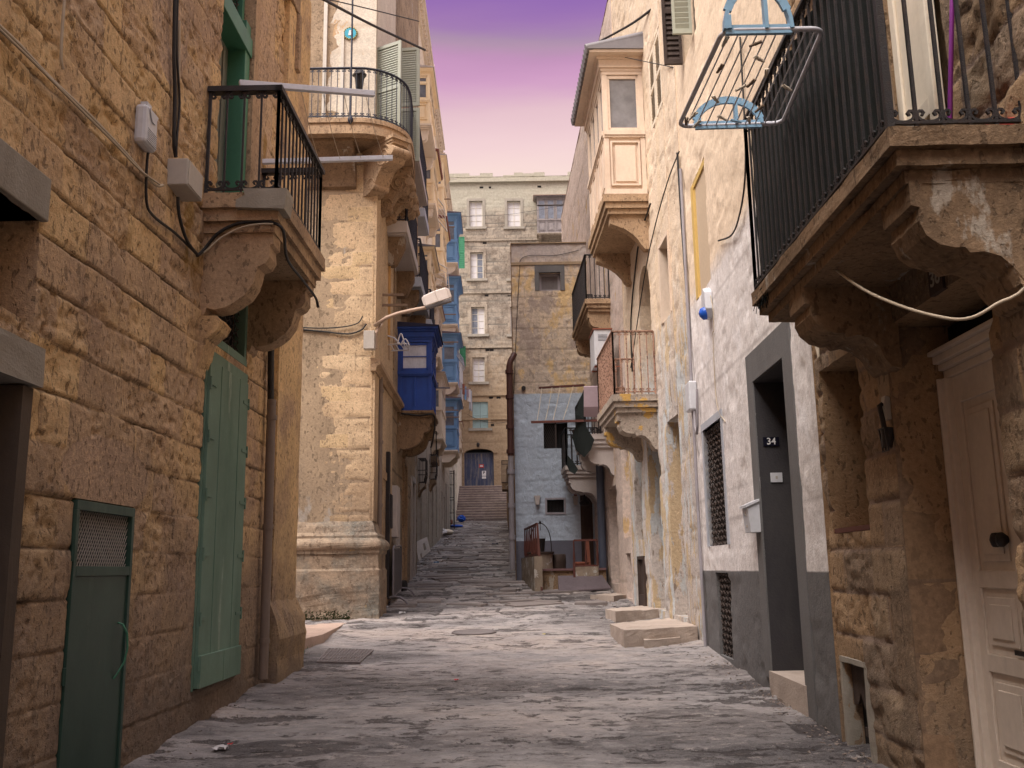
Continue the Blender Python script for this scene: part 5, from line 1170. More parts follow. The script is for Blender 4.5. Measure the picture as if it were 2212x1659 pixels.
for i, q in enumerate(W1):
    bl = {0: (0, 1), 1: (0, 1), 2: (0,), 4: (1,), 6: (0, 1), 8: None}.get(i, (1,))
    if i == 8: 
        mid = (q[0] + q[1]) / 2; louvre(FW, q[0], mid - .01, q[2], q[3], -.08, F0, TEAL, slats=26); louvre(FW, mid + .01, q[1], q[2], q[3], -.08, F0, TEAL, slats=26)
        m_ = MB(); m_.box(FW, q[0], q[1], q[2], q[3], -.27, -.2); m_.build('window_backing', DARK, F0)
    else: sash_window(FW, *q, -.20, F0, WHITE, GLASS, 4, 2, blind=bl, fw=.07, pmat=PAPER)
    surround(FW, *q, F0, CEMENT if i < 2 else STONE_F, .2, .05)
    m_ = MB(); m_.box(FW, q[0] - .3, q[1] + .3, q[2] - .2, q[2] - .01, -.05, .12); m_.build('sill', CEMENT, F0)
m_ = MB()
for y in (519, 632, 750, 853, 905): 
    z = fx(1060, y)[1]; m_.box(FW, 0, 19, z - .06, z + .06, -.05, .09)
z = fx(1060, 392)[1]; m_.box(FW, 0, 19, z - .1, z + .1, -.05, .22); m_.box(FW, 0, 19, z + .1, z + .2, -.05, .12); m_.build('string_course', STONE_F, F0)
rr = random.Random(9); x = .05; ztp = fx(1100, 381)[1]; m_ = MB()
while x < 18.5:
    w_ = rr.uniform(.35, .9); h_ = rr.choice([.0, .10, .22, .3, .3]); x2 = min(x + w_, 18.95)
    if h_ > 0: m_.box(FW, x, x2 - .01, ztp - .02, ztp + h_, -.6, .02)
    x = x2
m_.build('parapet', STONE_F, F0)
m_ = MB()
for (x, y) in ((1040, 405), (1060, 405), (1165, 403), (1047, 525), (1051, 638), (1101, 638), (1053, 756), (1062, 756), (1061, 859), (1077, 859), (1063, 918)):
    m_ = MB(); u_, z = fx(x, y); m_.box(FW, u_ - .15, u_ + .15, z - .08, z + .08, -.05, .004)
    m_.build('vent_hole', DARK, F0)
# gate with arch
m_ = MB(); gu0, gu1, gz0, gz1 = gate; zsp = fx(1035, 979)[1]; n_ = 14; w_ = (gu1 - gu0) / n_
for i in range(n_):
    m_.box(FW, gu0 + w_ * i, gu0 + w_ * (i + .55), gz0, zsp, -.40, -.33); m_.box(FW, gu0 + w_ * (i + .55), gu0 + w_ * (i + 1), gz0, zsp, -.40, -.36)
gt = m_.build('gate', GATEM, F0); m_ = MB(); m_.box(FW, gu0, gu1, zsp, zsp + .08, -.42, -.30); m_.box(FW, gu0 - .02, gu0 + .9, zsp - .36, zsp - .30, -.36, -.30); m_.build('gate_rail', PIPEB, gt)
m_ = MB(); m_.box(FW, gu0, gu1, zsp, gz1 + .05, -.6, -.5); m_.build('arch_opening', DARK, F0)
m_ = MB(); cx = (gu0 + gu1) / 2; hw = (gu1 - gu0) / 2; rise = gz1 - zsp - .02
N_ = 12
for i in range(N_):
    x0, x1 = -hw + 2 * hw * i / N_, -hw + 2 * hw * (i + 1) / N_; f = lambda x: zsp + .02 + rise * math.sqrt(max(0, 1 - (x / hw) ** 2)) * .96
    m_.hexa([FW.P(cx + x0, f(x0), -.5), FW.P(cx + x1, f(x1), -.5), FW.P(cx + x1, f(x1), -.002), FW.P(cx + x0, f(x0), -.002), FW.P(cx + x0, gz1 + .02, -.5), FW.P(cx + x1, gz1 + .02, -.5), FW.P(cx + x1, gz1 + .02, -.002), FW.P(cx + x0, gz1 + .02, -.002)])
for i in range(N_):
    a0, a1 = math.pi * i / N_, math.pi * (i + 1) / N_; g_ = lambda a, r: (cx + (hw + r) * math.cos(a), zsp + (rise + r) * math.sin(a)); q = [g_(a0, 0), g_(a1, 0), g_(a1, .28), g_(a0, .28)]; m_.hexa([FW.P(x, z, -.03) for x, z in q] + [FW.P(x, z, .06) for x, z in q])
m_.build('arch', STONE_F, F0)
def sign(px0, px1, py0, py1, n, nm, mat, label, cat='sign'):
    a = FW.hit(px0, py1, n); b = FW.hit(px1, py0, n); T = thing(nm, FW.P(a[0], a[1], n), label, cat); m_ = MB(); m_.box(FW, a[0], b[0], a[1], b[1], n - .03, n); m_.build('plate', mat, T); return T, a, b
T, a, b = sign(1035, 1045, 1003, 1010, -.30, 'notice_sign', REDC, 'small red and white notice on the blue gate')
m_ = MB(); m_.box(FW, a[0] + .05, b[0] - .05, a[1] + .06, a[1] + .14, -.302, -.297); m_.box(FW, a[0] + .08, b[0] - .08, b[1] - .11, b[1] - .05, -.302, -.297); m_.build('white_band', NUMW, T)
T, a, b = sign(1041, 1050, 1017, 1028, -.30, 'no_parking_sign', NUMW, 'small white sign with a letter P on the blue gate below the red notice')
text_mesh('P', .26, lambda x, y, o: FW.P((a[0] + b[0]) / 2 + x, (a[1] + b[1]) / 2 + .04 + y, -.299 + o), NUMB, T, bold=.008)
T, a, b = sign(1041, 1050, 1029, 1034, -.30, 'gate_notice', NUMW, 'tiny white notice under the parking sign on the blue gate')
m_ = MB(); u_, z = fx(1033, 962); m_.lathe([(.03, 0), (.10, .05), (.12, .25), (.05, .32)], FW.P(u_, z - .15, .2), 8); m_.tube([FW.P(u_, z + .17, .2), FW.P(u_, z + .2, -.02)], .03, 5)
tag(m_.build('gate_lamp', IRON), 'little black lamp above the arch of the blue gate', 'lamp')
# grey timber balcony at the top right of that building
q = fwin(1161, 1236, 433, 512)
g_ = gallery(FW, q[0], q[1], .9, q[2], q[3], F0, paint('weathered_grey_timber', (.27, .24, .23), .2, (.12, .10, .11), .6, 6, chips=(.10, .09, .12), chip_thr=.6, chip_scale=6, bump=.1), GLASS, TILE, STONE_F, .5, bays=4, transom=True, split=.36, top=.14, over=.25)
m_ = MB(); u_, z = fx(1198, 424); m_.box(FW, u_ - 1.0, u_ + 1.0, z - .1, z + .12, -.05, .3); m_.box(FW, u_ - .9, u_ - .1, z + .12, z + .3, -.05, .2); m_.box(FW, u_ + .1, u_ + .9, z + .12, z + .3, -.05, .2); m_.build('window_hood', STONE_F, F0)
cable('overhead_wire', [at(905, 482, 40), at(960, 470, 50), at(1100, 463, 60), at(1235, 440, 45), at(1500, 372, 14.5)], .012, RUBBER, 'thin wire crossing the street in front of the tall end building', 'wire')
cable('overhead_wire', [at(1010, 1075 - 180, 60), at(1100, 910, 60)], .012, RUBBER, 'wire low across the end building above the gate', 'wire', sag=.3)
# ================================================================ RIGHT NEAR HOUSE (brown stone, big balcony)
WR = Wall((2.30, 0), (2.47, 14), -1)
R0 = thing('brown_stone_house', WR.P(5, 0, -2), 'dark brown stone house with a white door under a big screened iron balcony', 'house')
holesR = [(4.58, 5.85, -.2, 3.06, .42), (6.47, 7.28, 1.82, 3.07, .42), (6.78, 7.24, .30, .90, .12), (4.70, 5.62, 3.62, 6.2, .3)]
wall_sheet(WR, R0, STONE_R, 2.8, 7.38, -.4, 8.0, holesR, .022, course=.30, blk=(.22, .7), joint=.018, jw=.030, amp=.020, pit=.012, seed=24, depth=5, dress=lambda U, Z: np.clip((fbm(U * 2, Z * 1.6, 3, 99) - .62) * 8, 0, 1) * .8, back=.6)
mb = MB(); mb.box(WR, -9, 2.79, -.8, 10.5, -5, 0); mb.box(WR, 2.8, 7.37, 8.01, 10.5, -5, 0.0); mb.build('upper_wall', STONE_R, R0)  # unseen stretch behind the camera, added to darken the near street
# smooth far jamb of the door recess, laid in big blocks
JW = Wall((WR.P(5.852, 0).x - .012, WR.P(5.852, 0).y - .006), (WR.P(5.852, 0).x + .43, WR.P(5.852, 0).y - .006), 1)
wall_sheet(JW, R0, stone('smooth_jamb_stone', [(.26, .17, .105), (.21, .15, .105), (.29, .19, .11)], joint=(.12, .085, .065), stain=(.09, .065, .045), stain_amt=.3, off=56, bump=.25, pitc=.25), .0, .43, -.2, 3.06, [], .03, course=.42, blk=(.5, .9), joint=.008, jw=.02, amp=.006, pit=.003, seed=25, depth=.02, back=.01, name='door_jamb', ends=False)
# white panelled door with a moulded cap
cz = 2.72; du0, du1 = 4.60, 5.84
dm = MB(); dn = -.36
dm.box(WR, du0, du1, -.2, cz, dn - .06, dn); 
for a in (du0 + .02, (du0 + du1) / 2 - .06, du1 - .14): dm.box(WR, a, a + .12, -.1, cz - .02, dn, dn + .018)
pan = [(.42, .50), (.62, .78), (1.42, 1.52), (2.52, 2.62)]
for z0, z1 in ((.42, .50), (.98, 1.08), (1.45, 1.55), (2.55, cz)): dm.box(WR, du0 + .02, du1 - .02, z0, z1, dn, dn + .017)
mid = (du0 + du1) / 2
for a0, a1 in ((du0 + .14, mid - .06), (mid + .06, du1 - .14)):
    for z0, z1 in ((.50, .98), (1.08, 1.45), (1.55, 2.55)):
        i = .05; dm.box(WR, a0 + i, a1 - i, z0 + i, z1 - i, dn, dn + .012); dm.box(WR, a0 + i + .04, a1 - i - .04, z0 + i + .04, z1 - i - .04, dn + .012, dn + .022)
dr_ = dm.build('white_door', paint('shaded_white_door_paint', (.72, .63, .54), .06, (.28, .22, .18), .25, 3, bump=.05, rough=.5), R0, bevel=.006)
fm = MB(); fm.box(WR, du1 - .06, du1 + .0, -.2, cz, dn, dn + .06); fm.box(WR, du1 - .02, du1 + .003, -.2, cz, dn, dn + .09)
for i, (a, b, o) in enumerate(((cz, cz + .05, .04), (cz + .05, cz + .09, .07), (cz + .09, cz + .14, .10), (cz + .14, cz + .17, .13))): fm.box(WR, du0, du1 + .003, a, b - .001, dn - .05, dn + o)
fm.build('door_cap', MATS['shaded_white_door_paint'], R0, bevel=.006)
bk = MB(); bk.box(WR, du0 - .01, du1 + .01, cz + .17, 3.05, dn - .05, dn - .02); bk.build('transom_void', DARK, R0)
kn = MB(); kc = WR.P(*WR.hit(2155, 1166, dn + .05), dn + .05)
for dd in (-.032, .032): kn.tube([kc - WR.n * .04 + WR.e * dd, kc - WR.n * .01 + WR.e * dd, kc + WR.n * .01 + WR.e * dd, kc + WR.n * .025 + WR.e * dd], [.02, .042, .040, .012], 12)
kn.build('door_knob', IRON, dr_)
sl = MB(); u_, z_ = WR.hit(2200, 1412, dn + .03); sl.box(WR, u_ - .12, u_ + .05, z_ - .012, z_ + .014, dn + .02, dn + .026); sl.build('letter_slot', IRON, dr_)
# recessed window with a dark grating inside
wb = MB(); wb.box(WR, 6.47, 7.28, 1.82, 3.07, -.44, -.40); wb.build('window_void', DARK, R0)
tm = MB(); tm.box(WR, 6.49, 7.26, 1.825, 1.86, -.20, -.02); tm.build('window_sill', REDW, R0)
# broken meter niche
nb = MB(); nb.box(WR, 6.78, 7.24, .30, .90, -.14, -.115); nb.build('niche_void', DARK, R0)
nb = MB(); nb.prism([(6.80, .56), (6.80, .89), (7.22, .89), (7.22, .60), (7.12, .62), (7.06, .70), (7.0, .60), (6.92, .60), (6.88, .54)], lambda p: WR.P(p[0], p[1], -.07), lambda p: WR.P(p[0], p[1], -.05)); nb.box(WR, 6.86, 7.0, .42, .48, -.10, -.04); nb.build('broken_board', DWOOD, R0)
nb = MB(); nb.box(WR, 6.73, 6.78, .26, .92, -.1, .012); nb.box(WR, 7.24, 7.28, .26, .92, -.1, .012); nb.box(WR, 6.74, 7.28, .90, .94, -.1, .016); rough_up(nb.build('niche_frame', CEMENT, R0), 3, .008)
# balcony: slab, S brackets, iron railing, netting
B = empty_part('balcony', R0); bu0, bu1, bn, bz = 4.06, 6.66, .60, 3.54
slab(WR, bu0 - .05, bu1 + .03, bn + .03, bz, B, STONE_TD, .24, steps=((0, 1), (.04, .4), (.09, .3)), rough=.012)
bracket(WR, 5.92, .34, .53, 3.31, .53, B, STONE_TD, BR_W, rough=.016); bracket(WR, 4.27, .34, .52, 3.31, .56, B, STONE_TD, BR_W, rough=.018)
mb = MB(); balcony_rail(WR, bu0, bu1, bn, bz, 1.32, .108, .0095, mb, near=False); rail_run(mb, WR.P(bu0, bz, -.25), WR.P(bu0, bz, bn), 1.32, .128, .0115)
mb.bar(WR.P(bu0, bz - .02, bn), WR.P(bu0, bz + 1.36, bn), .034)
mb.build('railing', IRON, B)
nt_ = MB(); rr = random.Random(3); NU = 60; NZ = 14; vs = []; fs = []
for i in range(NU + 1):
    for j in range(NZ + 1):
        u = bu0 + .03 + (bu1 - bu0 - .03) * i / NU; z = bz + .0 + 1.28 * j / NZ - (.06 * rr.random() if j == 0 else 0); vs.append(WR.P(u, z, bn - .035 - .012 * math.sin(i * 1.9) - .006 * rr.random()))
for i in range(NU):
    for j in range(NZ): a = i * (NZ + 1) + j; fs.append((a, a + NZ + 1, a + NZ + 2, a + 1))
nt_.add(vs, fs, True); vs = []; fs = []
for i in range(31):
    for j in range(7):
        n_ = -.25 + (bn - .05 + .25) * i / 30; z = bz + .83 + .5 * j / 6 - (.03 * rr.random() if j == 0 else 0); vs.append(WR.P(bu0 + .045 + .006 * rr.random(), z, n_))
for i in range(30):
    for j in range(6): a = i * 7 + j; fs.append((a, a + 7, a + 8, a + 1))
nt_.add(vs, fs, True); nt_.build('netting', NETM, B)
hg = MB()
for k in range(60):
    u = bu1 - .25 + rr.uniform(-.05, .2); z = bz - .02; a = rr.uniform(-1, 1) * .05; hg.tube([WR.P(u, z, bn + .0), WR.P(u + a, z - rr.uniform(.02, .16), bn + rr.uniform(-.02, .04))], .003, 3)
hg.build('net_tatters', NETM, B)
# what stands on that balcony
bd = MB(); F_ = lambda a, z, o: WR.P(4.80, z, -.02) + (WR.e * -.35 + WR.n * .25).normalized() * a + WR.n * o
def fb(m_, a0, a1, c0, c1, o0, o1): m_.hexa([F_(a0, c0, o0), F_(a1, c0, o0), F_(a1, c0, o1), F_(a0, c0, o1), F_(a0, c1, o0), F_(a1, c1, o0), F_(a1, c1, o1), F_(a0, c1, o1)])
wd = MB(); lu0, lu1 = 4.72, 5.18
wd.box(WR, lu0, lu1, 3.55, 5.8, .02, .06)
for a, b, c, d_ in ((lu0, lu0 + .07, 3.55, 5.8), (lu1 - .07, lu1, 3.55, 5.8), (lu0 + .07, lu1 - .07, 3.55, 3.66), (lu0 + .07, lu1 - .07, 3.98, 4.08), (lu0 + .07, lu1 - .07, 5.6, 5.8)): wd.box(WR, a, b, c, d_, .06, .078)
wd.box(WR, lu0 + .13, lu1 - .13, 3.72, 3.92, .06, .07); wd.build('balcony_door', CREAM2, R0, bevel=.004)
m_ = MB(); m_.tube([WR.P(4.55, 3.56, .12), WR.P(4.45, 4.9, .0)], .012, 8); tag(m_.build('purple_stick', PURP), 'purple stick with yellow spots leaning behind the big balcony railing', 'stick')
m_ = MB(); m_.tube([WR.P(4.95, 3.56, .20), WR.P(5.35, 4.95, .05)], .018, 8); tag(m_.build('broom_handle', WOOD), 'brown wooden broom handle leaning inside the big right balcony', 'broom handle')
m_ = MB(); c_ = WR.P(5.25, 3.54, .38); m_.lathe([(.05, 0), (.055, .05), (.035, .08), (.03, .3), (.05, .33), (.055, .38), (.04, .42)], c_, 12); tag(m_.build('wooden_post', REDW), 'dark turned wooden post standing at the inner corner of the big balcony', 'post')
m_ = MB(); c_ = WR.P(4.22, 3.54, .0); m_.lathe([(.06, 0), (.10, .02), (.12, .07), (.11, .08), (.05, .03)], c_, 12); tag(m_.build('red_bowl', REDC), 'red plastic bowl on the floor of the big right balcony', 'bowl')
# things on the brown wall
T = thing('number_plaque', WR.P(5.45, 3.30, 0), 'small stone house number 36 under the big balcony above the white door', 'house number')
u_, z_ = WR.hit(2023, 600, .01)
m_ = MB(); m_.box(WR, u_ - .085, u_ + .085, z_ - .085, z_ + .085, -.01, .02); m_.build('plate', DWOOD, T)
text_mesh('36', .13, lambda x, y, o: WR.P(u_ - x, z_ + y, .02 + o), CEMENT, T, bold=.002); T.location = T.location
T = thing('old_wall_lamp', WR.P(5.97, 2.3, 0), 'broken black metal lamp bracket on the brown stone pillar', 'lamp bracket')
u_, z_ = WR.hit(1912, 900, .03)
m_ = MB(); m_.prism([(0, .12), (.03, .13), (.04, .08), (.03, -.02), (0, -.02)], lambda p: WR.P(u_ - .03, z_ + p[1], p[0]), lambda p: WR.P(u_ + .03, z_ + p[1], p[0])); m_.build('back_plate', PLASG, T)
m_ = MB(); m_.tube([WR.P(u_, z_ + .08, .04), WR.P(u_, z_ + .07, .06), WR.P(u_ - .02, z_ - .02, .055), WR.P(u_ - .03, z_ - .1, .05)], .016, 8); m_.build('arm', IRON, T)
m_ = MB(); m_.tube([WR.P(u_ - .03, z_ - .08, .03), WR.P(u_ - .04, z_ - .2, .05)], [.045, .03], 8)
for dd in (-.045, .0, .045): m_.tube([WR.P(u_ + dd - .03, z_ - .08, .07), WR.P(u_ + dd - .04, z_ - .22, .06)], .006, 4)
m_.tube([WR.P(u_ - .09, z_ - .22, .06), WR.P(u_ + .02, z_ - .22, .06)], .006, 4); m_.tube([WR.P(u_ - .08, z_ - .08, .07), WR.P(u_ + .03, z_ - .08, .07)], .006, 4); m_.build('lamp_cage', IRON, T)
cable('drooping_cable', [WR.P(6.2, 3.10, .45), at(1762, 532, 6.15), at(1800, 577, 5.5), at(1860, 622, 4.9), at(1930, 655, 4.5), at(2010, 680, 4.25), at(2085, 689, 4.05), at(2150, 658, 3.98), at(2240, 585, 3.9), WR.P(3.45, 3.35, .02)], .008, CREAMC, 'cream cable drooping in a curve below the big right balcony')
cable('hanging_cable', [at(1758, 534, 6.2), at(1722, 600, 6.6), WR.P(7.2, 3.45, .03), WR.P(7.18, 3.15, .02), WR.P(7.30, 3.4, .02), WR.P(7.5, 3.5, .02)], .009, CREAMC, 'short cream cable hanging down the joint between white and brown houses')
# clothes airer hooked over the big balcony railing
T = thing('clothes_airer', WR.P(5.0, 4.3, .9), 'metal clothes airer with light blue plastic ends by the big right balcony', 'clothes airer')
za = 4.36
def on_z(px, py, z): d = ray(px, py); return EYE + d * ((z - EYE.z) / d.z)
c = [on_z(1562, 66, za), on_z(1779, 62, za), on_z(1690, 266, za), on_z(1466, 273, za)]
def rrect(c, r, k=5):
    o = []
    for i in range(4):
        p = c[i]; a = (c[i - 1] - p).normalized(); b = (c[(i + 1) % 4] - p).normalized(); s = p + a * r; e = p + b * r
        for t in range(k + 1): t /= k; o.append(s * (1 - t) ** 2 + p * 2 * t * (1 - t) + e * t * t)
    return o + [o[0]]
m_ = MB(); m_.tube(rrect(c, .07), .014, 8, False); m_.build('frame', ALU, T)
for k in range(10):
    t = (k + .8) / 10.6; m_ = MB(); m_.tube([c[0].lerp(c[1], t), c[3].lerp(c[2], t)], .0045, 5); m_.build('rod', ALU, T)
def hoop(a, b, h, inner=True):
    m_ = MB(); ex = (b - a); L_ = ex.length; ex = ex.normalized(); up = Vector((0, 0, 1))
    P_ = [a + ex * (L_ * (.5 - .5 * math.cos(math.pi * t / 14))) + up * (h * math.sin(math.pi * t / 14)) for t in range(15)]
    for i in range(14):
        p, q = P_[i], P_[i + 1]; m_.bar(p, q, .020, .045)
    m_.bar(a, b, .022, .05); m_.bar(a.lerp(b, .06) + up * .0, a.lerp(b, .06) + up * (h * .3), .02, .05)
    if inner: m_.bar(a.lerp(b, .62), a.lerp(b, .62) + up * h * .92, .02, .045)
    return m_.build('plastic_end', PLASB, T)
hoop(c[0].lerp(c[1], .02), c[0].lerp(c[1], .68), .26); hoop(c[3].lerp(c[2], .16), c[3].lerp(c[2], .80), .17)
pegr = random.Random(12); pegs = [(1482, 262, 4), (1505, 268, 1), (1497, 250, 0), (1560, 255, 2), (1590, 262, 3), (1618, 60 + 200, 2), (1546, 215, 0), (1600, 190, 2), (1640, 235, 4), (1555, 148, 4), (1566, 90, 1), (1622, 180, 4), (1640, 128, 0), (1655, 158, 2), (1700, 190, 0), (1632, 95, 4)]
colp = [CREAM2, WHITE, CREAM2, PLASB, WOOD]
for x, y, cidx in pegs:
    p = on_z(x, y, za - .02); a = pegr.uniform(0, 3.14); ax = Vector((math.cos(a), math.sin(a), -.25)).normalized(); sd = ax.cross(Vector((0, 0, 1))).normalized(); m_ = MB()
    m_.bar(p - ax * .035 - sd * .006, p + ax * .035 - sd * .001, .009, .008); m_.bar(p - ax * .035 + sd * .008, p + ax * .035 + sd * .002, .009, .008); m_.tube([p - sd * .010, p + sd * .012], .006, 5)
    tag(m_.build('clothes_peg', colp[cidx]), 'clothes peg clipped on a rod of the metal airer', 'clothes peg', 'clothes pegs on the airer')
cable('wall_wire', [WR.P(8.9, 6.9, .02)] + on(WR, [(1610, 300), (1608, 400), (1596, 470), (1580, 508), (1552, 520)], .03), .010, RUBBER, 'black wire curving down the cream wall below the airer')

# ================================================================ WHITE AND GREY HOUSE
R1 = thing('white_house', WR.P(10, 0, -2), 'white rendered house with a grey base and dark grey doorway number 34', 'house')
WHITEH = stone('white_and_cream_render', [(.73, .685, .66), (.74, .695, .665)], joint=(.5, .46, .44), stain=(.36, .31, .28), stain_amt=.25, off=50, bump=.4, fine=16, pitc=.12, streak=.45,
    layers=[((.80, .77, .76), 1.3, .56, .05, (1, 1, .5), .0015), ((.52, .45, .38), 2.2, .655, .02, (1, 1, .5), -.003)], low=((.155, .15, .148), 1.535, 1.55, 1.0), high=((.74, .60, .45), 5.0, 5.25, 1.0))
holes1 = [(8.24, 9.36, .60, 3.40, .62), (11.02, 12.15, 1.84, 3.30, .14), (11.10, 11.86, .56, 1.52, .16), (11.15, 12.15, 5.03, 6.62, .16), (11.2, 12.1, 8.4, 10.0, .2), (13.05, 13.5, 8.4, 9.4, .2)]
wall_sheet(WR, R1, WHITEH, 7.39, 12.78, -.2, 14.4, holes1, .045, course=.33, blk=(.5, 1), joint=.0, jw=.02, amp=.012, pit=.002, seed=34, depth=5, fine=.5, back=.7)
sr = MB()
for a, b, c_, d_ in ((7.98, 8.24, .0, 3.40), (9.36, 9.60, .55, 3.40), (7.98, 9.60, 3.40, 3.70)): sr.box(WR, a, b, c_, d_, -.05, .012)
sr.build('door_surround', PLAST_G, R1)
jm = MB(); jm.box(WR, 9.352, 9.37, .60, 3.40, -.61, -.002); jm.box(WR, 8.23, 8.248, .60, 3.4, -.61, -.002); jm.box(WR, 8.24, 9.36, 3.388, 3.405, -.61, -.002); jm.box(WR, 8.24, 9.36, .6, 3.4, -.62, -.59); jm.build('recess_lining', PLAST_GD, R1)
stp = MB(); stp.box(WR, 8.2, 9.37, .28, .62, -.55, .03); rough_up(stp.build('threshold', STEPS, R1), 3, .006)
JX = lambda x, y, o: WR.P(9.352 - o, y, x)          # the far jamb of the recess, facing the camera: x runs out of the wall
def jam(px, py):
    nn, zz = WR.cut(px, py, 9.35); return nn, zz
n0, z0_ = jam(1649, 964); n1, z1_ = jam(1682, 944)
T = thing('number_plate', WR.P(9.34, z0_, (n0 + n1) / 2), 'black enamel house number 34 inside the dark grey doorway', 'house number')
m_ = MB(); m_.hexa([JX(a, z, o) for z in (z0_, z1_) for a, o in ((n0, 0), (n1, 0), (n1, .01), (n0, .01))]); m_.build('plate', NUMB, T)
m_ = MB()
cx_, cz_ = (n0 + n1) / 2, (z0_ + z1_) / 2
text_mesh('34', (z1_ - z0_) * 1.05, lambda x, y, o: JX(cx_ - x, cz_ + y, .0105 + o), NUMW, T, bold=.001)
n0, z0_ = jam(1665, 1042); n1, z1_ = jam(1689, 1021)
T = thing('doorbell', WR.P(9.34, z0_, (n0 + n1) / 2), 'square white doorbell switch inside the dark grey doorway below number 34', 'doorbell')
m_ = MB(); m_.hexa([JX(a, z, o) for z in (z0_, z1_) for a, o in ((n0, 0), (n1, 0), (n1, .012), (n0, .012))]); m_.build('plate', PLASW, T, bevel=.002)
m_ = MB(); cx_, cz_ = (n0 + n1) / 2, (z0_ + z1_) / 2; m_.hexa([JX(a, z, o) for z in (cz_ - .014, cz_ + .014) for a, o in ((cx_ - .01, .012), (cx_ + .01, .012), (cx_ + .01, .016), (cx_ - .01, .016))]); m_.build('button', PLASG, T)
m_ = MB(); m_.hexa([JX(a, z, o) for z in (3.395, 3.398) for a, o in ((-.5, .0), (-.49, .0), (-.49, .01), (-.5, .01))])
# letter box
u_, zt = WR.hit(1622, 1080, .0); T = thing('letter_box', WR.P(9.75, 1.9, 0), 'white metal letter box with a sloping lid beside door 34', 'letter box')
lu = WR.hit(1645, 1110, .0)[0]; zt = WR.cut(1630, 1078, 9.45)[1]; zb = WR.cut(1630, 1150, 9.45)[1]
m_ = MB(); m_.prism([(0, zb), (.11, zb), (.13, zt - .07), (0, zt - .02)], lambda p: WR.P(9.40, p[1], p[0]), lambda p: WR.P(9.64, p[1], p[0])); m_.build('case', PLASW, T, bevel=.004)
m_ = MB(); m_.prism([(0, zt + .005), (.15, zt - .06), (.15, zt - .085), (0, zt - .02)], lambda p: WR.P(9.385, p[1], p[0]), lambda p: WR.P(9.655, p[1], p[0])); m_.build('lid', PLASW, T)
m_ = MB(); m_.box(WR, 9.50, 9.56, zb + .05, zb + .085, .112, .116); m_.box(WR, 9.50, 9.53, zt - .16, zt - .12, .120, .130); m_.build('badge', PLASG, T)
# window grilles
for (a, b, c_, d_) in ((11.04, 12.13, 1.86, 3.28), (11.12, 11.84, .58, 1.50)):
    grille(WR, a, b, c_, d_, -.05, R1, MESH, .085, .0085, 'iron_grille', .022); m_ = MB(); m_.box(WR, a - .02, b + .02, c_ - .02, d_ + .02, -.15, -.125); m_.build('window_void', DARK, R1)
surround(WR, 11.02, 12.15, 1.84, 3.30, R1, CONCB, .09, .012)
# cream window upstairs with yellow frame
m_ = MB(); m_.box(WR, 11.16, 11.95, 5.04, 6.60, -.08, -.03); m_.build('blind', BLINDC, R1); m_ = MB(); m_.box(WR, 12.0, 12.14, 5.04, 6.6, -.15, .0); m_.box(WR, 11.95, 12.0, 5.04, 6.6, -.15, -.02); m_.box(WR, 11.15, 12.15, 6.54, 6.62, -.15, -.01); m_.build('window_frame', YELLOWF, R1)
for (a, b, c_, d_) in ((11.2, 12.1, 8.4, 10.0),):
    m_ = MB(); m_.box(WR, a, b, c_, d_, -.2, -.17); m_.build('window_void', DARKW, R1)
    louvre(WR, 0, .5, c_, d_, 0, R1, LGREEN, f=lambda x, z, o: WR.P(11.3 + o, z, .02 + x * .5), slats=22); louvre(WR, 0, .42, c_, d_, 0, R1, DWOOD, f=lambda x, z, o: WR.P(12.1 - o, z, .02 + x * .6), slats=22)
cd = MB(); cd.tube([WR.P(12.58, .55, .04), WR.P(12.60, 2.0, .04), WR.P(12.62, 7.1, .03)], .022, 8); cd.build('conduit', PIPEL, R1)
cable('wall_cable', [WR.P(12.75, 7.4, .04), WR.P(12.70, 6.4, .04), WR.P(12.66, 5.2, .03), WR.P(12.66, 4.6, .03)], .016, RUBBER, 'black cable dropping past the cream upstairs window on the right')
# alarm siren, meter box
u_, z_ = WR.hit(1521, 662, .08); T = thing('alarm_siren', WR.P(11.3, 4.5, 0), 'white alarm siren with a blue lamp high on the white house', 'alarm siren')
m_ = MB(); m_.prism([(-.14, -.06), (-.12, .16), (0, .24), (.12, .16), (.14, -.06), (.06, -.16), (-.06, -.16)], lambda p: WR.P(u_ + p[0], z_ + p[1], 0), lambda p: WR.P(u_ + p[0] * .9, z_ + p[1] * .95, .09)); m_.build('case', PLASW, T, bevel=.008)
m_ = MB(); m_.tube([WR.P(u_ - .05, z_ - .10, .08), WR.P(u_ - .05, z_ - .11, .12), WR.P(u_ - .05, z_ - .12, .15)], [.08, .075, .03], 14); m_.build('lamp', BLUEP, T)
cable('siren_cable', [WR.P(u_ - .12, z_ + .1, .02), WR.P(u_ - .22, z_ - .1, .02), WR.P(u_ - .2, z_ - .35, .02), WR.P(u_ - .1, z_ - .42, .015), WR.P(u_ - .08, z_ - 1.2, .012), WR.P(u_ - .5, z_ - 1.5, .012)], .006, CREAMC, 'thin cream cable looping below the alarm siren')
T = thing('meter_box', WR.P(12.55, 3.4, 0), 'white plastic meter box on the edge of the white house, over a looped pipe', 'meter box')
u_, z_ = WR.hit(1493, 858, .06)
m_ = MB(); m_.box(WR, u_ - .14, u_ + .16, z_ - .19, z_ + .20, 0, .11); m_.build('case', PLASW, T, bevel=.02)
m_ = MB(); m_.tube([WR.P(u_ - .1, z_ - .18, .05), WR.P(u_ - .12, z_ - .42, .05), WR.P(u_ - .22, z_ - .52, .05), WR.P(u_ - .30, z_ - .42, .05), WR.P(u_ - .30, z_ + .05, .03)], .018, 7); m_.build('pipe_loop', PIPEL, T)

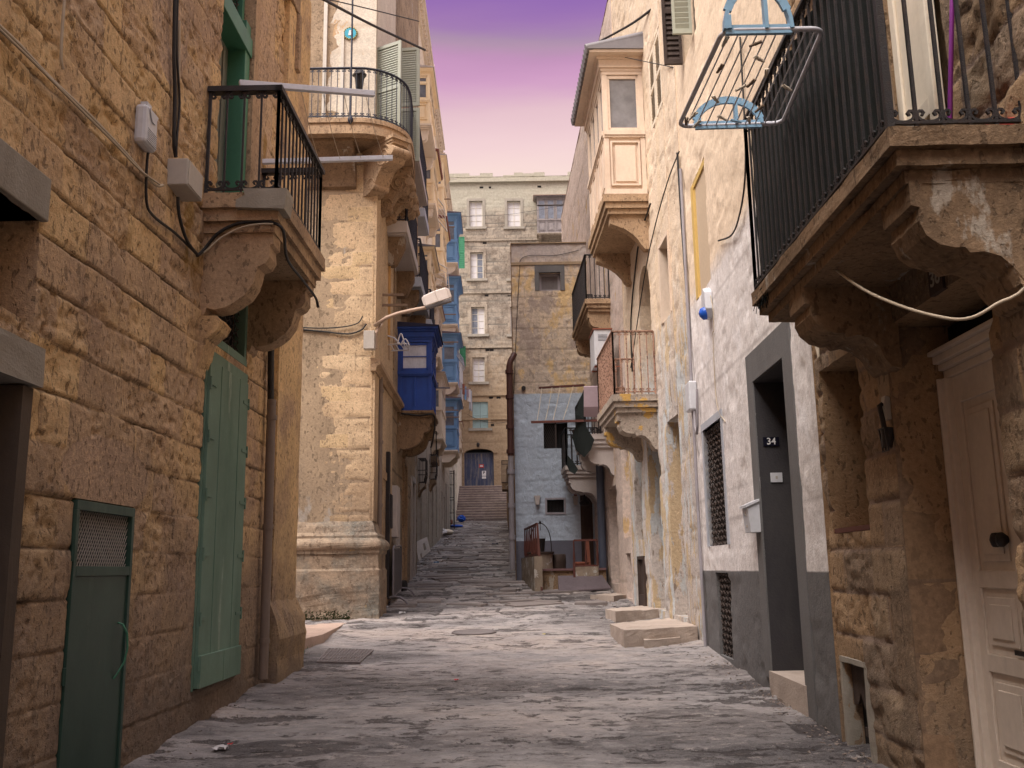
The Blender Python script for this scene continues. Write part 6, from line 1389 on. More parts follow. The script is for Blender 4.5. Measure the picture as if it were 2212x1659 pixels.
# ================================================================ PEELING HOUSE
WR2 = Wall((2.47, 14), (2.14, 25), -1)
R2 = thing('peeling_house', WR2.P(2, 0, -2), 'house with peeling paint, a rusty orange balcony and a cream closed balcony', 'house')
wall_sheet(WR, R2, PEEL, 12.80, 13.985, -.2, 14.4, [], .05, course=.33, joint=.012, jw=.015, amp=.016, pit=.006, seed=44, depth=4, back=.6)
holes2 = [(.10, 1.05, .87, 3.85, .34), (1.80, 2.90, .9, 3.86, .55), (3.70, 4.45, 2.1, 3.80, .45), (.15, .95, 5.44, 6.74, .22), (1.9, 3.1, 4.5, 6.95, .30), (.0 + .05, 1.1, 8.85, 10.2, .12), (3.66, 4.32, .87, 1.76, .08)]
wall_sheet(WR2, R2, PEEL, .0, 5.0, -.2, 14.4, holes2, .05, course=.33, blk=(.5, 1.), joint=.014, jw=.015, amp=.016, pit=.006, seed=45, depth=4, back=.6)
m_ = MB(); m_.box(WR2, .10, 1.05, .87, 3.85, -.35, -.30); m_.build('blocked_doorway', paint('old_pink_plaster', (.27, .185, .14), .2, (.15, .11, .09), .6, 2.5, bump=.4, rough=.9, layers=[((.36, .34, .30), 3, .66, .02, (1, 1, 1), .002)]), R2)
door_panel(WR2, 1.8, 2.9, .9, 3.86, -.48, R2, DWOOD, 2)
for q in ((3.70, 4.45, 2.1, 3.80), (1.9, 3.1, 4.5, 6.95)): m_ = MB(); m_.box(WR2, q[0], q[1], q[2], q[3], -.32, q[2] > 4 and -.29 or -.40); m_.build('window_void', DARKW, R2)
ar = MB()           # arch head of the upper niche
for i in range(12):
    x0, x1 = -.6 + 1.2 * i / 12, -.6 + 1.2 * (i + 1) / 12; f = lambda x: 6.35 + .56 * math.sqrt(max(0, 1 - (x / .6) ** 2))
    ar.hexa([WR2.P(2.5 + x0, f(x0), -.3), WR2.P(2.5 + x1, f(x1), -.3), WR2.P(2.5 + x1, f(x1), .0), WR2.P(2.5 + x0, f(x0), .0), WR2.P(2.5 + x0, 6.96, -.3), WR2.P(2.5 + x1, 6.96, -.3), WR2.P(2.5 + x1, 6.96, .0), WR2.P(2.5 + x0, 6.96, .0)])
ar.build('arch', PEEL, R2)
m_ = MB(); m_.box(WR2, .15, .95, 5.44, 6.74, -.22, -.17); m_.build('window_void', DARKW, R2); m_ = MB()
for a, b, c_, d_ in ((.83, .95, 5.44, 6.70), (.15, .95, 6.68, 6.75), (.11, .15, 5.44, 6.74)): m_.box(WR2, a, b, c_, d_, -.18, .02)
m_.build('window_frame', CREAM, R2)
for a in (.06, .60): louvre(WR2, a, a + .5, 8.86, 10.18, -.04, R2, CREAM2, slats=26)
m_ = MB(); m_.box(WR2, 3.66, 4.32, .87, 1.76, -.07, -.03); m_.box(WR2, 3.62, 3.68, .83, 1.80, -.07, .03); m_.box(WR2, 4.30, 4.36, .83, 1.80, -.07, .03); m_.box(WR2, 3.68, 4.30, 1.74, 1.8, -.07, .03); m_.box(WR2, 3.68, 4.30, .83, 1.1, -.07, .02); m_.build('meter_cupboard', DWOOD, R2)
# cream closed balcony
g_ = gallery(WR2, 1.72, 4.15, .72, 7.98, 10.62, R2, CREAM, glassy('dusty_glass', (.20, .20, .21), .25), SLATE, STONE_T, .62, bays=4, over=.24, roof_tile=True, roofslope=.25, split=.44, top=.24, brk_prof=BR_Q, plinth=.34)
# rusty balcony
def iron_balcony(W, par, u0, u1, n, z, h, smat, rmat, gap=.115, r=.010, th=.30, bh=.62, prof=BR_W, lower=True, bk=True):
    b = empty_part('balcony', par); slab(W, u0, u1, n + .02, z, b, smat, th, rough=.008)
    r_ = MB(); balcony_rail(W, u0 + .03, u1 - .03, n - .02, z, h, gap, r, r_, mid=None)
    if lower: rail_run(r_, W.P(u1 - .05, z + .40, n * .95), W.P(u1 - .05, z + .40, n * .30), .12, gap, r * .8)
    r_.build('railing', rmat, b)
    if bk:
        for uu in (u0 + .28, u1 - .28): bracket(W, uu, .30, n * .9, z - th, bh, b, smat, prof, rough=.012)
    return b
iron_balcony(WR2, R2, 1.66, 3.9, .73, 4.44, 1.08, stone('balcony_stone_ochre', [(.38, .32, .26), (.36, .30, .25)], joint=(.3, .25, .2), stain=(.14, .11, .09), stain_amt=.4, off=52, bump=.6, streak=.5, layers=[((.52, .32, .10), 1.6, .58, .02, (1, 1, 1), .004)]), RUST, r=.012)
cable('wall_cable', on(WR2, [(1405, 440), (1395, 470), (1385, 500)], .05) + [WR2.P(3.0, 7.2, .03), WR2.P(3.9, 6.3, .03), WR2.P(4.0, 5.3, .03)], .016, RUBBER, 'black cable slanting down the peeling wall below the cream closed balcony')
cable('wall_cable', [WR.P(12.6, 7.35, .04), WR.P(13.6, 7.35, .05), WR2.P(.9, 7.1, .05), WR2.P(2.2, 6.6, .04), WR2.P(4.1, 5.4, .04)], .010, RUBBER, 'thin black cable slanting across the arched niche on the right')
tag(o := (lambda m_: (m_.box(WR2, 1.06, 1.09, 2.1, 2.3, -.15, -.02), m_.build('doorbell', PLASW))[1])(MB()), 'white doorbell plate in the blocked pink doorway', 'doorbell')
nn, zz = WR2.cut(1468, 1041, 1.04)
o.location += Vector((0, 0, zz - 2.2)) * 0

# ================================================================ SHADED HOUSES FURTHER UP
R3 = thing('shaded_house', WR2.P(8, 0, -2), 'shaded house with black iron balconies and a slate blue drainpipe, fourth on the right', 'house')
PINKW = PINKR
holes3 = [(5.15, 6.2, 2.2, 4.25, .32), (5.35, 6.0, .98, 1.88, .2), (7.1, 8.5, 1.25, 3.4, .3), (8.0, 9.0, 4.6, 6.6, .25), (8.0, 9.2, 7.7, 9.8, .25)]
wall_sheet(WR2, R3, PINKR, 5.02, 19.0, .0, 14.2, holes3, .07, course=.33, joint=.01, amp=.014, pit=.005, seed=46, depth=4, back=.6)
m_ = MB(); m_.box(WR2, 5.15, 6.2, 2.2, 4.25, -.33, -.28); m_.build('rubble_blocking', stone('rubble_fill', [(.34, .23, .12)], off=55, bump=1.0, fine=12), R3)
m_ = MB(); m_.box(WR2, 5.35, 6.0, .98, 1.88, -.22, -.18); m_.build('vent_void', DARK, R3); door_panel(WR2, 7.1, 8.5, 1.25, 3.4, -.24, R3, DWOOD, 2)
for q in holes3[3:]: sash_window(WR2, *q[:4], -.2, R3, PIPEL, GLASSD, 3, 2)
iron_balcony(WR2, R3, 6.9, 10.2, .56, 7.60, 1.05, STONE_T, IRON, r=.012, th=.28)
iron_balcony(WR2, R3, 7.2, 9.4, .64, 4.55, .95, CONCP, IRON, r=.016, gap=.14, lower=False)
iron_balcony(WR2, R3, 10.0, 11.3, .85, 4.15, .95, CONCP, IRON, r=.016, gap=.14, lower=False)
dp = MB(); dp.tube([WR2.P(8.95, 1.1, .12), WR2.P(8.95, 4.1, .12)], .095, 14); dp.build('drainpipe', PIPEB, R3)
# tattered screen hanging off the two lower balconies
def sheet(name, pts, mat, label, cat, th=.012):
    m_ = MB(); n = len(pts); b = [Vector(p) + Vector((.0, th, 0)) for p in pts]; m_.add(pts + b, [tuple(range(n)), tuple(range(2 * n - 1, n - 1, -1))] + [(i, i + n, (i + 1) % n + n, (i + 1) % n) for i in range(n)]); return tag(m_.build(name, mat), label, cat)
sheet('black_screen', [at(1262, 838, 21.15), at(1242, 893, 21.3), at(1246, 915, 21.3), at(1236, 945, 21.4), at(1244, 972, 21.4), at(1262, 988, 21.2), at(1276, 972, 21.1), at(1284, 950, 21.1), at(1268, 925, 21.1), at(1262, 905, 21.1)], NETM, 'torn black screen hanging off the dark iron balcony on the right', 'screen')
sheet('black_screen', [at(1226, 983, 22.9), at(1224, 1003, 22.9), at(1230, 1018, 22.8), at(1242, 1024, 22.7), at(1249, 1014, 22.7), at(1240, 1000, 22.8)], NETM, 'small torn black screen below the larger one, over the blue-white wall', 'screen')
c_ = MB(); c_.add([at(1261, 836, 20.9), at(1302, 835, 20.9), at(1303, 878, 20.9), at(1261, 879, 20.9), at(1261, 834, 21.0), at(1302, 833, 21.0), at(1303, 902, 21.02), at(1261, 900, 21.02)], [(0, 1, 2, 3), (4, 7, 6, 5), (0, 4, 5, 1), (0, 3, 7, 4), (1, 5, 6, 2), (3, 2, 6, 7)]); tag(c_.build('hanging_cloth', CLOTH), 'pinkish grey cloth folded over the rail of the dark iron balcony', 'cloth')
T = thing('air_conditioner', WR2.P(5.5, 5.6, 0), 'white air conditioner unit on the wall behind the rusty balcony', 'air conditioner')
u_ = 5.6; zz0 = WR2.cut(1296, 788, u_)[1]; zz1 = WR2.cut(1296, 712, u_)[1]; na = WR2.cut(1284, 750, u_)[0]
m_ = MB(); m_.box(WR2, u_, u_ + .8, zz0, zz1, na * .35, na); m_.build('case', PLASW, T, bevel=.01)
m_ = MB()
for k in range(5): m_.box(WR2, u_ - .004, u_, zz1 - .12 - k * .03, zz1 - .11 - k * .03, na * .5, na * .85)
m_.build('slots', PIPEB, T); 
for a_ in (.1, .6): m_ = MB(); m_.box(WR2, u_ + a_, u_ + a_ + .04, zz0 - .03, zz0 - .001, 0, na); m_.build('wall_bracket', TERRA, T)
m_ = MB(); m_.box(WR2, u_ - .02, u_ + .82, zz1 + .001, zz1 + .03, na * .3, na + .02); m_.build('cover_sheet', TERRA, T)
R5 = thing('flat_roofed_house', (8, 40, 0), 'roof and upper wall of the house behind the right-hand row', 'house')
R5W = Wall((2.3, 33), (2.9, 62), -1)
wall_sheet(R5W, R5, PINKR, 0.2, 29, 1.0, 12.0, [], .3, amp=.01, pit=.003, seed=47, depth=5)

# ================================================================ BLUE-WHITE HOUSE FACING DOWN THE STREET
YB = 25.5; BW = Wall((.10, YB), (2.12, YB), 1)
zroof = at(1150, 527, YB).z
B0 = thing('blue_white_house', (1.1, YB, 1.2), 'narrow house facing down the street, ochre plaster above and blue-white paint below', 'house')
bx = lambda px, py: BW.hit(px, py)
def bwin(x0, x1, y0, y1): a = bx(x0, y1); b = bx(x1, y0); return (a[0], b[0], a[1], b[1])
w1 = bwin(1165, 1210, 588, 628); w2 = bwin(1175, 1226, 912, 969); w3 = bwin(1182, 1218, 1079, 1107)
hw_ = [(*w1, .25), (*w2, .25), (*w3, .2)]
zpaint = bx(1180, 850)[1]; zdado = bx(1180, 1168)[1]
BLUEW = stone('layered_house_paint', [(.62, .50, .37), (.54, .43, .33), (.66, .52, .36), (.56, .47, .38)], joint=(.36, .29, .22), stain=(.34, .29, .25), stain_amt=.3, off=8.5, bump=.5, fine=14,
    layers=[((.68, .49, .26), 1.6, .53, .06, (1, 1, .6), .003), ((.42, .34, .28), 1.9, .55, .05, (1, 1, .8), .002)], low=((.46, .53, .61), zpaint - .015, zpaint + .015, 1.0), high=((.46, .41, .39), zpaint + 3.4, zpaint + 3.9, .8))
wall_sheet(BW, B0, BLUEW, -.06, 2.05, .6, zroof, hw_, .035, course=.30, blk=(.4, .7), joint=.012, jw=.02, amp=.014, pit=.006, seed=81, depth=7, back=.4)
m_ = MB(); m_.box(BW, -.06, 2.05, .9, zdado, -.02, .012); m_.build('dado', PLAST_BD, B0); m_ = MB(); m_.box(BW, -.08, 2.05, zroof - .62, zroof - .54, -.02, .03); m_.box(BW, -.08, 2.05, zroof, zroof + .03, -.3, .04); m_.build('parapet_course', STONE_F, B0)
m_ = MB(); m_.box(BW, -.085, -.061, .6, zroof, -.1, .02); m_.build('corner_edge', STONE_TD, B0)
sash_window(BW, *w1, -.18, B0, PIPEL, paint('old_shutter_boards', (.20, .18, .175), .2, (.1, .08, .08), .6, 6, bump=.2), 1, 1, fw=.07); surround(BW, *w1, B0, PLAST_G, .12, .015, head=.28)
m_ = MB(); m_.box(BW, w2[0], w2[1], w2[2], w2[3], -.25, -.2); m_.build('window_void', DARK, B0)
m_ = MB()
for k in range(14):
    for s_ in (1, -1):
        a0 = w2[0] + (k - 4) * .055; p, q = (a0, w2[2]), (a0 + s_ * .35, w2[3])
        x0 = max(min(p[0], q[0]), w2[0] + .01); x1 = min(max(p[0], q[0]), w2[0] + .31)
        if x1 > x0:
            zf = lambda x: p[1] + (q[1] - p[1]) * (x - p[0]) / (q[0] - p[0]); m_.bar(BW.P(x0, zf(x0), -.06), BW.P(x1, zf(x1), -.06), .006)
m_.box(BW, w2[0] + .31, w2[0] + .35, w2[2], w2[3], -.08, -.03); m_.build('window_mesh', MESH, B0)
m_ = MB(); m_.box(BW, w3[0], w3[1], w3[2], w3[3], -.2, -.16); m_.build('window_void', DARK, B0); m_ = MB()
for k in range(12): u_ = w3[0] + (w3[1] - w3[0]) * (k + .5) / 12; m_.tube([BW.P(u_, w3[2], -.03), BW.P(u_, w3[3], -.03)], .006, 4)
m_.build('window_bars', IRON, B0); surround(BW, *w3, B0, PIPEL, .05, .02); m_ = MB(); m_.box(BW, w3[0] - .05, w3[1] + .05, w3[2] - .05, w3[2] - .002, -.03, .022); m_.build('sill', PIPEL, B0)
m_ = MB(); m_.box(BW, 1.66, 1.98, 1.4, bx(1280, 1040)[1], -.02, .02); m_.build('side_door', DWOOD, B0)
# hexagonal drain brackets on the left edge
EW = Wall((-.0, 25.3), (-.25, 50), -1)
dpx = Vector((.0, 25.25, 0))
def pipe_at(px, y0, y1, Yd, r, mat, par, lab, coll=()):
    m_ = MB(); a = at(px, y0, Yd); b = at(px + (y1 - y0) * .006, y1, Yd); b = Vector((a.x, a.y, b.z)); m_.tube([a, b], r, 12)
    for t in coll: c = a.lerp(b, t); m_.tube([c, c - Vector((0, 0, .10))], r * 1.35, 12)
    return m_, a, b
m_, a, b = pipe_at(1100, 790, 985, 25.1, .085, PIPER, B0, '', (0.05, .33, .66, .93))
m_.tube([a, a + Vector((.03, 0, .12)), a + Vector((.10, .05, .25)), a + Vector((.14, .1, .34))], .08, 12); m_.build('soil_pipe', PIPER, B0)
m_ = MB(); a2 = b; b2 = Vector((b.x, b.y, gz(25.1) + .3)); m_.tube([a2, b2], .075, 12)
for t in (.12, .42, .7): c = a2.lerp(b2, t); m_.tube([c, c - Vector((0, 0, .12))], .1, 12)
m_.build('lower_pipe', PIPEL, B0)
# lower walls further up on the right side of the street
GWm = STONE_TD
GWL = Wall((-.02, 32.4), (-.46, 61.5), -1)
G0 = thing('garden_wall', GWL.P(14, 0, 0), 'long low rubble wall running up the right side of the street to the stairs', 'wall')
zt_ = [at(1098, 1010, 34).z]
N_ = 12
for i in range(N_):
    u0_, u1_ = i * 29 / N_, (i + 1) * 29 / N_; zb = gz(32.4 + u0_); wall_sheet(GWL, G0, STONE_TD, u0_, u1_ - .004, zb - .4, zb + 3.4, [], .12, course=.28, joint=.02, jw=.03, amp=.03, pit=.01, seed=90 + i, depth=.5, back=.3)
T = thing('iron_balcony_cage', at(1092, 1050, 48), 'rusty iron railing cage standing on the right-hand wall near the stairs', 'railing')
m_ = MB(); a = at(1084, 1042, 48); b = at(1099, 1042, 48); zt2 = at(1092, 995, 48).z
for k in range(7): p = a.lerp(b, k / 6); m_.tube([p, Vector((p.x, p.y, zt2))], .018, 4)
for z in (a.z, zt2, zt2 - .18): m_.bar(Vector((a.x, a.y, z)), Vector((b.x, b.y, z)), .035)
m_.bar(a, a + Vector((0, 1.5, 0)), .03); m_.bar(Vector((a.x, a.y, zt2)), Vector((a.x, a.y + 1.5, zt2)), .03); m_.build('bars', MESH, T)
m_ = MB(); m_.wbox(a.x, b.x + .3, a.y, a.y + 1.6, a.z - .35, a.z - .02); m_.build('ledge', STONE_TD, T)
# ================================================================ PATIO IN FRONT OF THE BLUE-WHITE HOUSE
PZ = at(1210, 1228, 23.8).z
T = thing('patio', (1.2, 23.8, 1.1), 'raised red-tiled patio in front of the blue-white house', 'patio')
pf = MB(); pf.wbox(.50, 2.10, 22.4, 25.46, .8, PZ - .05); pf.build('base', STONE_TD, T)
m_ = MB(); m_.wbox(.48, 2.10, 22.34, 25.46, PZ - .049, PZ); m_.build('paving', paint('red_tile_paving', (.17, .09, .09), .2, (.1, .07, .07), .4, 5, bump=.15, rough=.7), T)
LWm = paint('flaking_patio_wall', (.30, .24, .18), .2, (.11, .085, .07), .6, 3, bump=.5, rough=.9, layers=[((.45, .42, .38), 3, .56, .03, (1, 1, 1), .004)])
m_ = MB(); m_.hexa([(.44, 22.0, .8), (.62, 22.0, .8), (.34, 25.45, .8), (.17, 25.45, .8), (.44, 22.0, PZ + .28), (.62, 22.0, PZ + .28), (.34, 25.45, PZ + .28), (.17, 25.45, PZ + .28)]); rough_up(m_.build('low_wall', LWm, T), 3, .01)
a = at(1240, 1254, 22.35); zt = at(1260, 1224, 22.35).z; b = at(1293, 1250, 22.35)
m_ = MB(); m_.wbox(a.x, b.x, 22.3, 22.5, .9, zt); rough_up(m_.build('low_wall', LWm, T), 3, .01)
def rail_red(pts, zb, zt, n, label, big=.03):
    m_ = MB(); a, b = [Vector((*p, 0)) for p in pts]; up = Vector((0, 0, 1))
    m_.bar(a + up * zt, b + up * zt, .045); m_.bar(a + up * zb, b + up * zb, .04)
    for k in range(n + 1):
        p = a.lerp(b, k / n); m_.tube([p + up * zb, p + up * (zb + (zt - zb) * .3), p + up * (zb + (zt - zb) * .6), p + up * zt], [.02, .03, .018, .015], 6)
    return tag(m_.build('patio_railing', REDW), label, 'railing')
rail_red([(.53, 22.2), (.27, 25.3)], PZ + .32, PZ + 1.02, 7, 'red-brown railing with turned posts on the left edge of the patio')
rail_red([(a.x + .02, 22.4), (b.x, 22.4)], zt + .02, at(1260, 1167, 22.4).z, 2, 'red-brown railing on the right side of the patio')
m_ = MB(); p = at(1241, 1255, 22.3); m_.bar(p, Vector((p.x, p.y, zt + .1)), .05); m_.bar(Vector((.60, 22.0, 1.0)), Vector((.53, 22.2, PZ + 1.0)), .05)
tag(m_.build('gate_post', REDW), 'pair of slim red-brown posts at the opening of the patio', 'post')
m_ = MB(); m_.bar(at(1272, 1222, 23.2), at(1268, 1166, 23.2), .09, .05); tag(m_.build('leaning_plank', TERRA), 'orange-brown plank upright behind the right patio railing', 'plank')
m_ = MB(); c = at(1256, 1222, 23.0); m_.lathe([(.13, 0), (.17, .04), (.18, .08), (.14, .09)], c, 16); tag(m_.build('red_basin', TERRA), 'low terracotta basin behind the right patio railing', 'basin')
# metal ramp step and threshold slab
m_ = MB(); q = [ground(1204, 1273), ground(1304, 1262)]; m_.hexa([(q[0].x, 21.9, 1.06), (q[1].x, 22.0, 1.12), (2.0, 22.33, 1.10), (.98, 22.33, 1.08), (q[0].x, 21.9, 1.10), (q[1].x, 22.0, 1.16), (2.0, 22.33, PZ - .16), (.98, 22.33, PZ - .16)]); tag(m_.build('ramp', paint('purple_grey_ramp_board', (.13, .10, .11), .2, (.07, .05, .05), .5, 6, bump=.3), bevel=.006), 'dark purplish ramp board sloping up to the patio', 'ramp')
# well head, bucket, hoop, barrel
c = at(1169, 1238, 24.0); c = Vector((c.x, 24.0, PZ))
T = thing('well_head', c, 'round plastered well head on the patio with an iron hoop over it', 'well')
hw = at(1169, 1192, 24).z - PZ
m_ = MB(); m_.lathe([(.30, 0), (.29, hw * .5), (.30, hw - .05)], c, 24); m_.build('drum', LWm, T); m_ = MB(); m_.lathe([(.33, hw - .05), (.34, hw - .02), (.33, hw)], c, 24); m_.build('rim', DWOOD, T)
m_ = MB(); m_.tube([c + Vector((.27 * math.cos(math.pi * t / 16), 0, hw - .05 + .75 * math.sin(math.pi * t / 16) ** .7 + .0)) for t in range(17)], .012, 6); m_.lathe([(.02, 0), (.035, .03), (.0, .06)], c + Vector((0, 0, hw + .70)), 8); m_.tube([c + Vector((0, 0, hw + .7)), c + Vector((0, 0, hw + .52))], .01, 5); m_.build('hoop', IRON, T)
m_ = MB(); m_.lathe([(.12, 0), (.15, .30), (.16, .32), (.14, .32), (.13, .26)], c + Vector((-.03, -.05, hw + .002)), 16); tag(m_.build('bucket', RUBBER), 'black bucket standing on the round well head', 'bucket')
c2 = Vector((at(1208, 1236, 24.2).x, 24.2, PZ)); hb = at(1208, 1197, 24.2).z - PZ
m_ = MB(); m_.lathe([(.17, 0), (.18, hb * .5), (.17, hb - .01), (.15, hb), (.14, hb - .05)], c2, 18); tag(m_.build('barrel', DWOOD), 'dark wooden barrel beside the well head on the patio', 'barrel')
# corbel planters
for (x0, x1, y0, y1, lab) in ((1154, 1167, 1071, 1091, 'white corbel planter left of the small barred window'), (1237, 1249, 1072, 1091, 'white corbel planter right of the small barred window, with a terracotta pot')):
    a = BW.hit(x0, y1); b = BW.hit(x1, y0); w_ = (b[0] - a[0]); cx = (a[0] + b[0]) / 2; T = thing('wall_planter', BW.P(cx, a[1], 0), lab, 'planter'); m_ = MB()
    m_.prism([(-w_ * .5, b[1]), (w_ * .5, b[1]), (w_ * .5, b[1] - .03), (w_ * .42, b[1] - .05), (w_ * .28, a[1]), (-w_ * .28, a[1]), (-w_ * .42, b[1] - .05), (-w_ * .5, b[1] - .03)], lambda p: BW.P(cx + p[0], p[1], 0), lambda p: BW.P(cx + p[0], p[1], .11)); m_.build('corbel', CONCP, T)
    if 'pot' in lab: m_ = MB(); m_.lathe([(.04, 0), (.06, .10), (.065, .11)], BW.P(cx, b[1] + .002, .06), 10); m_.lathe([(.02, .11), (.03, .15), (.0, .19)], BW.P(cx, b[1] + .002, .06), 8); m_.build('pot', TERRA, T)
# ornate black hanging lamp
T = thing('hanging_lantern', at(1262, 1075, 24.9), 'ornate black hanging lantern on a bracket by the dark side door', 'lantern')
c = at(1262, 1060, 24.9); m_ = MB(); m_.lathe([(.24, 0), (.20, .06), (.10, .12), (.03, .15)], c, 12); m_.tube([c + Vector((0, 0, .12)), c + Vector((.18, 0, .16)), c + Vector((.30, .2, .05))], .02, 6); m_.build('shade', IRON, T)
m_ = MB(); m_.tube([c, c - Vector((0, 0, .18))], .02, 6); m_.lathe([(.03, -.40), (.12, -.38), (.14, -.30), (.10, -.26), (.04, -.22), (.05, -.18), (.03, -.15)], c, 10); m_.build('pendant', IRON, T)
# green plant pot hanging at the mesh window
T = thing('potted_plant', at(1250, 925, 24.8), 'green plant in a dark hanging pot at the mesh window', 'potted plant')
c = at(1250, 945, 24.8); m_ = MB(); m_.lathe([(.10, 0), (.17, .14), (.18, .2)], c, 14); m_.build('pot', DWOOD, T)
m_ = MB(); rr = random.Random(4)
for k in range(60):
    a = rr.uniform(0, 6.28); e = rr.uniform(.2, 1.2); d = Vector((math.cos(a) * math.cos(e), math.sin(a) * math.cos(e), math.sin(e))); L = rr.uniform(.08, .2); s = d.cross(Vector((0, 0, 1))).normalized() * .03; b0 = c + Vector((0, 0, .2)); m_.add([b0, b0 + d * L * .6 + s, b0 + d * L, b0 + d * L * .6 - s], [(0, 1, 2, 3)])
m_.build('leaves', paint('fresh_green_leaf', (.10, .32, .08), .3, rough=.5), T)
# red-brown drying rack over the blue-white wall
T = thing('drying_rack', at(1205, 880, 24.6), 'red-brown timber drying rack with cords in front of the blue-white wall', 'drying rack')
a0, a1 = at(1165, 838, 24.2), at(1262, 832, 23.6); b0, b1 = at(1148, 912, 21.6), at(1300, 908, 21.0)
for p, q in ((a0, a1), (b0, b1)): m_ = MB(); m_.bar(p, q, .06, .05); m_.build('bar', REDW, T)
m_ = MB()
for s, t in ((.06, .08), (.29, .20), (.47, .31), (.76, .45)): m_.tube([a0.lerp(a1, s), a0.lerp(a1, s).lerp(b0.lerp(b1, t), .5) - Vector((0, 0, .04)), b0.lerp(b1, t)], .008, 4)
m_.build('cord', CREAMC, T)
m_ = MB(); u_, z_ = BW.hit(1131, 839); m_.tube([BW.P(u_, z_, -.02), BW.P(u_, z_, .06)], .06, 12); tag(m_.build('pipe_stub', RUBBER), 'short black pipe stub in the ochre wall above the blue paint', 'pipe stub')
cable('wall_wire', [BW.P(*BW.hit(x, y), .02) for x, y in ((1110, 850), (1116, 700), (1122, 590), (1126, 560), (1150, 552), (1200, 552), (1250, 541))], .008, RUBBER, 'thin wire running up and along the top of the narrow blue-white house', 'wire')

# ================================================================ STREET LAMP, CORNER CABLES
T = thing('street_lamp', PW.P(6.95, 6.0, 0), 'street lamp with a long curved arm on the corner house', 'street lamp')
base = Vector((-2.52, 17.25, at(788, 720, 17.25).z)); head0 = at(917, 664, 17.0); head1 = at(977, 644, 17.0)
m_ = MB(); m_.tube([base - Vector((0, 0, .30)), base, base + Vector((.10, 0, .18)), at(810, 703, 17.2), at(835, 686, 17.1), at(860, 677, 17.1), at(890, 670, 17.05), head0 + Vector((.05, 0, .0))], .035, 9); m_.build('arm', paint('lamp_arm_paint', (.42, .30, .22), .1, bump=.05), T)
ax = (head1 - head0).normalized(); up = Vector((0, -.15, 1)).normalized(); up = (up - ax * up.dot(ax)).normalized(); sd = ax.cross(up)
hf = lambda a, s, h: head0 + ax * a + sd * s + up * h; L_ = (head1 - head0).length
m_ = MB(); secs = [(0, .06, .02, .17), (.03, .10, -.0, .20), (L_ * .5, .12, .0, .225), (L_ - .05, .10, .0, .22), (L_, .07, .02, .17)]
for i in range(4):
    (a0, s0, l0, h0), (a1, s1, l1, h1) = secs[i], secs[i + 1]; m_.hexa([hf(a0, -s0, l0), hf(a1, -s1, l1), hf(a1, s1, l1), hf(a0, s0, l0), hf(a0, -s0 * .8, h0), hf(a1, -s1 * .8, h1), hf(a1, s1 * .8, h1), hf(a0, s0 * .8, h0)])
m_.build('hood', paint('lamp_hood', (.70, .62, .56), .05, bump=.02, rough=.4), T, bevel=.02)
m_ = MB(); m_.hexa([hf(.02, -.09, -.05), hf(L_ - .03, -.10, -.06), hf(L_ - .03, .10, -.06), hf(.02, .09, -.05), hf(.02, -.10, .0), hf(L_ - .03, -.10, .0), hf(L_ - .03, .10, .0), hf(.02, .10, .0)]); m_.build('lens', glassy('lamp_lens', (.16, .15, .15), .2), T, bevel=.01)
a = at(788, 718, 17.2); m_ = MB(); m_.wbox(a.x, a.x + .20, 17.06, 17.22, at(790, 757, 17.2).z, a.z); tag(m_.build('lamp_control_box', PLASG, bevel=.008), 'grey control box under the street lamp arm', 'control box')
cable('corner_cable', [PW.P(*PW.hit(x, y), .03) for x, y in ((642, 712), (700, 717), (750, 722), (780, 714), (792, 700))], .016, RUBBER, 'black cable drooping across the corner pier below the lamp arm')
cable('corner_cable', [PW.P(*PW.hit(x, y), .04) for x, y in ((642, 708), (700, 710), (750, 706), (775, 698), (784, 684))], .012, RUBBER, 'second black cable across the corner pier, above the drooping one')
cable('overhead_cable', [at(690, -6, 12), at(800, 52, 14), at(918, 108, 16.5)], .024, RUBBER, 'thick black overhead cable at the top left of the sky', 'cable')
cable('overhead_cable', [at(1440, -6, 14), at(1370, 48, 15.5), at(1298, 88, 17.5)], .024, RUBBER, 'thick black overhead cable at the top right of the sky', 'cable')
cable('overhead_wire', [at(660, -12, 12), at(780, 15, 14), at(905, 46, 16)], .010, RUBBER, 'thin wire above the thick cable at the top left', 'wire')
cable('overhead_wire', [at(1275, 108, 17), at(1380, 130, 15), at(1495, 154, 12)], .007, RUBBER, 'thin wire from the cream closed balcony roof to the right wall', 'wire')
# small white airer on the corner house
T = thing('clothes_airer', at(860, 745, 19.5), 'small white plastic clothes airer with a curved hook beside the royal blue balcony', 'clothes airer')
c = [at(833, 745, 19.6), at(877, 742, 19.0), at(884, 756, 19.6), at(842, 758, 20.2)]; m_ = MB(); m_.tube(rrect(c, .03), .014, 6, False)
for t in (.25, .5, .75): m_.bar(c[0].lerp(c[1], t), c[3].lerp(c[2], t), .012)
m_.build('frame', WHITEM, T); m_ = MB()
for a_, b_, h in ((858, 874, 26), (866, 884, 14)):
    p, q = at(a_, 745, 19.3), at(b_, 746, 19.3); m_.tube([p.lerp(q, t / 10) + Vector((0, 0, h / 2060 * 19.3 * math.sin(math.pi * t / 10))) for t in range(11)], .014, 6)
m_.tube([at(833, 724, 19.5), at(852, 730, 19.4), at(866, 745, 19.3)], .016, 6); m_.build('hook', WHITEM, T)
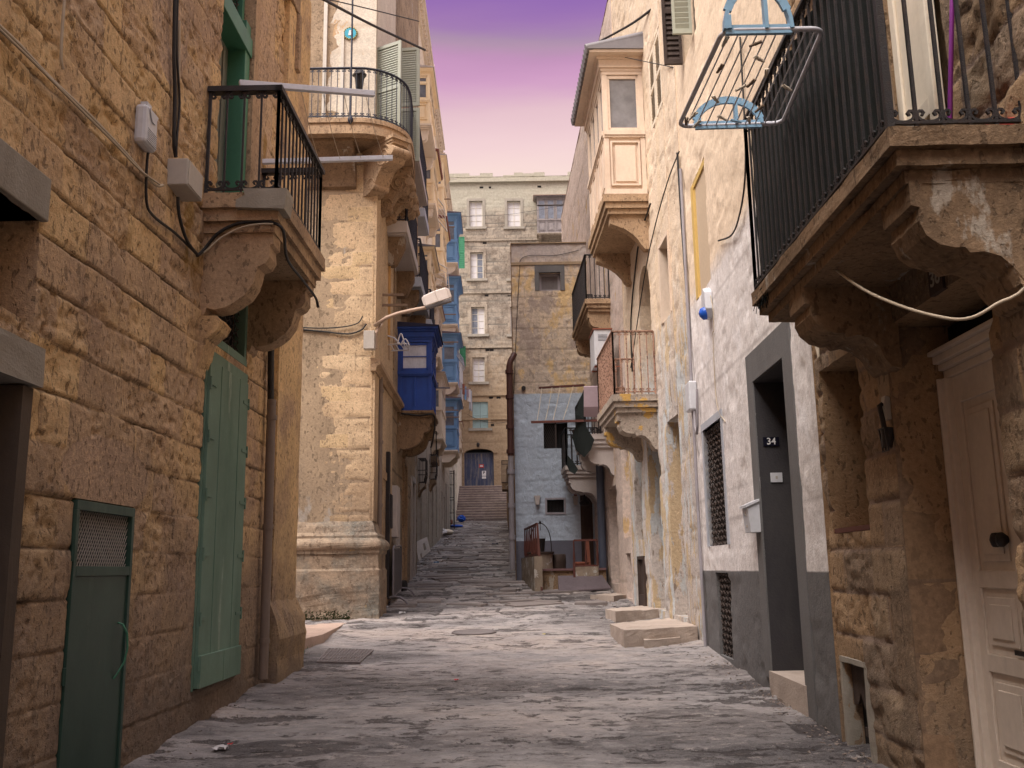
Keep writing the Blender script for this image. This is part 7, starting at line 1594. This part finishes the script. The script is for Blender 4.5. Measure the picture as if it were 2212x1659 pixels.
# ================================================================ STEP BLOCKS AND PAVING ON THE STREET
def block(name, px, z0, h, mat, label, cat, rough=.012, lv=4, dz=0):
    """px: ground-level corner pixels (anticlockwise from the near left); a worn slab h high"""
    P_ = [ground(*p) for p in px]; m_ = MB(); zt = max(p.z for p in P_) * .5 + min(p.z for p in P_) * .5 + h
    m_.hexa([(p.x, p.y, p.z - .12) for p in P_] + [(p.x, p.y, zt) for p in P_]); o = m_.build(name, mat); rough_up(o, lv, rough, 7); return tag(o, label, cat)
block('step_block', [(1349, 1399), (1508, 1386), (1462, 1345), (1318, 1372)], 0, .155, STEPS, 'larger limestone step block in front of the blocked pink doorway', 'step')
block('step_block', [(1330, 1345), (1437, 1335), (1398, 1314), (1308, 1333)], 0, .12, STEPS, 'smaller limestone step block behind the larger one on the right', 'step')
block('loose_stone', [(1392, 1400), (1470, 1391), (1462, 1384), (1388, 1391)], 0, .085, STEPS, 'long loose stone lying against the front of the larger step block', 'stone', .01)
block('doorstep_slab', [(1326, 1299), (1358, 1292), (1330, 1276), (1275, 1290)], 0, .035, STEPS, 'low flat slab at the foot of the slate blue drainpipe', 'slab', .008)
PINKS = paint('pinkish_paving', (.50, .37, .30), .12, (.3, .22, .18), .5, 3, bump=.35, bscale=40, rough=.9)
block('pavement_slab', [(600, 1432), (697, 1390), (762, 1332), (560, 1342)], 0, .075, PINKS, 'raised pinkish paving slab at the mouth of the side street on the left', 'paving slab', .006)
block('doorstep', [(560, 1356), (655, 1336), (684, 1322), (560, 1322)], 0, .17, PINKS, 'upper pinkish step against the plinth of the corner house', 'step', .006)
c = ground(1024, 1367); m_ = MB(); m_.disc((c.x, c.y, c.z - .005), (0, -.04, 1), .30, .022, 32); m_.build
T = thing('manhole_cover', (c.x, c.y, c.z), 'round grey manhole cover in the middle of the street', 'manhole cover')
mh = paint('manhole_iron', (.19, .165, .16), .15, (.28, .24, .22), .5, 8, bump=.6, bscale=120, rough=.7); m_.build('lid', mh, T); m_ = MB(); m_.tube([(c.x + .325 * math.cos(a * math.tau / 32), c.y + .325 * math.sin(a * math.tau / 32), c.z + .010 + .04 * .325 * math.sin(a * math.tau / 32)) for a in range(33)], .014, 5, False); m_.build('rim', mh, T)
P_ = [ground(684, 1431), ground(778, 1432), ground(808, 1405), ground(709, 1402)]
T = thing('drain_cover', P_[0], 'rectangular grey studded drain cover near the left pavement slab', 'drain cover'); m_ = MB(); m_.hexa([(p.x, p.y, p.z - .03) for p in P_] + [(p.x, p.y, p.z + .014) for p in P_]); m_.build('plate', mh, T); m_ = MB()
for i in range(13):
    for j in range(9):
        s, t = (i + .7) / 13.4, (j + .7) / 9.4; p = (P_[0].lerp(P_[1], s)).lerp(P_[3].lerp(P_[2], s), t); m_.lathe([(.020, 0), (.018, .010), (.012, .013)], p + Vector((0, 0, .013)), 6)
m_.build('studs', mh, T)
# crowd barrier folded against the corner house
T = thing('barrier', ground(836, 1300), 'dark grey metal barrier panel with curved feet leaning beside the corner house plinth', 'barrier')
p0 = Vector((-2.47, 19.6, gz(19.6))); p1 = Vector((-2.56, 21.7, gz(21.7))); zt0 = at(838, 1186, p0.y).z; zt1 = at(860, 1184, p1.y).z; o_ = Vector((.03, 0, 0))
BWm = paint('barrier_metal', (.085, .075, .078), .15, (.16, .13, .12), .4, 6, bump=.1, rough=.5)
m_ = MB(); m_.hexa([p0 + Vector((0, 0, .15)), p1 + Vector((0, 0, .15)), p1 + Vector((.02, 0, .15)), p0 + Vector((.02, 0, .15)), Vector((p0.x, p0.y, zt0)), Vector((p1.x, p1.y, zt1 - .0)), Vector((p1.x + .02, p1.y, zt1)), Vector((p0.x + .02, p0.y, zt0))]); m_.build('panel', BWm, T)
m_ = MB(); m_.tube([p0 + Vector((.01, 0, .15)), Vector((p0.x + .01, p0.y, zt0)), Vector((p0.x + .01, p0.y + .1, zt0 + .05)), Vector((p1.x + .01, p1.y - .1, zt1 + .05)), Vector((p1.x + .01, p1.y, zt1)), p1 + Vector((.01, 0, .15)), p0 + Vector((.01, 0, .15))], .022, 7)
for p in (p0, p1): m_.tube([p + Vector((-.1, 0, .14)), p + Vector((.02, 0, .17)), p + Vector((.16, -.02, .15)), p + Vector((.27, -.05, .08)), p + Vector((.32, -.07, .0))], .022, 7)
m_.build('tube_frame', paint('barrier_tube', (.17, .15, .16), .1, rough=.4), T)
m_ = MB(); cc = Vector((-2.60, 22.5, gz(22.5) + .14)); m_.tube([cc, cc + Vector((.06, -.02, 0))], .135, 18); m_.tube([cc + Vector((.06, -.02, 0)), cc + Vector((.07, -.023, 0))], .06, 12); tag(m_.build('trolley_wheel', RUBBER), 'small black trolley wheel behind the barrier', 'wheel')
# boards leaning against the left wall further up
T = thing('leaning_board', ground(905, 1208), 'pale board with two cut-outs leaning against the left wall', 'board')
Yd = 31.5; A_ = [(896, 1171), (922, 1160), (930, 1190), (905, 1212)]; out_ = [at(x, y, Yd + (.5 if i in (0, 1) else 0)) for i, (x, y) in enumerate(A_)]
Q = lambda s, t: out_[0].lerp(out_[1], s).lerp(out_[3].lerp(out_[2], s), t); nb_ = (out_[1] - out_[0]).cross(out_[3] - out_[0]).normalized() * .03; m_ = MB()
def qq(s0, s1, t0, t1): m_.hexa([Q(s0, t0), Q(s1, t0), Q(s1, t0) + nb_, Q(s0, t0) + nb_, Q(s0, t1), Q(s1, t1), Q(s1, t1) + nb_, Q(s0, t1) + nb_])
qq(0, 1, 0, .3); qq(0, .55, .3, .72); qq(.75, 1, .3, .72); qq(0, .18, .72, 1); qq(.32, 1, .72, 1); m_.build('panel', CONCP, T)
m_ = MB(); a = ground(893, 1212); zt = at(893, 1078, 32).z; m_.hexa([(a.x - .02, 32.2, a.z), (a.x + .02, 32.2, a.z), (a.x + .05, 34.6, gz(34.6)), (a.x, 34.6, gz(34.6)), (a.x - .22, 32.2, zt - .5), (a.x - .18, 32.2, zt - .5), (a.x - .15, 34.6, zt + .3), (a.x - .20, 34.6, zt + .3)]); tag(m_.build('hoarding', DWOOD), 'dark brown hoarding sheet against the left wall behind the pale board', 'hoarding')
# electric boxes on the corner house side
m_ = MB(); u_, z_ = LB.hit(842, 1140); m_.box(LB, u_ - .05, u_ + .55, z_ - .2, z_ + .9, 0, .16); tag(m_.build('pale_meter_cupboard', CONCP, bevel=.01), 'narrow pale cupboard on the side wall of the corner house', 'cupboard')
m_ = MB(); u_, z_ = LB.hit(835, 1110); m_.box(LB, u_ - .3, u_ + .1, z_ - .3, z_ + .4, 0, .12); tag(m_.build('dark_letter_box', IRON, bevel=.02), 'dark rounded box on the side wall of the corner house', 'box')
m_ = MB(); u_ = LB.hit(829, 1100)[0]; m_.box(LB, u_ - .1, u_ + .1, gz(19) + .2, 4.0, .05, .12); tag(m_.build('iron_shutter_bar', IRON), 'tall black iron bar beside the ground floor door of the corner house', 'bar')
# bags, rubble, litter
def lump(name, c, r, mat, label, cat, sq=(1, 1, .7), seed=1, group=None, parent=None, amp=.35):
    m_ = MB(); rr = random.Random(seed); n, k = 14, 9; vs = []; fs = []
    for j in range(k + 1):
        th = math.pi * j / k
        for i in range(n):
            ph = math.tau * i / n; d = 1 + amp * (rr.random() - .5) * math.sin(th); vs.append((c.x + r * sq[0] * d * math.sin(th) * math.cos(ph), c.y + r * sq[1] * d * math.sin(th) * math.sin(ph), c.z + r * sq[2] * (1 + d * math.cos(th) * 1.0)))
    for j in range(k):
        for i in range(n): fs.append((j * n + i, (j + 1) * n + i, (j + 1) * n + (i + 1) % n, j * n + (i + 1) % n))
    m_.add(vs, fs, amp < .3); o = m_.build(name, mat)
    return tag(o, label, cat, group)
lump('white_sack', ground(949, 1158), .38, WCLOTH, 'crumpled white plastic sack by the left wall near the iron gate', 'sack', (1, 1, .5), 3); lump('cream_sack', ground(963, 1156), .33, CREAM2, 'cream sack lying beside the crumpled white one', 'sack', (1.2, 1, .45), 4, amp=.2)
lump('blue_bag', ground(997, 1128), .32, BLUEP, 'blue bag at the foot of the stairs', 'bag', (.8, .8, .7), 5); lump('blue_crate', ground(985, 1140), .30, BLUEP, 'blue bundle on the ground below the iron gate', 'bundle', (1.3, 1, .3), 6); lump('brown_box', ground(966, 1137), .35, TERRA, 'brown carton by the left wall under the iron gate', 'carton', (1, 1, .7), 7, amp=.1)
rr = random.Random(31); G_ = 'stones lying along the left wall'
for i, (x, y, r) in enumerate([(345, 1590, .075), (975 * .54, 1472, .03), (527, 1470, .035), (330, 1578, .03), (415, 1560, .015), (452, 1545, .012), (395, 1572, .012)]):
    lump('loose_stone', ground(x, y), r, STEPS, ['flat loose stone near the left wall by the green metal door', 'small round stone by the grey drainpipe', 'larger round stone by the grey drainpipe', 'small stone on top edge of the flat one by the left wall', 'pebble left of the tall green shutters', 'pebble under the tall green shutters', 'pebble between green door and shutters'][i], 'stone', (1.6, 1, .45), 40 + i, G_, amp=.5)
rub = MB()
def stones(n, reg, s0, s1, seed):
    rr = random.Random(seed)
    for _ in range(n):
        x, y = reg(rr); z = gz(y); s = rr.uniform(s0, s1); pts = [Vector((x + rr.uniform(-s, s), y + rr.uniform(-s, s), z + rr.uniform(-.2, 1) * s * .7)) for _ in range(6)]
        rub.add(pts, [(0, 1, 2), (0, 2, 3), (0, 3, 4), (1, 5, 2), (2, 5, 3), (3, 5, 4), (0, 4, 1), (1, 4, 5)])
stones(500, lambda r: (-2.62 + abs(r.gauss(0, .12)), r.uniform(5, 11.5)), .004, .018, 1); stones(600, lambda r: (2.40 - abs(r.gauss(0, .16)), r.uniform(5, 14)), .004, .022, 2); stones(500, lambda r: (r.uniform(-2.3, 2.2), r.uniform(5.5, 13)), .003, .010, 3)
stones(260, lambda r: (-3.1 + abs(r.gauss(0, .4)), r.uniform(28, 50)), .02, .09, 4); stones(160, lambda r: (2.0 - abs(r.gauss(0, .25)), r.uniform(14, 21)), .01, .04, 5); stones(200, lambda r: (.1 - abs(r.gauss(0, .2)), r.uniform(26, 55)), .02, .06, 6)
tag(rub.build('gravel', paint('grit', (.26, .21, .18), .3, rough=.95, bump=.2)), kind='stuff')
slb = MB(); rr = random.Random(77)
for _ in range(260):
    y = rr.uniform(19, 59); x = rr.uniform(-2.9 if y > 28 else -2.6, .15 if y > 24 else 1.8); w_ = rr.uniform(.15, .55); d_ = rr.uniform(.06, .28); z = gz(y); t = rr.uniform(.008, .035); a = rr.uniform(-.5, .5); q = [Vector((x + i * w_ * math.cos(a) - j * d_ * math.sin(a) + rr.uniform(-.03, .03), y + i * w_ * math.sin(a) + j * d_ * math.cos(a), 0)) for i, j in ((-1, -1), (1, -1), (1, 1), (-1, 1))]
    slb.hexa([p + Vector((0, 0, gz(p.y) - .05)) for p in q] + [p * 1.0 + Vector((0, 0, gz(p.y) + t)) for p in q])
tag(slb.build('loose_paving', paint('worn_paving', (.25, .215, .20), .35, (.10, .08, .08), .6, 1.5, (1, 1, 1), bump=.5, bscale=30, rough=.9)), kind='stuff')
def scrap(x, y, s, mat, label, seed):
    c = ground(x, y); rr = random.Random(seed); m_ = MB(); n = 5; P_ = []
    for i in range(n):
        for j in range(n): P_.append(c + Vector(((i - 2) * s / 2 + rr.uniform(-.2, .2) * s, (j - 2) * s / 2.2 + rr.uniform(-.2, .2) * s, .012 + s * rr.random() * .6)))
    m_.add(P_, [(i * n + j, (i + 1) * n + j, (i + 1) * n + j + 1, i * n + j + 1) for i in range(n - 1) for j in range(n - 1)]); tag(m_.build('paper_scrap', mat), label, 'scrap', 'scraps of litter on the street')
for i, (x, y, s, mt, l) in enumerate([(478, 1622, .05, PAPER, 'crumpled white plastic litter in the left foreground'), (270, 1629, .025, PAPER, 'small white scrap by the foot of the green metal door'), (497, 1612, .018, REDC, 'red scrap on the white litter in the left foreground'), (353, 1580, .025, PAPER, 'flat white scrap above the flat loose stone'), (986, 1472, .022, REDC, 'red scrap in the middle foreground'), (868, 1327, .06, PAPER, 'white paper near the curved feet of the barrier'), (835, 1313, .05, PAPER, 'flat white paper beside the plinth of the corner house'), (704, 1259 + 50, .0301, REDC, 'tiny red scrap on the side street paving'), (545, 1390 - 0 + 55, .02, REDC, 'tiny red scrap by the grey drainpipe foot'), (885, 1352 + 30, .025, PAPER, 'white scrap right of the drain cover'), (1175, 1372, .02, YELC, 'yellow scrap near the step blocks'), (942, 1217, .09, LBLUE, 'pale blue scrap on the cobbles near the pale board'), (1070, 1177, .11, PIPEB, 'dark blue rag on the cobbles in mid street'), (1067, 1258 - 10, .06, PAPER, 'pale blue-white scrap in mid street'), (360, 1557, .015, BLUEP, 'bright blue scrap against the left wall'), (840, 1264, .05, PAPER, 'white scrap by the trolley wheel')]): scrap(x, y, s, mt, l, 200 + i)
